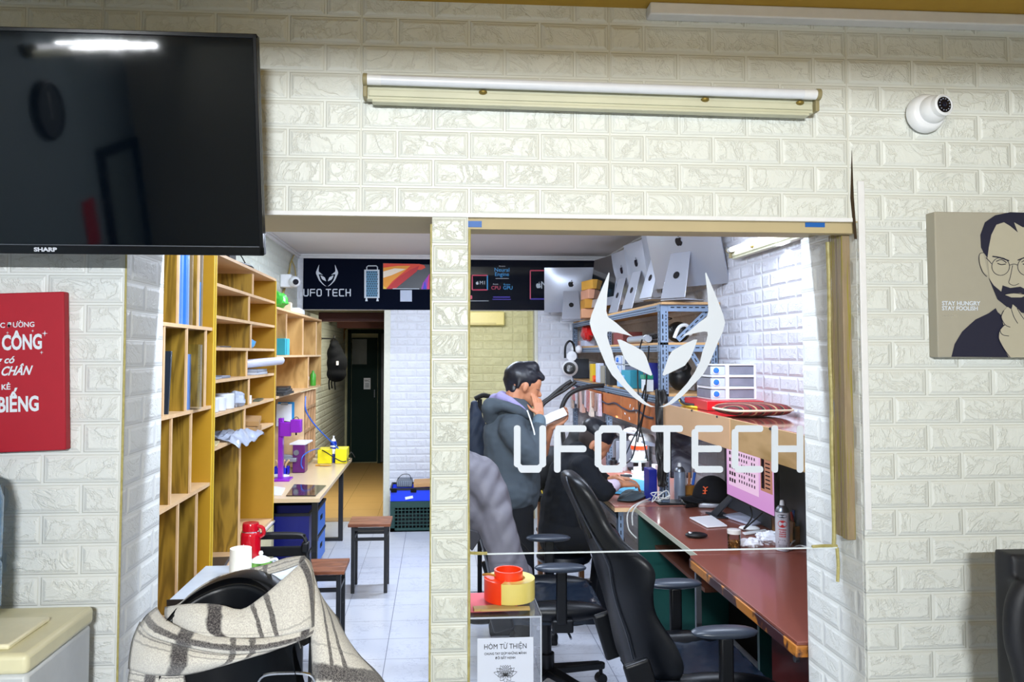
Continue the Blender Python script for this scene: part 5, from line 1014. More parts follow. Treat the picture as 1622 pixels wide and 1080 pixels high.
obj('foot_plate', MB().box(RXX-.03, RY0-.045, TZ+.001, RXX+.13, RY0+.09, TZ+.012), mDarkMetal, rk, bev=.002)
mBoard = M('shelf_plywood', '#c09766', .6, var=.15, vs=5)
for z in rz:
    s = MB(); s.box(RXX-.004, RY0, z-.045, RXX, RY1, z-.002); s.box(RXX+.052, RY0-.004, z-.045, RX-.03, RY0, z-.002); o = obj('beam', s, mRack, rk)
    s = MB(); slots(s, (RXX-.0042, RY0+.06, z-.017), (RXX-.0042, RY1, z-.017), .03, (-1, 0, 0), L=.024, gap=.04); slots(s, (RXX-.0042, RY0+.06, z-.035), (RXX-.0042, RY1, z-.035), .03, (-1, 0, 0), L=.010, gap=.02, w2=.005)
    slots(s, (RXX+.06, RY0-.0042, z-.019), (RX-.04, RY0-.0042, z-.019), .03, (0, -1, 0), L=.024, gap=.04); obj('slot_row', s, mHole, o)
    obj('shelf_board', MB().box(RXX+.002, RY0+.0 if z < 1.9 else RY0-.03, z-.001, RX-.006, RY1, z+.014), mBoard, rk)
for a, b in (((RX-.06, RY0+.02, rz[0]-.03), (RXX+.12, RY0+.02, rz[1]+.03)), ((RXX+.2, RY0+.02, rz[1]-.04), (RX-.03, RY0+.02, rz[1]-.30))):
    s = MB(); a = V(a); b = V(b); ax = (b-a).normalized(); R = Matrix((ax, V((0, 1, 0)), ax.cross(V((0, 1, 0))))).transposed(); s.ob((a+b)/2, ((b-a).length, .003, .034), R); o = obj('brace', s, mRack, rk); s = MB(); slots(s, a+V((0, -.002, 0)), b+V((0, -.002, 0)), .03, (0, -1, 0)); obj('slot_row', s, mHole, o)
mOr = wood('orange_wood', '#b5622a', '#8c4318', (1, .6, 1.2), 3, dist=3)
o = obj('apron_board', MB().box(RXX-.012, RY0+.05, 1.20, RXX-.006, 7.2, 1.375), mOr, rk)
s = MB()
for y_ in (5.3, 5.75): s.box(RXX-.0135, y_-.003, 1.20, RXX-.012, y_+.003, 1.375)
obj('board_joint', s, M('joint_pale', '#d09a6a', .6), o)
for k, (px, py, a_) in enumerate(((998, 643, -.9), (1003, 648, -.7), (1007.5, 652, .6), (990, 655, .2), (997, 663, .7))):
    q = onX(px, py, RXX-.014); s = MB(); s.ob(q, (.002, .028, .010), (a_, 0, 0)); obj('tape_scrap', s, mPaper, rk)
# ---- silver all-in-one computers on top of the rack
def imac(lab, loc, rz_, sc_=1.0, tilt=.15, w_=.53, h_=.45, th=.012):
    """local: back faces -x, screen faces +x"""
    t = thing('desktop_computer', lab, 'computer', loc, rz_, 'silver computers on the rack'); R = Matrix.Rotation(tilt, 3, 'Y').inverted(); c = V((0.0, 0, .09+h_/2))
    L = lambda p: c+R@V(p); rows = []
    for i in range(9):
        v = -1+2*i/8; r = []
        for j in range(13):
            u = -1+2*j/12; b_ = .038*max(0, (1-abs(u)**2.5))*max(0, (1-abs(v)**2.5)); r.append(L((-.004-b_, u*w_/2, v*h_/2)))
        rows.append(r)
    s = MB(); s.grid(rows); m_, n_ = 9, 13; k0 = len(s.v)
    fr_ = [[L((.006, (-1+2*j/12)*w_/2, (-1+2*i/8)*h_/2)) for j in range(13)] for i in range(9)]; s.grid(fr_)
    s.ob(L((.001, w_/2, 0)), (.010, .002, h_), R); s.ob(L((.001, -w_/2, 0)), (.010, .002, h_), R); s.ob(L((.001, 0, h_/2)), (.010, w_, .002), R); s.ob(L((.001, 0, -h_/2)), (.010, w_, .002), R)
    obj('back_shell', s, mAlu, t, local=True, ang=30)
    obj('screen_glass', MB().ob(L((.0075, 0, h_*.08)), (.003, w_, h_*.84), R), M('screen_off', '#12181c', .06, coat=1), t, local=True)
    s = MB(); apple(s, L((-.0425, 0, h_*.14)), .034, R@V((0, -1, 0)), R@V((0, 0, 1)), R@V((-.0012, 0, 0))); obj('fruit_logo', s, M('logo_black', '#14161c', .15), t, local=True)
    a0 = L((-.044, 0, -h_*.02)); k = V((a0.x-.085, 0, .012)); s = MB(); wd = .19; P = [a0+V((0, -wd/2*.8, 0)), a0+V((0, wd/2*.8, 0)), k+V((0, wd/2, 0)), k+V((0, -wd/2, 0))]; nrm = (P[1]-P[0]).cross(P[3]-P[0]).normalized()*.005; s.prism(P, nrm)
    obj('stand_leg', s, mAlu, t, local=True, bev=.002); obj('stand_foot', MB().box(k.x-.004, -wd/2, 0, k.x+.19, wd/2, .0075), mAlu, t, local=True, bev=.003)
    q = a0.lerp(k, .5)+nrm*(1.1 if nrm.x < 0 else -.1); s = MB(); dn = V((-1, 0, 0)); s.lathe([(0, 0), (.024, 0), (.024, .002), (0, .002)], q, 20, nrm if nrm.x < 0 else -nrm); obj('cable_hole', s, M('logo_black', '#14161c'), t, local=True)
    return t
zt = rz[0]+.0145
im = imac('silver computer back fourth from the near corner post, dark fruit logo', (1.60, 6.28, zt), .15)
dup(im, (1.585, 5.76, zt), .17, 'silver computer back between two others, third from the near corner post'); dup(im, (1.60, 5.30, zt+.05), .17, 'upright silver computer back with ports, second from the near corner post')
imac('large tilted silver computer nearest the corner post, its back lit', (1.60, 4.80, zt+.01), .60, tilt=.30, w_=.56, h_=.48)
dup(im, (1.50, 6.72, zt), 2.65, 'silver computer showing its dark glass front beside the cardboard boxes', rot=(0, 0, 3.34))
t_ = dup(im, (1.36, 7.62, zt), 1.45, 'silver computer back against the end wall partly over the banner')
for k, (cl, lb) in enumerate((('d0966e', 'tan cardboard box lowest in the stack on the rack'), ('c58a2e', 'amber cardboard box second lowest in the stack on the rack'), ('d89b7c', 'pinkish cardboard box third in the stack on the rack'), ('d9a03c', 'amber cardboard box topmost in the stack on the rack'))):
    s = MB(); s.ob((1.475+.012*k, 7.05-.02*k, zt+.001+.0875*k+.043), (.24, .26, .085), (0, 0, .12*k-.15)); obj('cardboard_box', s, M('card_'+cl, '#'+cl, .7, var=.2, vs=9), lab=lb, cat='box', grp='cardboard boxes stacked on the rack', bev=.004)
# second shelf goods
z2 = rz[1]+.015; z3 = rz[2]+.015
def S(px, z, dx=.04): p = onX(px, 560, RXX+dx); return V((p.x, p.y, z))
def gbox(name, lab, px, z, size, col, dx=.08, rot=0, cat='box', m=None, grp=None):
    c = S(px, z, dx); s = MB(); s.ob(c+V((0, 0, size[2]/2+.001)), size, (0, 0, rot)); return obj(name, s, m or M('goods_'+col, '#'+col, .5), lab=lab, cat=cat, bev=.004, grp=grp)
crumple('crumpled red plastic bag on the second rack shelf', 'red_bag', S(931, z2+.13, .06), (.06, .17, .075), M('red_bag', '#d01016', .3), 4, .3)
gbox('pink_box', 'white and pink box on the second rack shelf under the red bag', 916, z2, (.12, .22, .06), 'e8c0b8'); gbox('white_box', 'small white and blue box beside the pink one', 931, z2, (.10, .22, .055), 'c9d2e8')
gbox('white_carton', 'tall white carton standing on the second rack shelf', 966, z2, (.10, .10, .12), 'e8e4e0'); gbox('maroon_box', 'long maroon box in the middle of the second rack shelf', 990, z2, (.16, .50, .10), '7c3a38', .14)
s = MB(); c = S(1012, z2+.03, .03); s.cyl(c+V((0, -.25, 0)), c+V((0, .25, 0)), .025); obj('silver_roll', s, M('silver_roll', '#b8c0cc', .3, .5), lab='silver roll lying in front of the maroon box', cat='roll')
for k, (px, lb) in enumerate(((909, 'white bullet lamp end hanging first under the second shelf edge'), (917, 'white round lamp end hanging second under the second shelf edge'))):
    c = S(px, z2-.03, -.04); s = MB(); s.sph(c, (.035, .045, .04), 14); obj('dome_light', s, mWhite, lab=lb.replace('bullet', 'small'), cat='lamp')
def scribble(lab, name, c, r, n, m, rad=.004, seed=0, cat='cable', flat_=.5):
    rnd = random.Random(seed); P = [V(c)+V((rnd.uniform(-r[0], r[0]), rnd.uniform(-r[1], r[1]), rnd.uniform(-r[2], r[2]))) for _ in range(n)]
    return obj(name, MB().tube(P, rad, 6, 5), m, lab=lab, cat=cat)
scribble('tangle of black cable on the second rack shelf by the corner post', 'cable_tangle', S(1033, z2+.035, .08), (.06, .16, .03), 16, mCord, .006, 3)
s = MB(); c = S(1024, z2+.03, .03); s.sph(c, (.025, .04, .03), 12); obj('white_plug', s, mWhite, lab='white plug on the second rack shelf', cat='plug')
c = V((1.60, 4.95, z2+.07)); s = MB(); s.sph(c, (.075, .09, .07), 18); o = obj('round_speaker', s, mBlack, lab='black and white round device on the second shelf behind the corner post', cat='speaker'); 
s = MB(); s.tube([c+V((-.05, -.075, -.04)), c+V((-.02, -.085, .03)), c+V((.03, -.085, .04)), c+V((.06, -.07, -.02))], .012, 8); obj('white_headband', s, mWhite, lab='white headband resting on the black round device', cat='headphones')
scribble('black cable loop above the round device on the second shelf', 'cable_loop', c+V((-.08, 0, .05)), (.05, .04, .05), 8, mCord, .003, 5)
# third shelf goods
for (nm, lb, px, sz, col, dx) in (('dark_case', 'dark grey case at the wall end of the third rack shelf', 915, (.16, .4, .20), '1f2a3a', .08), ('yellow_pack', 'yellow pack standing on the third rack shelf', 940, (.05, .10, .16), 'd8b21a', .02), ('white_pack', 'white pack with blue print beside the yellow pack', 950, (.05, .12, .17), 'c4cbdc', .02), ('grey_pack', 'grey patterned pack on the third rack shelf', 959, (.06, .14, .15), '8a8578', .03),
    ('black_speaker', 'black speaker box on the third rack shelf', 974, (.12, .16, .16), '12151c', .04), ('teal_box', 'teal box on the third rack shelf', 1001, (.10, .26, .13), '1f8aa0', .04), ('blue_box', 'pale blue box behind the teal box', 990, (.08, .2, .09), '8fb4d8', .02), ('white_cup', 'white tub with dark lid on the third rack shelf', 1025, (.06, .09, .08), 'd8dfe4', .0), ('navy_box', 'navy box high behind the hanging wires', 1033, (.08, .1, .19), '10208a', .1)):
    gbox(nm, lb, px, z3, sz, col, dx)
c = S(941, z3+.03, -.0); obj('orange_reel', MB().cyl(c+V((-.012, 0, 0)), c+V((.012, 0, 0)), .03, n=20), M('orange_reel', '#f05a18', .4), lab='small orange reel in front of the yellow pack', cat='reel')
s = MB(); c = S(1024, z3+.10, .0); s.box(c.x-.03, c.y-.05, c.z-.015, c.x+.03, c.y+.05, c.z+.012); obj('green_tub_lid', s, M('green_lid', '#148a6a', .4), lab='green lid on top of the white tub', cat='lid')
# small drawer organiser (far) and big one (near)
def drawers(lab, c, w_, d_, h_, n, knob, grp=None):
    t = thing('drawer_organiser', lab, 'organiser', c, 0, grp); k = .008; c = V(c); hh_ = h_/n
    s = MB()
    for i in range(n+1): s.box(c.x-w_/2, c.y-d_/2, c.z+i*hh_-(.005 if i else 0), c.x+w_/2, c.y+d_/2, c.z+i*hh_+(.005 if i < n else 0))
    for x_ in (c.x-w_/2, c.x+w_/2-.02): s.box(x_, c.y-d_/2, c.z, x_+.02, c.y-d_/2+.02, c.z+h_); s.box(x_, c.y+d_/2-.02, c.z, x_+.02, c.y+d_/2, c.z+h_)
    s.box(c.x-w_/2, c.y+d_/2-.004, c.z, c.x+w_/2, c.y+d_/2, c.z+h_); obj('frame', s, mWhite, t, bev=.003)
    for i in range(n):
        z_ = c.z+i*hh_+.009; o = obj('drawer', MB().box(c.x-w_/2+.004, c.y-d_/2+.004, z_, c.x+w_/2-.022, c.y+d_/2-.006, z_+hh_-.02), M('frosted_drawer', '#9aa2ba', .2, alpha=.8), t, bev=.003)
        o2 = obj('drawer_front', MB().box(c.x-w_/2-.012, c.y-d_/2+.004, z_-.003, c.x-w_/2+.003, c.y+d_/2-.004, z_+hh_-.016), M('frosted_front', '#b8c3de', .25), o, bev=.003)
        q = V((c.x-w_/2-.012, c.y, z_+hh_/2-.008)); obj('knob', MB().lathe([(0, 0), (.02, 0), (.016, .012), (0, .014)], q, 20, (-1, 0, 0)), knob, o2)
    return t
mKnob = M('blue_knob', '#2a6fd0', .3)
# nearer organiser: its long side faces the room corner, drawers face -x
c = V(S(990, z3+.09, .04)); drawers('small drawer organiser with blue knobs on the third rack shelf', (c.x+.05, c.y+.1, z3+.10), .14, .2, .14, 2, mKnob)
# ================================================================ plywood shelf near the opening
sx0 = (onZ(1290, 695, 1.385).x+onZ(1065, 640, 1.385).x)/2
t = thing('plywood_shelf', 'plywood shelf with deep apron and glossy red top over the desks', 'shelf', (1.6, 3.6, 1.24)); 
obj('shelf_top', MB().box(sx0, 2.48, 1.365, RX-.004, 4.72, 1.385), M('gloss_red_top', '#b5655a', .08, coat=1), t); yj = onX(1160, 680, sx0).y
obj('apron', MB().box(sx0-.014, yj, 1.235, sx0, 4.72, 1.386), M('apron_pale', '#c79f78', .5, var=.1, vs=6), t, bev=.001); obj('apron', MB().box(sx0-.010, 2.48, 1.24, sx0, yj, 1.383), wood('apron_birch', '#b59264', '#94733f', (1, .5, 1.5), 3, dist=3), t, bev=.001)
s = MB()
for px, py in ((1096, 650), (1136, 660), (1220, 679)): s.cyl(onX(px, py, sx0-.013), onX(px, py, sx0-.016), .006, n=10)
obj('screw', s, mHole, t)
for y_ in (2.9, 4.3): obj('bracket', MB().box(1.5, y_-.01, 1.2, RX-.004, y_+.01, 1.364), mRack, t)
SZ = 1.385
P3 = onZ(1160, 640, SZ)
c = (onY(1124, 600, 4.25).x, onY(1197, 600, 4.25).x); hz = (560-577)/F*4.25+EYE
oz0 = SZ+.055; t = thing('drawer_organiser', 'white three-drawer organiser with blue knobs on the red box', 'organiser', ((c[0]+c[1])/2, 4.35, oz0)); y0_, y1_ = 4.22, 4.46; hz = onY(1160, 577, y0_).z; x0_, x1_ = c; kx = x0_+(x1_-x0_)*.30; nh = (hz-oz0)/3
s = MB()
for i in range(4): s.box(x0_, y0_, oz0+i*nh-(.007 if i else 0), x1_, y1_, oz0+i*nh+(.007 if i < 3 else 0.0))
for xx, ww_ in ((kx, .022), (x1_-.022, .022)): s.box(xx, y0_-.001, oz0, xx+ww_, y0_+.02, hz); s.box(xx, y1_-.02, oz0, xx+ww_, y1_, hz)
s.box(x0_, y1_-.004, oz0, x1_, y1_, hz); obj('frame', s, mWhite, t, bev=.003)
for i in range(3):
    z_ = oz0+i*nh+.009; o = obj('drawer', MB().box(x0_-.003, y0_+.006, z_, x1_-.01, y1_-.006, z_+nh-.02), M('smoky_drawer', '#7f8290', .2, var=.3, vs=14), t); o2 = obj('drawer_side', MB().box(x0_-.004, y0_+.003, z_, kx-.003, y0_+.006, z_+nh-.02), M('frosted_front', '#b8c3de'), o)
    q = V((x0_+.028, y0_+.003, z_+nh/2-.01)); obj('knob', MB().lathe([(0, 0), (.018, 0), (.014, .01), (0, .012)], q, 20, (0, -1, 0)), mKnob, o2); obj('knob_rim', MB().lathe([(0, 0), (.021, 0), (.021, .003), (0, .003)], q, 20, (0, -1, 0)), mWhite, o2)
a = onY(1120, 640, 4.12); b = onY(1216, 640, 4.12); s = MB(); s.box(a.x, 4.12, SZ+.001, b.x, 4.50, SZ+.054); obj('red_box', s, M('bright_red_box', '#c4121e', .3), lab='flat bright red box under the white drawer organiser', cat='box', bev=.003)
# patterned cushion
pa = onZ(1127, 655, SZ); c = V((1.62, 3.78, SZ+.045)); x_ = N('kilim'); tc_ = x_.mapping(x_.obj(), (1, 1, 1)); sp = x_.n('ShaderNodeSeparateXYZ'); x_.set(sp, 0, tc_)
cr = x_.n('ShaderNodeValToRGB'); cr.color_ramp.interpolation = 'CONSTANT'; wv_ = x_.n('ShaderNodeTexVoronoi'); x_.set(wv_, 'Scale', 55.0)
fr_ = x_.ma('FRACT', x_.ma('ADD', x_.ma('MULTIPLY', sp.outputs[0], 9), x_.ma('MULTIPLY', sp.outputs[1], 5))); x_.set(cr, 0, fr_); e = cr.color_ramp.elements; e[0].color = lin('#7a1420'); e[1].position = .90; e[1].color = lin('#c8b080')
for p_, c_ in ((.22, '#2a2424'), (.34, '#b89c70'), (.38, '#8a1826'), (.62, '#3a2a20'), (.74, '#8a1a24')): q = e.new(p_); q.color = lin(c_)
x_.set(x_.p, 'Base Color', x_.mix(x_.mr(wv_.outputs['Distance'], .25, .4, 0, .35), cr.outputs[0], lin('#3a1c1c'))); x_.p.inputs['Roughness'].default_value = .9
cu0 = onZ(1130, 652, SZ); cu1 = onZ(1248, 656, SZ); cc_ = V(((cu0.x+cu1.x)/2, 3.78, SZ+.032)); L_ = (cu1-cu0).length
s = MB(); s.sph((0, 0, 0), (1, 1, 1), 24); L2 = .235
def sq(v, k=.45): return math.copysign(abs(v)**k, v)
ca = V((1.60, 3.78, SZ+.036)); s.v = [ca+Matrix.Rotation(.10, 3, 'Z')@V((sq(p.x)*.17, sq(p.y)*.14, p.z*.032)) for p in s.v]
t = thing('patterned_cushion', 'red and cream kilim cushion lying on the glossy shelf', 'cushion', tuple(ca-V((0,0,.036)))); obj('cover', s, x_.m, t)
s = MB(); R = Matrix.Rotation(.10, 3, 'Z'); s.tube([ca+R@V((sq(math.cos(k*PI/16))*.172, sq(math.sin(k*PI/16))*.142, 0)) for k in range(33)], .006, 6, 0); obj('piping', s, M('cream_cloth', '#d8ccb0', .8), t)
s = MB(); s.tube([onZ(1077, 634, SZ+.03), onZ(1082, 640, SZ+.008), onZ(1100, 645, SZ+.008), onZ(1122, 645, SZ+.008)], .008, 8); obj('yellow_cable', s, M('yellow_cord', '#d8c21a', .4), lab='yellow cord lying on the shelf beside the red box', cat='cord')
s = MB(); s.tube([onZ(1077, 632, SZ+.035), onZ(1082, 638, SZ+.02), onZ(1098, 641, SZ+.02), onZ(1120, 641, SZ+.018)], .007, 8); obj('black_cable', s, mCord, lab='black cord lying along the yellow cord on the shelf', cat='cord')
s = MB(); c = V((1.60, 4.93, z3+.10)); s.sph(c, (.075, .07, .09), 16); s.sph(c+V((.05, 0, -.03)), (.05, .06, .05), 12); s.tube([c+V((-.06, -.03, .03)), c+V((0, -.06, .11)), c+V((.07, -.02, .05))], .015, 8); blob('black_helmet', s, mBlack, None, .012, 4, lab='black helmet-like headgear behind the drawer organiser', cat='headgear')
s = MB(); c = V((1.53, 4.86, z3+.17)); s.sph(c, (.10, .06, .045), 16); obj('clear_goggles', s, mSleeve, lab='clear plastic goggles above the black headgear', cat='goggles')
# ================================================================ goods on the desks
# wide monitor parallel to the side wall
mx = 1.65; q0 = onX(1152, 782, mx); q1 = onX(1226, 817, mx); zb_ = (q0.z+q1.z)/2; mh = .335; mm = thing('computer_monitor', 'wide monitor with a pink desktop under the plywood shelf', 'monitor', (mx, (q0.y+q1.y)/2, TZ))
MY0, MY1 = q1.y, q0.y; mW = MY1-MY0
obj('housing', MB().box(mx+.002, MY0-.006, zb_-.012, mx+.03, MY1+.006, zb_+mh+.006), mBlack, mm, bev=.004)
xs = N('pink_desktop'); e = xs.n('ShaderNodeEmission'); g_ = xs.n('ShaderNodeSeparateXYZ'); xs.set(g_, 0, xs.pos()); xs.set(e, 0, xs.mix(xs.mr(g_.outputs[2], zb_, zb_+mh), lin('#d79ad8'), lin('#f0c4ee'))); e.inputs[1].default_value = .95; xs.t.links.new(e.outputs[0], xs.out.inputs[0])
scn = obj('lit_screen', MB().box(mx-.001, MY0, zb_, mx+.003, MY1, zb_+mh), xs.m, mm)
def su(px, py, o=.0015): return onX(px, py, mx-o)
def scr_poly(nm, P, m, o): s = MB(); s.prism([su(x, y, o) for x, y in P], (-.0006, 0, 0)); return obj(nm, s, m, scn)
eP = emis('screen_window', '#f3cdee', .95); eI = emis('screen_icon', '#4c3a50', .6); eT = emis('screen_tan', '#c98f78', .8); eD = emis('screen_dark', '#33242e', .5)
def sp_(u, v, o): return V((mx-o, MY1-mW*u, zb_+mh*v))
def srect(mb, u0, v0, u1, v1, o): mb.prism([sp_(u0, v0, o), sp_(u1, v0, o), sp_(u1, v1, o), sp_(u0, v1, o)], (-.0005, 0, 0)); return mb
obj('window', srect(MB(), .05, .18, .72, .98, .002), eP, scn); obj('window', srect(MB(), .76, .30, .99, .96, .002), eT, scn)
s = MB()
for r in range(8):
    for c_ in range(7):
        if (r*7+c_) % 11 != 10: u = .30+c_*.055; v = .28+r*.085; srect(s, u, v, u+.022, v+.045, .0032)
obj('icon_grid', s, eI, scn)
s = MB()
for r in range(7):
    for c_ in range(3): u = .075+c_*.055; v = .24+r*.11; srect(s, u, v, u+.035, v+.06, .0032)
obj('sidebar_icons', s, eD, scn); s = MB(); srect(s, .78, .34, .84, .90, .0032)
for r in range(9): srect(s, .86, .36+r*.06, .95, .38+r*.06, .0032)
obj('photo_strip', s, eD, scn)
yc = MY1+.14; s = MB(); s.prism([(mx+.02, yc-.22, TZ+.17), (mx+.02, yc-.16, TZ+.17), (mx-.03, yc+.05, TZ+.008), (mx-.03, yc-.05, TZ+.008)], (.012, 0, .002)); s.box(mx-.05, yc-.08, TZ+.001, mx+.06, yc+.08, TZ+.007); obj('stand', s, M('dark_steel', '#3c424c', .4, .7), mm, bev=.002)
s = MB(); s.tube([(mx+.03, yc-.3, TZ+.2), (mx+.05, yc-.36, TZ+.08), (mx-.02, yc-.42, TZ+.02), (mx+.06, yc-.55, TZ+.16)], .004, 6, 5); obj('monitor_cable', s, mCord, mm)
# grey board behind the desks
obj('wall_board', MB().box(RX-.012, 2.48, TZ+.003, RX-.003, 4.68, 1.235), M('slate_board', '#474d57', .5, var=.12, vs=4), lab='slate grey board along the wall under the plywood shelf', cat='board')
# framed dark picture display
dy_ = 5.3; a = onY(1062, 700, dy_); b = onY(1096, 757, dy_); t = thing('small_display', 'small display with a grey misty picture beside the corner post', 'monitor', ((a.x+b.x)/2, dy_, TZ)); z1_ = 1.235
obj('display_back', MB().box(a.x, dy_+.002, b.z, b.x, dy_+.022, z1_), mBlack, t, bev=.003)
x_ = N('misty_picture'); nn_ = x_.noise(x_.mapping(x_.pos(), (1, 1, 1.8), (0, .5, 0)), 6, 3, .6, .6); x_.set(x_.p, 'Base Color', x_.mix(x_.mr(nn_, .35, .65), lin('#4a4a5c'), lin('#9aa3b4'))); x_.p.inputs['Roughness'].default_value = .15
obj('picture', MB().box(a.x+.006, dy_-.001, b.z+.01, b.x-.006, dy_+.002, z1_-.006), x_.m, t); obj('display_stand', MB().box((a.x+b.x)/2-.02, dy_+.004, TZ+.001, (a.x+b.x)/2+.02, dy_+.02, b.z), mBlack, t)
# things standing on the desks
def can(lab, px, py, ptop, r, body, capm, dome=mSteel, h=None):
    c = T(px, py, .0008); zt_ = onY(px, ptop, c.y).z-c.z; t = thing('spray_can', lab, 'spray can', tuple(c))
    obj('can_body', MB().lathe([(0, 0), (r*.96, 0), (r, .004), (r, zt_*.76), (r*.97, zt_*.775)], c, 28), body, t)
    obj('dome', MB().lathe([(r*.99, zt_*.765), (r, zt_*.78), (r*.92, zt_*.80), (r*.86, zt_*.83), (r*.55, zt_*.89), (r*.4, zt_*.90), (0, zt_*.90)], c, 28), dome, t)
    obj('nozzle', MB().lathe([(0, zt_*.9), (r*.36, zt_*.9), (r*.30, zt_*.97), (r*.22, zt_), (0, zt_)], c, 16), capm, t); return t, c, zt_
t, c, hh_ = can('white and red cleaner spray can near the brick pillar end of the desk', 1240, 871, 792, .033, M('can_white', '#d4d4dc', .25, .2), mWhite)
def wrap(nm, mb_poly, m, t, c, r=.0335):
    pass
def cantext(body, dz, size, m, bold=0, stretch=1):
    o = text('can_lettering', body, size, m, (0, 0, 0), (1, 0, 0), (0, 0, 1), t, bold=bold, stretch=stretch, ex=.0003, local=True)
    ca_ = math.atan2(-c.x, c.y)  # turned to the room's opening
    for v in o.data.vertices:
        a = v.co.x/.0335-PI/2+ca_*1.0; r = .0335-v.co.y*1.0; z = v.co.z; v.co = V((r*math.cos(a), r*math.sin(a), z+dz))
    return o
mRi = M('can_red', '#c41f2a', .4); mBi = M('can_navy', '#16182c', .4)
def canpatch(poly, m, r=.0334):
    s = MB(); ca_ = math.atan2(-c.x, c.y); P = []
    n = len(poly); o0 = [V((r*math.cos(u/r-PI/2+ca_), r*math.sin(u/r-PI/2+ca_), z)) for u, z in poly]; cen = sum(o0, V())/n; cen = V((cen.x, cen.y, 0)).normalized()*r+V((0, 0, sum(z for u, z in poly)/n))
    s.add(o0+[cen], [(i, (i+1) % n, n) for i in range(n)]); return obj('can_print', s, m, t, local=True, recalc=False)
ell = lambda cz, rx, rz: [(rx*math.cos(k*PI/12), cz+rz*math.sin(k*PI/12)) for k in range(24)]
canpatch(ell(hh_*.70, .023, .0085), mBi); cantext('SPRAYWAY', hh_*.70, .0085, mVinyl, .0002, .75); cantext('No.31', hh_*.635, .006, mBi)
canpatch(ell(hh_*.545, .022, .017), mRi); cantext('CLEAN', hh_*.55, .011, mVinyl, .0004, .9)
for k, w in enumerate(('FOAMING', 'GLASS &', 'SURFACE', 'CLEANER')): cantext(w, hh_*(.43-.045*k), .0078, mRi, .0003)
canpatch([(-.022, hh_*.245), (.022, hh_*.245), (.010, hh_*.225), (.014, hh_*.20), (-.020, hh_*.20), (-.012, hh_*.225)], mBi); canpatch([(-.02, hh_*.19), (.024, hh_*.17), (.022, hh_*.15), (-.022, hh_*.15)], mBi)
for k in range(5): cantext('DANGER USE WITH CARE', hh_*(.125-.022*k), .0035, mBi)
t, c, hh_ = can('grey metal spray can standing beside the corner post', 1077, 791, 733, .036, M('can_grey', '#8b96a8', .3, .3), mWhite)
# keyboards, pads, mice
def flatp(name, lab, P, th, m, cat, bev=.002, dz=.0012):
    s = MB(); s.prism([onZ(x, y, TZ+dz) for x, y in P], (0, 0, th)); return obj(name, s, m, lab=lab, cat=cat, bev=bev)
flatp('white_trackpad', 'white pad lying on the brown desk nearest the mouse', [(1120,836),(1152,834),(1127,818),(1092,821)], .008, mWhite, 'trackpad')
flatp('white_keyboard', 'pale compact keyboard behind the white pad', [(1191,834),(1210,830),(1172,814),(1145,818)], .012, M('pale_keys', '#c6cbe0', .4, bump=.5, bs=120), 'keyboard')
flatp('slim_remote', 'thin white remote beside the crumpled tissues', [(1180,848),(1216,843),(1212,840),(1176,845)], .008, mWhite, 'remote')
c = T(1187, 840); s = MB(); s.sph(c+V((0, 0, .012)), (.055, .03, .014), 20, Matrix.Rotation(-.3, 3, 'Z')); obj('white_mouse', s, mWhite, lab='white computer mouse behind the glass jar', cat='mouse')
c = T(1103, 851); t = thing('black_mouse', 'black computer mouse with silver trim on the brown desk', 'mouse', tuple(c)); R = Matrix.Rotation(-.15, 3, 'Z')
obj('mouse_body', MB().sph(c+V((0, 0, .012)), (.058, .034, .016), 20, R), mBlack, t); s = MB(); s.sph(c+V((-.02, 0, .021)), (.022, .012, .006), 12, R); obj('silver_button', s, mSteel, t); s = MB(); s.cyl(c+V((-.033, -.01, .022)), c+V((-.033, .01, .022)), .006, n=10); obj('scroll_wheel', s, mWhite, t)
# jar of screws
c = T(1163, 868, .0008); hj = onY(1163, 838, c.y).z-c.z; rj = .031; t = thing('screw_jar', 'clear jar half full of brass screws with a white lid', 'jar', tuple(c))
obj('jar_wall', MB().lathe([(0, 0), (rj, 0), (rj, hj*.78)], c, 28), mSleeve, t); obj('lid', MB().lathe([(0, hj*.78), (rj*1.05, hj*.78), (rj*1.05, hj*.98), (rj*.98, hj), (0, hj)], c, 28), M('translucent_lid', '#d3d2cd', .3), t)
s = MB(); rnd = random.Random(5)
for k in range(150):
    a = rnd.uniform(0, 2*PI); r_ = (rj-.006)*math.sqrt(rnd.random()); z_ = .005+rnd.random()*hj*.34; d_ = V((rnd.uniform(-1, 1), rnd.uniform(-1, 1), rnd.uniform(-1, 1))).normalized()*.005; p_ = c+V((r_*math.cos(a), r_*math.sin(a), z_)); s.cyl(p_-d_, p_+d_, .0022, n=6)
o = obj('brass_screws', s, M('brass', '#a8702c', .35, .6, var=.4, vs=300), t); o['kind'] = 'stuff'
# tissues
for k, (px, py, r, lb) in enumerate(((1190, 865, (.055, .035, .022), 'crumpled white tissue beside the glass jar'), (1222, 861, (.05, .045, .035), 'crumpled white tissue behind the cleaner can'), (1207, 854, (.03, .03, .02), 'small crumpled tissue between two larger ones'))):
    c = T(px, py, r[2]*.75); crumple(lb, 'tissue', c, r, M('tissue', '#eef0f6', .8), 3+k, .4, 'tissue', 'crumpled tissues', 28)
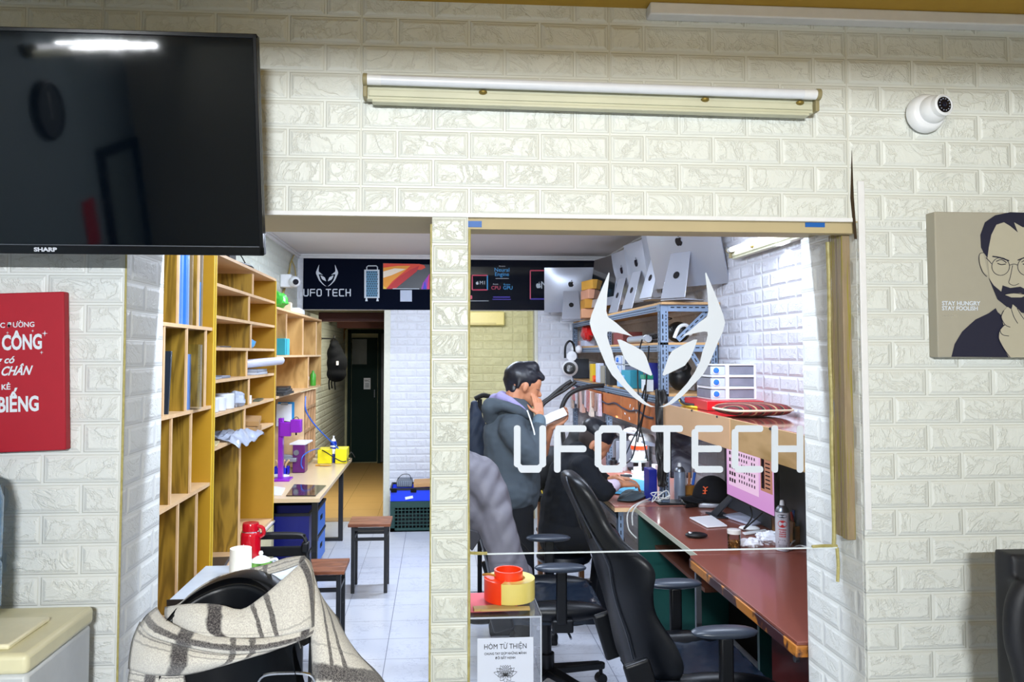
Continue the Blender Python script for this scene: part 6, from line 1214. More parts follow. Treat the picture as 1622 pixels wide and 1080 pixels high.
# pen box by the wall
a = T(1252, 862); t = thing('pen_organiser', 'amber wooden pen organiser full of tools beside the cleaner can', 'organiser', (1.52, 3.62, TZ)); mAmb = wood('amber_box', '#a06a20', '#6e430f', (1, 1, 1), 5, dist=3)
px0, px1, py0, py1 = onY(1254, 850, 3.72).x, onY(1296, 850, 3.72).x, 3.70, 3.95; PZ = .13
s = MB(); s.box(px0, py0, TZ+.001, px1, py0+.01, TZ+PZ*.7); s.box(px0, py1-.01, TZ+.001, px1, py1, TZ+PZ); s.box(px0, py0, TZ+.001, px0+.01, py1, TZ+PZ*.85); s.box(px1-.01, py0, TZ+.001, px1, py1, TZ+PZ*.85); s.box(px0, py0, TZ+.001, px1, py1, TZ+.01); s.box((px0+px1)/2-.003, py0+.01, TZ+.01, (px0+px1)/2+.003, py1-.01, TZ+PZ*.7); obj('organiser_box', s, mAmb, t, bev=.001)
cols = ['c8202a', '2a2a34', 'd8c020', '1f5fd0', '3a2a44', '7a1420', '283040', 'b0a020', '101018', '4a7a30', '2f8ad8', 'd0d0d8', '202028', '8a2030']
for k, c_ in enumerate(cols):
    bx = px0+.02+(px1-px0-.04)*((k*5) % len(cols))/len(cols); by = py0+.03+.18*((k*3) % 7)/7; l_ = .14+.05*((k*7) % 5)/5; th_ = .22*math.sin(k*2.1)
    p0_ = V((bx, by, TZ+.012)); p1_ = p0_+V((math.sin(th_)*l_, .03*math.cos(k), l_)); s = MB(); s.cyl(p0_, p0_.lerp(p1_, .55), .0055, n=10); s.cyl(p0_.lerp(p1_, .55), p1_, .009, .007, n=10)
    obj('screwdriver', s, M('tool_'+c_, '#'+c_, .35), lab=['red-handled', 'charcoal-handled', 'yellow-handled', 'blue-handled', 'plum-handled', 'dark red', 'slate-handled', 'olive yellow', 'black slim', 'green-handled', 'sky blue', 'white', 'black thick', 'maroon'][k]+' screwdriver standing in the amber pen organiser', cat='screwdriver', grp='tools in the amber organiser')
s = MB(); s.tube([T(1247, 873, .004), T(1256, 865, .02), T(1268, 862, .03), T(1286, 866, .02), T(1300, 868, .01)], .0035, 8); obj('white_charging_cable', s, mWCord, lab='white charging cable arching by the pen organiser', cat='cable')
s = MB(); s.tube([T(1252, 872, .004), T(1265, 868, .012), T(1280, 870, .01), T(1300, 874, .006)], .0035, 8); obj('white_charging_cable', s, mWCord, lab='second white cable lying nearest the desk edge by the organiser', cat='cable')
# cap on a silver mini computer, black box, pen box
t = thing('mini_computer', 'silver mini computer under the black cap', 'computer', tuple(T(1125, 804))); P = [onZ(x, y, TZ+.001) for x, y in ((1106,805),(1148,806),(1150,796),(1108,794))]; s = MB(); s.prism(P, (0, 0, .035)); obj('aluminium_case', s, mAlu, t, bev=.012, seg=3)
cc_ = T(1128, 801, .037); t = thing('baseball_cap', 'black baseball cap with orange monogram resting on the silver mini computer', 'cap', tuple(cc_)); s = MB(); hat = []
for i in range(9):
    ph = PI/2*i/8; hat.append([cc_+V((.122*math.cos(ph)*math.cos(a), .105*math.cos(ph)*math.sin(a), .15*math.sin(ph)**.9)) for a in [2*PI*j/28 for j in range(28)]])
s.grid(hat, wrap=True); mCap = M('black_cotton', '#080a14', .8, spec=.2); o = obj('crown', s, mCap, t, recalc=True); o.modifiers.new('t', 'SOLIDIFY').thickness = .003
s = MB(); rows = []
for i in range(6):
    k = i/5; rows.append([cc_+V((math.cos(a)*(.115+.085*k), math.sin(a)*(.10+.02*k), .018-.03*k*k*0-.006*k-.02*abs(math.sin(a))*k)) for a in [PI-.95+1.9*j/14 for j in range(15)]])
s.grid(rows); o = obj('peak', s, mCap, t, recalc=False); o.modifiers.new('t', 'SOLIDIFY').thickness = .004
s = MB(); q = cc_+V((-.072, -.083, .075)); nq = V((-.65, -.7, .3)).normalized(); xq = V((.73, -.68, 0)).normalized(); uq = nq.cross(xq)*-1 if nq.cross(xq).z < 0 else nq.cross(xq)
s.tube([q+xq*-.015+uq*.02, q+xq*.0+uq*.012, q+xq*.014+uq*.022], .0035, 6); s.tube([q+uq*.012, q+uq*-.022], .004, 6, 0); s.tube([q+xq*-.014+uq*-.004, q+xq*.012+uq*-.002], .0035, 6, 0); s.tube([q+xq*-.014+uq*-.022, q+xq*.008+uq*-.02], .003, 6, 0); obj('orange_monogram', s, M('orange_thread', '#f0602a', .6), t)
P = [onZ(x, y, TZ+.001) for x, y in ((1086,805),(1106,803),(1094,790),(1073,791))]; s = MB(); s.prism(P, (0, 0, .03)); obj('black_dock', s, M('gloss_black', '#0a0d14', .12), lab='glossy black dock between the spray can and the cap', cat='dock', bev=.005)
c = T(1094, 790); s = MB(); s.ob(c+V((0, .06, .04)), (.10, .08, .08)); obj('amber_cup_box', s, mAmb, lab='amber wooden pen box behind the black dock', cat='box', bev=.002)
for k, (dx, c_, lb) in enumerate(((-.035, 'c01828', 'red pen in the amber box behind the dock'), (-.012, 'd8d8e0', 'white pen in the amber box behind the dock'), (.010, 'c07a50', 'copper pen in the amber box behind the dock'), (.035, '1f5fc0', 'blue pen in the amber box behind the dock'))):
    p_ = c+V((dx, .06, .075)); s = MB(); s.cyl(p_, p_+V((.01*(k-1.5), 0, .085)), .009, n=10); obj('marker_pen', s, M('pen_'+c_, '#'+c_, .4), lab=lb, cat='pen', grp='pens in the amber box')
scribble('white cables coiled around the foot of the corner post', 'white_cable_coil', T(1043, 797, .05), (.07, .05, .045), 14, mWCord, .0035, 9)
s = MB(); s.tube([T(1030, 794, .02), onY(1005, 800, 4.6), onY(994, 815, 4.6), onY(996, 838, 4.6), onY(1008, 852, 4.6)], .004, 6, 6); s.tube([T(1030, 796, .01), onY(1012, 798, 4.58), onY(1002, 812, 4.58), onY(1002, 832, 4.58)], .004, 6, 6); obj('hanging_cable', s, mWCord, lab='white cable drooping over the edge between the two desks', cat='cable')
obj('navy_binder', MB().box(onY(1028, 760, 4.86).x, 4.86, TZ+.001, onY(1041, 760, 4.86).x, 4.98, onY(1030, 744, 4.86).z), M('navy_binder', '#0c1c86', .4), lab='navy blue box standing behind the corner post', cat='box', bev=.002)
# black cables hung down the corner post and from the rack
s = MB(); rnd = random.Random(2)
for k in range(12):
    x_ = RXX+.0+rnd.uniform(-.03, .02); pts = [V((x_+rnd.uniform(-.012, .012), RY0-.012-rnd.random()*.03, z)) for z in [1.48-.06*j-.02*rnd.random() for j in range(11)]]; s.tube(pts, .009, 6, 3)
blob('cable_bundle', s, mCord, None, .006, 1, lab='thick bundle of black cables tied along the corner post', cat='cable bundle')
for k, (P, lb) in enumerate((([(1017,538),(1012,560),(1010,600),(1012,660),(1003,720),(990,735)], 'black wire hanging in a long line before the rack'), ([(1028,548),(1024,600),(1020,650),(1010,700)], 'black wire crossing behind the long hanging wire'), ([(1022,610),(1012,660),(1020,700),(1026,730)], 'black wire hanging nearest the corner post'), ([(1026,625),(1015,668),(1000,700),(985,730),(965,740)], 'black wire swinging towards the seated person'))):
    s = MB(); s.tube([onX(x, y, RXX-.03-.012*k) for x, y in P], .005, 6, 5); obj('hanging_wire', s, mCord, lab=lb, cat='wire')
s = MB(); s.tube([onX(950+12*k, 633+4*k+3*math.sin(k*2.2), RXX-.02) for k in range(8)], .006, 6, 5); obj('draped_cable', s, M('dark_blue_cable', '#1c2740', .5), lab='dark cable draped along the third shelf edge', cat='cable')
# headphones on the far post
c = onY(903, 583, 7.55); t = thing('hanging_headphones', 'white and black headphones hanging on the far rack post', 'headphones', tuple(c))
s = MB(); s.tube([c+V((-.05, 0, .10)), c+V((-.045, 0, .22)), c+V((.0, 0, .27)), c+V((.04, 0, .22)), c+V((.045, 0, .08))], .011, 8); obj('headband', s, mBlack, t)
s = MB(); s.lathe([(0, 0), (.075, 0), (.08, .02), (.06, .05), (0, .05)], c+V((0, .0, 0)), 24, (-.25, -.95, 0)); obj('ear_cup', s, mWhite, t); obj('ear_pad', MB().lathe([(.035, .045), (.058, .045), (.06, .062), (.04, .065), (.035, .05)], c, 24, (-.25, -.95, 0)), mBlack, t)
s = MB(); s.lathe([(0, 0), (.05, 0), (.05, .03), (0, .04)], c+V((.02, .0, .12)), 20, (-.25, -.95, 0)); obj('ear_cup', s, mWhite, t)
for k, (P, lb, r_) in enumerate((([(905,603),(890,613),(870,630),(858,640),(853,660),(856,700),(862,770)], 'upper black hose curving from the rack to the bench', .016), ([(912,604),(895,617),(872,631),(858,645),(856,670),(864,710),(870,770)], 'lower black hose running beside the upper one', .016), ([(968,611),(935,612),(905,622),(892,640),(889,662),(893,700),(900,760)], 'long black arm arching from the rack over the desk', .02))):
    s = MB(); s.tube([onY(x, y, 6.4-.0*k) for x, y in P], r_, 8, 6); obj('flexible_hose', s, mCord, lab=lb, cat='hose')
# hanging packets along the far shelf edge
pk = ['b8a090', 'c04a40', 'd8d0d8', '705040', 'e0b0a0', '503028', 'c8b8c0', 'a83a30', 'e8d8c8', 'b07a60', '8a5a48', 'd8c8d8']
pkl = ['beige', 'bright red', 'pale pink', 'brown', 'peach', 'dark brown', 'mauve grey', 'brick red', 'cream', 'terracotta', 'cocoa', 'lilac']
pke = [' nearest the far post', ' beside the beige one', ' at the far end', ' among paler ones', ' in the row', ' in the row', ' in the row', ' in the middle', ' in the row', ' in the row', ' near the orange board', ' closest to the orange board']
for k in range(12):
    q = onX(907+3.8*k, 612+1.0*k, RXX-.03); w_ = .055+.02*((k*5) % 3); s = MB(); hh2 = .22-.03*((k*3) % 4); s.box(q.x-.02, q.y-w_, q.z-hh2, q.x+.006, q.y+w_*.6, q.z); s.v = [p+V((.012*mnoise.noise(p*30+V((k, 0, 0))), 0, .01*mnoise.noise(p*25+V((0, k, 0))))) for p in s.v]
    obj('hanging_packet', s, M('packet_'+pk[k], '#'+pk[k], .25, var=.35, vs=40), lab=pkl[k]+' packet hanging from the third rack shelf'+pke[k], cat='packet', grp='packets hanging from the third shelf', bev=.003)
# repair desk clutter
c = T(1015, 747); t = thing('microscope', 'white and orange repair microscope on the repair desk', 'microscope', tuple(c)); yq = c.y; q = lambda x, y: onY(x, y, yq)
obj('microscope_base', MB().box(q(1000, 745).x, yq-.10, TZ+.001, q(1032, 745).x, yq+.12, TZ+.022), mBlack, t, bev=.006); s = MB(); s.box(q(1024, 700).x, yq+.04, TZ+.02, q(1029, 700).x, yq+.08, q(1024, 698).z); obj('pillar', s, mSteel, t)
s = MB(); s.cap(q(1012, 706), q(1012, 724), .065, .05); s.cap(q(1012, 700), q(1000, 694), .04, .025); s.cap(q(1018, 700), q(1027, 693), .04, .028); blob('microscope_head', s, mWhite, t, .008, 4)
s = MB(); s.lathe([(.058, 0), (.066, .0), (.066, .03), (.058, .03)], q(1012, 711), 24); obj('orange_ring', s, M('orange_band', '#d8481c', .4), t); obj('light_ring', MB().lathe([(0, 0), (.07, 0), (.075, .02), (0, .03)], q(1012, 731), 24), M('pale_ring', '#cfe0dc', .3), t); obj('lens_tube', MB().cyl(q(1012, 738), q(1012, 730), .045), mBlack, t)
for k, (P, lb) in enumerate((([(1000,770),(1026,772),(1028,752),(1004,750)], 'white sheet of paper before the microscope'), ([(985,762),(1000,764),(1003,752),(990,750)], 'white card lying near the seated person hands'))): flatp('paper_sheet', lb, P, .003, mPaper, 'paper', 0)
clut = [(988, 745, 'silver_pot', .03, .07, 'c8ccd4', 'small silver pot on the repair desk behind the hands'), (998, 735, 'white_bottle', .022, .12, 'e8ecf0', 'white bottle standing left of the microscope'), (978, 735, 'yellow_bottle', .02, .10, 'd8e020', 'yellow-green bottle near the seated person face'), (1033, 738, 'grey_tin', .03, .06, '7a8290', 'grey tin beside the microscope base'), (972, 742, 'black_pot', .03, .09, '14161c', 'black pot near the yellow-green bottle')]
for px, py, nm, r_, h_, c_, lb in clut:
    c = T(px, py, .001); obj(nm, MB().lathe([(0, 0), (r_, 0), (r_, h_*.75), (r_*.5, h_*.82), (r_*.5, h_), (0, h_)], c, 20), M('cl_'+c_, '#'+c_, .3), lab=lb, cat=nm.split('_')[1], bev=.001)
cl2 = [(973, 770, .05, .03, .02, 'ffffff', 'flat white tray near the seated person hands'), (1030, 762, .03, .05, .045, '2a5ab8', 'blue plastic tub before the microscope'), (1022, 757, .04, .04, .03, 'd8e8e0', 'pale green block beside the blue tub'), (1010, 752, .03, .03, .06, 'e8ecf4', 'short white jar before the microscope base'), (992, 756, .05, .03, .02, '20242c', 'small black tray by the white card'), (983, 748, .02, .02, .11, 'c8d0d8', 'slim silver bottle behind the hands'), (1038, 752, .02, .03, .08, 'f0f0f4', 'white tub touching the navy box'), (1000, 728, .03, .04, .14, 'dfe4ec', 'white square bottle behind the microscope'), (1002, 726, .05, .05, .10, 'eef0f4', 'white block behind the microscope pillar'), (986, 722, .03, .03, .16, '3a3f48', 'dark grey holder behind the silver bottle'), (1016, 736, .03, .04, .16, 'd0d6e0', 'pale grey box behind the microscope base near the wall'), (976, 722, .04, .04, .12, 'e0c040', 'amber carton behind the black pot'), (1008, 714, .06, .06, .12, 'c8ccd8', 'light grey device far back on the repair desk')]
for k, (px, py, wx, wy, h_, c_, lb) in enumerate(cl2):
    c = T(px, py, .001); s = MB()
    if k % 3 == 2: s.lathe([(0, 0), (wx*.8, 0), (wx*.8, h_*.8), (wx*.5, h_), (0, h_)], c, 18)
    else: s.ob(c+V((0, 0, h_/2)), (wx*1.6, wy*1.6, h_), (0, 0, .4*math.sin(k*2.3)))
    obj(['bench_box', 'bench_tray', 'bench_jar'][k % 3], s, M('bn_'+c_, '#'+c_, .35, var=.15, vs=25), lab=lb, cat='container', bev=.002)
c = T(995, 718, .05); obj('red_ball', MB().sph(c+V((0, 0, .05)), .05, 16), M('dark_red_gloss', '#7c1220', .3), lab='dark red round bulb blower on the repair desk', cat='blower')
s = MB(); c = T(1000, 700); s.box(1.50, 6.3, TZ+.001, 1.78, 6.7, TZ+.22); obj('grey_instrument', s, M('instrument_grey', '#8f96a4', .4), lab='grey instrument box at the back of the repair desk', cat='instrument', bev=.006)
s = MB(); s.box(1.45, 7.0, TZ+.001, 1.75, 7.5, TZ+.28); obj('white_carton', s, mPaper, lab='white carton at the far end of the repair desk', cat='box', bev=.006)
t = thing('task_lamp', 'white task lamp reaching over the repair desk', 'lamp', (1.3, 5.9, TZ)); s = MB(); s.tube([(1.62, 6.0, TZ), (1.60, 6.0, TZ+.32), (1.42, 5.7, TZ+.36), onY(1030, 690, 5.4)], .012, 8, 4); obj('lamp_arm', s, mWhite, t); q = onY(1030, 690, 5.4); obj('lamp_head', MB().lathe([(0, 0), (.03, 0), (.055, .05), (.055, .06), (0, .06)], q, 20, (-.3, -.3, -.9)), mWhite, t); obj('lamp_foot', MB().cyl((1.62, 6.0, TZ+.001), (1.62, 6.0, TZ+.02), .07, n=24), mWhite, t)
# under-shelf work light fixture
s = MB(); s.box(1.52, 5.45, 1.182, 1.58, 6.35, 1.20); obj('work_light', s, mWhite, lab='slim work light under the orange board of the rack', cat='lamp', bev=.003)
s = MB()
P = [onZ(x, y, TZ+.002) for x, y in ((958,782),(1000,784),(1034,776),(1024,765),(990,760),(955,772))]; cen = sum(P, V())/6; rows = [[cen+(p-cen)*k+V((0, 0, .012*mnoise.noise(p*9+V((k*3, 0, 0)))+.008)) for p in P+[P[0]]] for k in (1.0, .75, .5, .25, .02)]
o = cloth('blue_cloth', [r for r in rows], M('sky_cloth', '#4fb0dc', .8), None, .002, 3, lab='sky blue cloth spread under the seated person hands', cat='cloth')
P = [onZ(x, y, TZ+.012) for x, y in ((978,792),(1005,794),(1026,784),(1020,778),(996,776),(984,782))]; cen = sum(P, V())/6; rows = [[cen+(p-cen)*k+V((0, 0, .02*(1-k)+.012*mnoise.noise(p*14+V((k*3, 0, 0))))) for p in P+[P[0]]] for k in (1.0, .75, .5, .25, .02)]
cloth('dark_glove', rows, M('slate_cloth', '#35454d', .85), None, .006, 3, lab='slate grey cloth glove lying at the desk corner', cat='glove')
# low bench behind the chairs with wooden legs
t = thing('low_bench', 'low dark bench with wooden legs behind the jacket-draped chair', 'bench', (.9, 5.35, 0)); bx0 = onY(850, 850, 5.5).x
obj('bench_top', MB().box(bx0-.02, 5.4, .655, 1.08, 5.85, .70), mMatteBlack, t, bev=.004)
for x_, y_ in ((bx0, 5.42), (bx0+.055, 5.5), (1.02, 5.42)): obj('leg', MB().box(x_, y_, 0, x_+.035, y_+.045, .655), wood('leg_wood', '#b5835a', '#96653c', (3, 3, .6), 4), t)
obj('lower_board', MB().box(bx0+.04, 5.43, .36, 1.02, 5.83, .38), mMatteBlack, t)
s = MB(); s.box(bx0+.08, 5.41, .702, 1.05, 5.6, .76); o = obj('blue_grey_drive', s, M('drive_blue', '#4a6078', .4, .3), lab='blue-grey metal drive box on the low dark bench', cat='device', bev=.004)
c = onY(905, 876, 5.05); s = MB(); s.ob((.91, 5.55, .42), (.22, .28, .025), (-.18, 0, .05)); obj('silver_laptop', s, mAlu, lab='silver laptop lying on the lower board of the low bench', cat='laptop', bev=.004)
s = MB(); s.ob((.93, 5.74, .43), (.16, .14, .09)); obj('dark_red_box', s, M('wine_box', '#7a1018', .4), lab='dark red box behind the silver laptop on the low bench', cat='box', bev=.004)
s = MB()
for k in range(7): s.sph((bx0+.05+.05*k, 5.72+.03*math.sin(k*2), .80+.07*math.sin(k*1.3)+.03*k), (.09, .12, .12), 12)
blob('black_bag', s, M('black_bag_cloth', '#0c0f16', .7, var=.3, bump=.4, bs=50), None, .014, 3, lab='heap of black bags and cloth on the low bench', cat='bag')
s = MB(); a = onY(858, 777, 5.5); b = onY(864, 799, 5.4); s.tube([a, b], .005, 6, 0); obj('yellow_strap', s, M('yellow_strap', '#d0b020', .5), lab='thin yellow strap against the black bags', cat='strap')
# ================================================================ gaming style chairs
def gchair(lab, loc, rz_, parts=True, arms=(.29, -.29), h=1.235):
    """local: faces +x, seat centre above the origin"""
    t = thing('swivel_chair', lab, 'chair', loc, rz_); s = MB(); rings = []
    prof = [(.47,.30,.05,.05),(.50,.44,.09,.10),(.56,.50,.10,.13),(.64,.48,.10,.12),(.74,.44,.10,.08),(.83,.48,.10,.09),(.90,.51,.09,.12),(.95,.48,.09,.11),(1.0,.38,.085,.06),(1.06,.31,.085,.035),(1.13,.29,.09,.03),(1.19,.26,.085,.02),(1.225,.19,.06,.01),(1.237,.08,.02,0)]
    k_ = (h-.47)/(1.237-.47)
    for z, w_, th, b in catmull_rows(prof, 3):
        xc = -.22-(z-.48)*.33+.03*math.sin((z-.48)*4.2); zz_ = .47+(z-.47)*k_; ring_ = []
        for j in range(36):
            a = 2*PI*j/36; cu = math.cos(a); su_ = math.sin(a); u = math.copysign(abs(cu)**.7, cu); v = math.copysign(abs(su_)**.7, su_)
            ring_.append(V((xc+v*th/2+b*abs(u)**3, u*w_/2, zz_)))
        rings.append(ring_)
    s.grid(rings, wrap=True); n0 = 36; s.f += [tuple(range(n0-1, -1, -1)), tuple(range((len(rings)-1)*n0, len(rings)*n0))]
    bk = obj('backrest', s, mLeather, t, local=True, ang=70)
    for sy in (-1, 1):
        s = MB(); P = []
        for z, w_, th, b in prof[2:-1]: xc = -.22-(z-.48)*.33+.03*math.sin((z-.48)*4.2); P.append(V((xc-th/2*.93+b*.18, sy*w_/2*.62, .47+(z-.47)*k_)))
        s.tube(P, .0035, 6, 4); obj('seam_piping', s, M('piping_dark', '#1c212b', .3), bk, local=True)
        s = MB(); z = 1.03; xc = -.22-(z-.48)*.33+.02; s.ob((xc-.036, sy*.075, z), (.012, .030, .085), (0, -.32, 0)); obj('strap_slot', s, M('slot_black', '#020305', .8), bk, local=True, bev=.004)
        s = MB(); xh = -.25; s.ob((xh+.0, sy*.262, .50), (.10, .03, .20), (0, -.3, 0)); obj('hinge_cover', s, mBlack, t, local=True, bev=.012, seg=3)
        s = MB(); s.sph((.03, sy*.215, .475), (.24, .06, .05), 18); obj('seat_bolster', s, mLeather, t, local=True)
        pad = MB(); pad.sph((0, 0, 0), (1, 1, 1), 22); pad.v = [V((.04+math.copysign(abs(p.x)**.8, p.x)*.122, sy*arms[0]+math.copysign(abs(p.y)**.8, p.y)*.045, .700+p.z*.02)) for p in pad.v]
        ar = obj('armrest', pad, M('armrest_grey', '#2c3440', .35), t, local=True)
        s = MB(); s.box(.02, sy*.29-.016, .44, .07, sy*.29+.016, .685); s.box(-.0, sy*.27-.03, .40, .10, sy*.27+.03, .46); obj('arm_post', s, mBlack, ar, local=True, bev=.008)
    s = MB(); rows = []
    for i in range(15):
        r_ = []
        for j in range(13): x_ = -.22+.48*i/14; y_ = -.21+.42*j/12; r_.append(V((x_, y_, .492+.012*abs(math.sin((x_+y_)*28))*abs(math.sin((x_-y_)*28))+(-.03 if i in (0, 14) else 0))))
        rows.append(r_)
    s.grid(rows); s.box(-.22, -.21, .41, .26, .21, .47); s.grid([rows[0], [V((p.x, p.y, .44)) for p in rows[0]]]); s.grid([rows[-1], [V((p.x+.005, p.y, .44)) for p in rows[-1]]])
    obj('seat', s, M('seat_leather', '#16202e', .25, bump=.2, bs=240), t, local=True, recalc=False)
    s = MB(); s.box(-.12, -.09, .36, .12, .09, .41); obj('tilt_mechanism', s, mDarkMetal, t, local=True, bev=.01); s = MB(); s.tube([(.05, -.08, .385), (.08, -.2, .38), (.09, -.28, .37)], .006, 6); obj('lever', s, mChrome, t, local=True)
    s = MB(); s.cyl((0, 0, .10), (0, 0, .37), .026); s.cyl((0, 0, .09), (0, 0, .2), .04); obj('gas_lift', s, mBlack, t, local=True)
    for k in range(5):
        a = k*2*PI/5+.35; e = V((.31*math.cos(a), .31*math.sin(a), .078)); d_ = V((math.cos(a), math.sin(a), 0)); n_ = V((-d_.y, d_.x, 0)); s = MB()
        s.prism([V((0, 0, .10))+n_*.035, e+n_*.02, e-n_*.02, V((0, 0, .10))-n_*.035], (0, 0, .035)); s.cyl(e, e+V((0, 0, .03)), .022, n=14); l = obj('leg', s, mBlack, t, local=True, bev=.006)
        s = MB(); s.cyl(e+V((0, 0, -.05))-n_*.02, e+V((0, 0, -.05))+n_*.02, .027, n=18); s.cyl(e+V((0, 0, -.04)), e, .01, n=8); obj('caster', s, mBlack, l, local=True)
    return t
def catmull_rows(prof, k):
    P = []
    for i in range(len(prof)-1):
        a, b, c, d = prof[max(i-1, 0)], prof[i], prof[i+1], prof[min(i+2, len(prof)-1)]
        for j in range(k): t = j/k; P.append(tuple(.5*((2*b[q])+(c[q]-a[q])*t+(2*a[q]-5*b[q]+4*c[q]-d[q])*t*t+(3*b[q]-a[q]-3*c[q]+d[q])*t**3) for q in range(4)))
    P.append(prof[-1]); return P
ga = gchair('tall black leather swivel chair pulled up to the front desk', (1.0, 3.02, 0), .0)
gb = dup(ga, (.56, 3.88, 0), -.05, 'black swivel chair under the grey jacket, behind the front one')
# jacket over the second chair
def at(px, py, y): return onY(px, py, y)
s = MB()
for (p, q, r0, r1) in ((at(722,735,3.62), at(755,760,3.62), .10, .11), (at(755,760,3.62), at(782,812,3.6), .105, .10), (at(720,790,3.64), at(775,815,3.62), .12, .10), (at(745,745,3.6), at(775,790,3.58), .08, .09), (at(782,812,3.58), at(800,870,3.55), .095, .085), (at(800,870,3.55), at(815,945,3.52), .085, .09), (at(800,840,3.62), at(832,912,3.6), .05, .045), (at(832,905,3.6), at(834,950,3.6), .045, .04), (at(738,800,3.6), at(750,845,3.6), .055, .03)):
    s.cap(p, q, r0, r1, 16)
wr = lambda p: .026*mnoise.noise(V((p.x*11+p.z*4, p.y*8, p.z*3.5)))+.011*mnoise.noise(V((p.x*20-p.z*12, p.y*9, p.z*5)))+.006*mnoise.noise(V((p.x*26+p.z*9, p.y*20, p.z*9)))
jk = thing('grey_jacket', 'dark grey jacket hung over a swivel chair beside the brick pillar', 'jacket', tuple(at(780,940,3.6)))
blob('jacket_cloth', s, M('grey_nylon', '#5c5a62', .6, bump=.1, bs=300), jk, .009, 5, wr)
s = MB(); s.prism([at(741,838,3.5), at(757,842,3.5), at(762,852,3.5), at(748,873,3.5), at(741,866,3.5)], (0, .02, 0)); obj('collar_lining', s, M('dark_lining', '#23232a', .7), jk, bev=.004)
s = MB(); s.tube([at(820,852,3.56), at(828,862,3.555), at(838,873,3.56)], .004, 6); obj('pocket_zip', s, mMatteBlack, jk)
# navy coat on a stand behind the standing person
s = MB()
for (p, q, r0, r1) in ((at(752,640,5.0), at(752,665,5.0), .035, .07), (at(752,665,5.0), at(758,740,5.0), .075, .12), (at(758,740,5.0), at(765,800,5.0), .12, .13), (at(770,690,5.02), at(785,770,5.02), .06, .10)): s.cap(p, q, r0, r1, 16)
t = thing('navy_coat', 'dark navy coat hanging on a stand behind the person in the hooded top', 'coat', tuple(at(758,800,5.0))); blob('coat_cloth', s, M('navy_cloth', '#0e2036', .7), t, .012, 4, wr)
s = MB(); c = at(760,700,5.05); s.cyl((c.x, 5.05, .02), (c.x, 5.05, at(760,632,5.05).z), .015); s.tube([at(752,632,5.05), at(760,628,5.05), at(766,626,5.05), at(776,628,5.05)], .016, 8); s.cyl((c.x, 5.05, 0), (c.x, 5.05, .025), .17, n=24); obj('coat_stand', s, mMatteBlack, lab='slim black coat stand behind the person in the hooded top', cat='coat stand')
# metal backed chair behind the tea table
t = thing('metal_chair', 'low black chair with bent steel frame behind the tea table', 'chair', (-.75, 3.95, 0)); yq = 3.85; q = lambda x, y, o=0: onY(x, y, yq+o)
s = MB(); s.tube([q(408,862), q(410,850), q(420,846), q(470,846), q(482,851), q(486,868), q(486,892)], .011, 8, 5); s.tube([q(488,880), q(494,930,.1), V((q(494,930).x, yq-.05, .012))], .009, 8, 4); s.tube([q(408,880), V((q(404,930).x, yq-.05, .012))], .009, 8, 2); obj('steel_frame', s, mDarkMetal, t)
s = MB(); a = q(409,866); b = q(486,880); s.box(a.x, yq-.012, b.z, b.x, yq+.012, a.z); obj('back_pad', s, mMatteBlack, t, bev=.006); a = q(409,847); b = q(484,853); obj('top_bar', MB().box(a.x, yq-.01, b.z, b.x, yq+.01, a.z), mMatteBlack, t, bev=.004)
a = q(484,866); s = MB(); s.ob(a, (.035, .05, .05)); obj('joint', s, mBlack, t, bev=.008); obj('seat', MB().box(q(409,880).x, yq-.02, .42, q(486,880).x, yq+.38, .47), mLeather, t, bev=.015)
s = MB(); 
for x_ in (q(412,880).x, q(484,880).x): s.cyl((x_, yq+.36, 0), (x_, yq+.36, .42), .01)
obj('rear_leg', s, mDarkMetal, t)
# tea things
TT = .70
def TZp(px, py, dz=0): return onZ(px, py, TT)+V((0, 0, dz))
yk = 3.62; c = V((onY(397, 850, yk).x, yk, TT+.0008)); hf = onY(397, 828, yk).z-TT; rf = (412-382)/2/F*yk
t = thing('thermos_flask', 'tall crimson thermos flask on the tea table', 'flask', tuple(c)); mTh = M('crimson_gloss', '#b0061c', .2, coat=.5)
obj('flask_body', MB().lathe([(0, 0), (rf*.97, 0), (rf, .01), (rf, hf*.76), (rf*.95, hf*.80), (rf*.86, hf*.83)], c, 32), mTh, t); obj('neck_ring', MB().lathe([(rf*.86, hf*.82), (rf*.88, hf*.825), (rf*.88, hf*.84), (rf*.82, hf*.845)], c, 32), mChrome, t)
obj('lid', MB().lathe([(0, hf*.83), (rf*.84, hf*.84), (rf*.84, hf*.96), (rf*.78, hf), (0, hf*1.005)], c, 32), mTh, t)
s = MB(); s.tube([c+V((rf*.7, -.01, hf*.94)), c+V((rf*1.25, -.01, hf*.90)), c+V((rf*1.35, -.01, hf*.78)), c+V((rf*1.0, -.01, hf*.72))], .009, 8); obj('handle', s, mTh, t)
s = MB()
for a_ in range(5): s.tube([c+V((-rf*.55, -rf*.86, hf*.55)), c+V((-rf*.55+.012*math.cos(a_*1.25), -rf*.88, hf*.55+.012*math.sin(a_*1.25)))], .0018, 5, 0)
obj('painted_flower', s, M('pale_rose', '#e8a0a8', .4), t)
yk = 3.50; c = V((onY(381, 900, yk).x, yk, TT+.0008)); hr = onY(381, 868, yk).z-TT; rr_ = .047
t = thing('paper_roll', 'upright white toilet paper roll on the tea table', 'paper roll', tuple(c)); obj('roll', MB().lathe([(.018, 0), (rr_, 0), (rr_*1.01, hr*.15), (rr_, hr*.3), (rr_*1.01, hr*.6), (rr_*.98, hr), (.018, hr), (.018, 0)], c, 32), M('soft_paper', '#f2eee0', .9, bump=.4, bs=120), t)
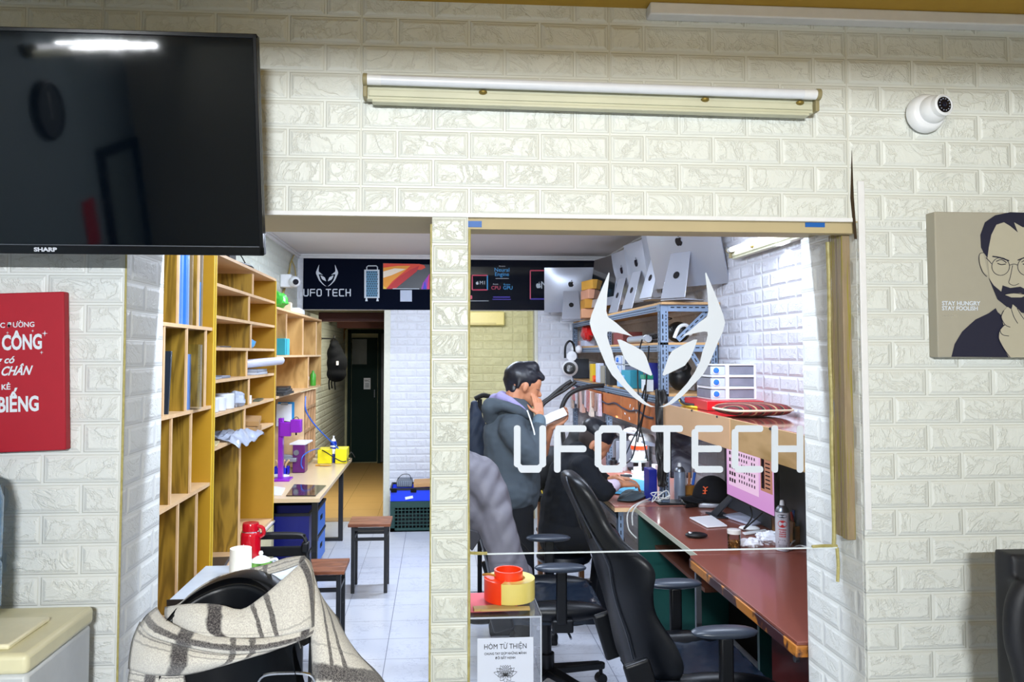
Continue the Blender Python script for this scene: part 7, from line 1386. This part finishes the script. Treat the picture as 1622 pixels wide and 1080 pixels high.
yk = 3.56; c = V((onY(413, 900, yk).x, yk, TT+.0008)); t = tpot = thing('teapot', 'green and white porcelain teapot on the tea table', 'teapot', tuple(c)); x_ = N('celadon'); sp = x_.n('ShaderNodeSeparateXYZ'); x_.set(sp, 0, x_.obj()); x_.set(x_.p, 'Base Color', x_.mix(x_.mr(x_.noise(x_.obj(), 30, 4), .45, .62), lin('#5f8f3c'), lin('#24501c'))); x_.p.inputs['Roughness'].default_value = .12
obj('pot_body', MB().lathe([(0, 0), (.028, 0), (.042, .01), (.05, .025), (.048, .04), (.036, .052), (.026, .056)], c, 32), x_.m, t); s = MB(); s.tube([c+V((-.04, 0, .015)), c+V((-.062, 0, .028)), c+V((-.07, 0, .048)), c+V((-.08, 0, .056))], [.012, .010, .008, .006], 10); obj('spout', s, x_.m, t)
obj('pot_lid', MB().lathe([(0, .053), (.036, .053), (.034, .060), (.018, .070), (.006, .074), (.009, .082), (.006, .09), (0, .091)], c, 28), M('porcelain', '#e8efe8', .12), t); s = MB(); s.tube([c+V((.036, 0, .055)), c+V((.056, 0, .06)), c+V((.062, 0, .042)), c+V((.045, 0, .022))], .005, 8); obj('pot_handle', s, MC['porcelain'], t)
tpot.scale = (1.2, 1.2, 1.2)
s = MB(); q = V((-.70, 3.60, TT+.001)); s.box(q.x-.06, q.y-.12, q.z, q.x+.10, q.y+.1, q.z+.028); obj('tea_tray', s, M('pale_tray', '#d8e0e8', .3), lab='pale tray behind the teapot on the tea table', cat='tray', bev=.004)
# ================================================================ people
mSkin = N('skin'); nn_ = mSkin.noise(mSkin.obj(), 14, 3); mSkin.set(mSkin.p, 'Base Color', mSkin.mix(nn_, lin('#a86c4c'), lin('#c98c68'))); mSkin.p.inputs['Roughness'].default_value = .5; mSkin.p.inputs['Subsurface Weight'].default_value = .08; mSkin.p.inputs['Subsurface Radius'].default_value = (.01, .004, .002); mSkin = mSkin.m
mHair = M('black_hair', '#0a0e1a', .42, var=.4, vs=60, bump=.5, bs=160)
def chain(s, pts, rs, n=12):
    for i in range(len(pts)-1): s.cap(pts[i], pts[i+1], rs[i], rs[i+1], n)
def hand(s, wrist, palm_dir, normal, side, curl, scale=1.0, spread=.12, thumb=1):
    """palm plus five jointed fingers; palm_dir: wrist to knuckles, normal: back of hand, side: towards the thumb"""
    f = V(palm_dir).normalized(); n = V(normal); n = (n-f*n.dot(f)).normalized(); sd = f.cross(n)*side
    w = V(wrist); k = w+f*.085*scale
    for a in (-.026, -.009, .009, .026): s.cap(w+sd*a*.6*scale+f*.01, k+sd*a*scale, .015*scale, .011*scale, 10)
    L = [.040, .046, .050, .044]
    for i, a in enumerate((-.030, -.010, .010, .030)):
        b = k+sd*a*scale; d = (f+sd*(a*spread*10)).normalized(); c_ = curl[i] if isinstance(curl, (list, tuple)) else curl; rad = (.0082, .0074, .0066)
        if i == 0: rad = (.0072, .0065, .0058)
        p = b; ang = c_*.6
        for j in range(3):
            dd = d*math.cos(ang)-n*math.sin(ang); q = p+dd*L[i]*scale*(.95, .62, .5)[j]; s.cap(p, q, rad[j]*scale, rad[min(j+1, 2)]*scale, 8); p = q; ang += c_
    b = w+f*.025*scale+sd*.028*scale; d = (f*.7+sd*.75-n*.25*thumb).normalized(); q = b+d*.04*scale; s.cap(b, q, .012*scale, .0095*scale, 8); d2 = (f*.9+sd*.25-n*.35*thumb).normalized(); s.cap(q, q+d2*.032*scale, .0095*scale, .0075*scale, 8)
# ---- standing person
Y1 = 4.62; K1 = F/Y1
def p1(x, y, dy=0): return onY(x, y, Y1+dy)
P = thing('person', 'standing person in a dark grey hooded top rubbing the nose, white phone in hand', 'person', (p1(812, 800).x, Y1, 0))
s = MB(); fx = V((.92, 0, -.39)); 
s.sph(p1(829, 602), (.102, .077, .090), 26, Matrix.Rotation(.35, 3, 'Y')); s.cap(p1(842, 606), p1(839, 628), .062, .045, 16); s.cap(p1(829, 620), p1(842, 638), .046, .024, 14); s.cap(p1(846, 612), p1(851, 615), .032, .02, 10)
s.cap(p1(851, 616), p1(855, 626), .012, .013, 10); s.cap(p1(848, 632), p1(850, 634), .016, .014, 10); s.cap(p1(847, 636), p1(849, 638), .015, .012, 10)
for dy in (-.075, .075): s.sph(p1(832, 613, dy), (.018, .010, .031), 12, Matrix.Rotation(.3, 3, 'Y'))
for dy in (-.032, .032): s.sph(p1(849.5, 617.5, dy), (.012, .014, .009), 10)
chain(s, [p1(818, 618), p1(813, 640), p1(811, 660)], [.060, .058, .07])
chain(s, [p1(811, 665), p1(812, 720), p1(815, 785)], [.12, .125, .12], 14)
hips = p1(813, 800)
for dy in (-.09, .09):
    foot = V((hips.x+(.06 if dy < 0 else -.05), Y1+dy, .07)); knee = V((hips.x+.03, Y1+dy*1.1, .48)); chain(s, [p1(813, 795, dy*.8), knee, foot], [.085, .055, .04]); s.cap(foot+V((-.03, 0, -.03)), foot+V((.13, 0, -.035)), .035, .03)
shN, elN, wrN = p1(808, 678, -.17), p1(846, 733, -.20), p1(853.5, 672, -.13); chain(s, [shN, elN, wrN, p1(855, 658, -.10)], [.05, .042, .030, .024])
hand(s, p1(855, 658, -.10), p1(850.5, 630, -.055)-p1(855, 658, -.10), (.25, -.95, .1), -1, [.75, .55, .28, .12], .92, .05)
shF, elF, wrF = p1(822, 676, .15), p1(858, 716, .14), p1(872, 676, .02); chain(s, [shF, elF, p1(864, 694, .06), wrF], [.05, .043, .036, .025])
hand(s, wrF, (.55, -.12, .35), (.0, .6, -.8), 1, .55, .95, .08)
blob('body', s, mSkin, P, .0055, 3)
# face marks
s = MB(); s.tube([p1(847, 609, -.05), p1(851, 609.5, -.035), p1(855, 612, -.012)], .0045, 6); obj('eyebrow', s, mHair, P); s = MB(); s.tube([p1(848, 616, -.047), p1(851, 617, -.042), p1(853.5, 617.5, -.03)], .0022, 5); obj('eyelid', s, mHair, P)
s = MB(); s.tube([p1(847, 633.5, -.03), p1(850, 633.5, -.018), p1(852, 633.5, -.004)], .0025, 5); obj('lips', s, M('lip', '#8e4a40', .5), P)
s = MB(); s.sph(p1(827, 596.5), (.113, .084, .083), 28, Matrix.Rotation(.30, 3, 'Y')); s.cap(p1(838, 586), p1(858, 598), .050, .022, 14); s.cap(p1(820, 588), p1(842, 584), .062, .05, 14); s.cap(p1(811, 602), p1(810, 616), .056, .036, 14); s.cap(p1(816, 604), p1(814, 617, -.03), .05, .03, 12); s.cap(p1(816, 604), p1(814, 617, .03), .05, .03, 12)
for dy in (-.05, 0, .05): s.cap(p1(840, 590, dy), p1(861, 601, dy*.6), .026, .006, 10)
for dy in (-.068, .068): s.cap(p1(824, 600, dy*.9), p1(820, 612, dy), .022, .012, 10); s.cap(p1(837, 600, dy*.95), p1(839, 611, dy), .016, .006, 10)
hr = lambda p: .002*mnoise.noise(V((p.x*40+p.z*10, p.y*30, p.z*16)))
blob('hair', s, mHair, P, .006, 3, hr)
mHood = M('charcoal_fleece', '#434c54', .85, spec=.2); s = MB()
chain(s, [p1(812, 662), p1(808, 690), p1(811, 730), p1(816, 772)], [.135, .165, .165, .155], 18)
for dy in (-.13, .13): s.cap(p1(812, 668), p1(812, 676, dy), .10, .085, 14)
chain(s, [p1(810, 680, -.165), p1(830, 708, -.20), p1(845, 731, -.20)], [.085, .075, .066], 14); chain(s, [p1(845, 731, -.20), p1(851, 700, -.17), p1(853, 674, -.13)], [.066, .055, .042], 14)
chain(s, [p1(822, 678, .15), p1(852, 708, .15)], [.08, .065], 14)
chain(s, [p1(812, 778, -.08), p1(816, 780), p1(812, 778, .08)], [.14, .15, .14], 14)
fo = lambda p: .010*mnoise.noise(V((p.x*8+p.z*5, p.y*8, p.z*9)))+.004*mnoise.noise(V((p.x*20, p.y*20, p.z*32)))
blob('hooded_top', s, mHood, P, .009, 4, fo)
s = MB(); chain(s, [p1(776, 645, -.10), p1(779, 658, -.04), p1(779, 658, .06)], [.045, .055, .045]); chain(s, [p1(777, 642, -.09), p1(797, 642, -.14), p1(820, 650, -.13), p1(836, 660, -.09)], [.045, .038, .034, .026]); chain(s, [p1(777, 642, .09), p1(800, 642, .13), p1(825, 652, .10)], [.045, .04, .03]); s.cap(p1(782, 650), p1(800, 662), .07, .06)
blob('hood', s, mHood, P, .009, 4, fo)
s = MB(); chain(s, [p1(783, 636, .02), p1(792, 628, -.07), p1(808, 635, -.115), p1(826, 648, -.10), p1(838, 660, -.07)], [.030, .030, .026, .022, .014]); chain(s, [p1(783, 634, .02), p1(795, 626, .05), p1(812, 634, .09)], [.03, .03, .025]); s.cap(p1(785, 634), p1(800, 640), .045, .05)
blob('hood_lining', s, M('lavender_lining', '#8f88b4', .85), P, .008, 4)
s = MB(); s.tube([p1(835, 650, -.125), p1(840, 664, -.17), p1(846, 684, -.19), p1(848, 700, -.2)], .0045, 8); obj('drawstring', s, mWCord, P)
s = MB(); chain(s, [p1(853.2, 676, -.13), p1(854, 666, -.12)], [.043, .040], 16); obj('ribbed_cuff', s, M('cuff_grey', '#566874', .85), P)
s = MB(); h2 = p1(814, 785)
for dy in (-.085, .085):
    foot = V((hips.x+(.06 if dy < 0 else -.05), Y1+dy, .09)); knee = V((hips.x+.03, Y1+dy*1.1, .48)); chain(s, [p1(814, 782, dy*.8), knee, foot], [.12, .085, .07], 14)
blob('trousers', s, M('black_denim', '#0a0d14', .85, spec=.2), P, .012, 4)
for dy in (-.09, .09):
    foot = V((hips.x+(.06 if dy < 0 else -.05), Y1+dy, .045)); s = MB(); s.cap(foot+V((-.05, 0, 0)), foot+V((.16, 0, -.008)), .044, .036, 14); s.box(foot.x-.09, foot.y-.04, 0, foot.x+.19, foot.y+.04, .02); blob('shoe', s, mBlack, P, .008, 3)
# phones in the hand
for k, (A_, B_, lb) in enumerate((((861, 667), (879, 658), 'white phone held flat in the far hand of the standing person'), ((878, 659), (896, 651), 'second white phone held just above the first'))):
    a = p1(*A_, -.03); b = p1(*B_, -.03); ax = (b-a).normalized(); t = thing('white_phone', lb, 'phone', tuple((a+b)/2)); sd = V((0, 1, 0)); up = ax.cross(sd)*-1; up = up if up.z > 0 else -up; dn = (up*.75+V((0, -.66, 0))).normalized(); sd = dn.cross(ax); R = Matrix((ax, sd, dn)).transposed()
    obj('phone_body', MB().ob((a+b)/2, ((b-a).length, .066, .009), R), mWhite, t, bev=.004, seg=3); obj('phone_edge', MB().ob((a+b)/2-dn*.0045, ((b-a).length*.98, .063, .004), R), mBlack, t)
# ---- seated person
Y2 = 5.0
def p2(x, y, dy=0): return onY(x, y, Y2+dy)
P = thing('person', 'seated person in a black sweater bent over the repair desk', 'person', (p2(910, 800).x, Y2, 0))
s = MB(); R = Matrix.Rotation(.75, 3, 'Y')
s.sph(p2(944, 694), (.108, .082, .098), 26, R); s.cap(p2(955, 700), p2(951, 716), .062, .042, 16); s.cap(p2(942, 706), p2(950, 722), .05, .028, 14); s.cap(p2(962, 698), p2(965, 701), .03, .022, 10); s.cap(p2(963, 706), p2(962, 713), .012, .014, 10); s.cap(p2(957, 719), p2(958, 720), .016, .014, 10)
for dy in (-.08, .08): s.sph(p2(938, 705, dy), (.020, .011, .036), 12, Matrix.Rotation(.5, 3, 'Y'))
for dy in (-.034, .034): s.sph(p2(962, 704, dy), (.011, .014, .009), 10)
chain(s, [p2(935, 708), p2(920, 728)], [.066, .075]); chain(s, [p2(912, 745), p2(900, 800), p2(893, 850)], [.10, .11, .11], 14)
for dy in (-.10, .10):
    hip = V((p2(893, 850).x, Y2+dy, .53)); knee = V((hip.x+.30, Y2+dy, .50)); chain(s, [hip, knee, V((knee.x-.06, Y2+dy, .09))], [.085, .06, .042]); s.cap((knee.x-.08, Y2+dy, .04), (knee.x+.08, Y2+dy, .035), .035, .03)
chain(s, [p2(925, 742, -.18), p2(955, 779, -.24), p2(975, 768, -.20), p2(981, 767, -.17)], [.06, .042, .033, .027]); hand(s, p2(981, 767, -.17), (.9, .30, -.02), (-.1, -.3, .95), -1, .45, 1.0)
chain(s, [p2(925, 740, .18), p2(962, 766, .22), p2(976, 757, .10)], [.06, .042, .028]); hand(s, p2(976, 757, .10), (.9, -.25, -.05), (.0, .1, 1), 1, .5, 1.0)
blob('body', s, mSkin, P, .0055, 3)
s = MB(); s.sph(p2(947, 685), (.120, .092, .078), 26, R); s.cap(p2(940, 682), p2(966, 688), .068, .045, 14); s.cap(p2(966, 686), p2(976, 691), .030, .012, 12)
for dy in (-.04, 0, .04): s.cap(p2(958, 680, dy), p2(975, 690, dy), .03, .008, 10)
for k in range(5): s.cap(p2(950, 676, -.05+.025*k), p2(957+3*(k % 2), 669, -.05+.025*k), .014, .004, 8)
blob('hair', s, mHair, P, .006, 3, hr)
s = MB(); s.sph(p2(938, 694), (.092, .084, .088), 22, R); s.cap(p2(932, 700), p2(929, 708), .066, .058, 14); blob('cropped_hair', s, M('cropped_dark_hair', '#2a1f1d', .85), P, .007, 3)
s = MB(); s.tube([p2(961, 699, -.055), p2(965, 699, -.04), p2(969, 701, -.015)], .0045, 6); obj('eyebrow', s, mHair, P)
mSw = M('black_sweater', '#0d121b', .85, spec=.2); s = MB()
chain(s, [p2(916, 728), p2(906, 755), p2(896, 800), p2(890, 845)], [.12, .16, .165, .16], 18); chain(s, [p2(925, 726, -.05), p2(925, 726, .05)], [.085, .085], 14)
for dy in (-.14, .14): s.cap(p2(914, 738), p2(922, 742, dy), .11, .09, 14)
chain(s, [p2(924, 742, -.18), p2(940, 765, -.23), p2(955, 778, -.24)], [.085, .075, .066], 14); chain(s, [p2(955, 778, -.24), p2(966, 771, -.21)], [.064, .05], 14); chain(s, [p2(924, 742, .18), p2(960, 766, .22)], [.085, .06], 14)
blob('sweater', s, mSw, P, .009, 4, fo)
s = MB(); s.cap(p2(966, 771, -.215), p2(973, 768.5, -.20), .047, .040, 16); obj('pale_cuff', s, M('lilac_cuff', '#cfc0d4', .8), P)
s = MB()
for dy in (-.10, .10):
    hip = V((p2(893, 850).x, Y2+dy, .53)); knee = V((hip.x+.30, Y2+dy, .50)); chain(s, [hip, knee, V((knee.x-.06, Y2+dy, .10))], [.10, .078, .06], 14)
blob('trousers', s, M('black_denim', '#0c0f17'), P, .012, 4)
for dy in (-.10, .10):
    kx = p2(893, 850).x+.24; s = MB(); s.cap((kx-.05, Y2+dy, .045), (kx+.14, Y2+dy, .038), .042, .034, 14); blob('shoe', s, mBlack, P, .008, 3)
hx = p2(893, 850).x; t = thing('work_stool', 'round black stool under the seated person', 'stool', (hx, Y2, 0)); obj('seat', MB().lathe([(0, .36), (.17, .36), (.18, .38), (.17, .405), (0, .41)], (hx, Y2, 0), 28), mLeather, t); obj('column', MB().cyl((hx, Y2, .02), (hx, Y2, .36), .022), mDarkMetal, t); obj('stool_base', MB().lathe([(0, 0), (.2, 0), (.2, .012), (.03, .04), (0, .04)], (hx, Y2, 0), 28), mDarkMetal, t)
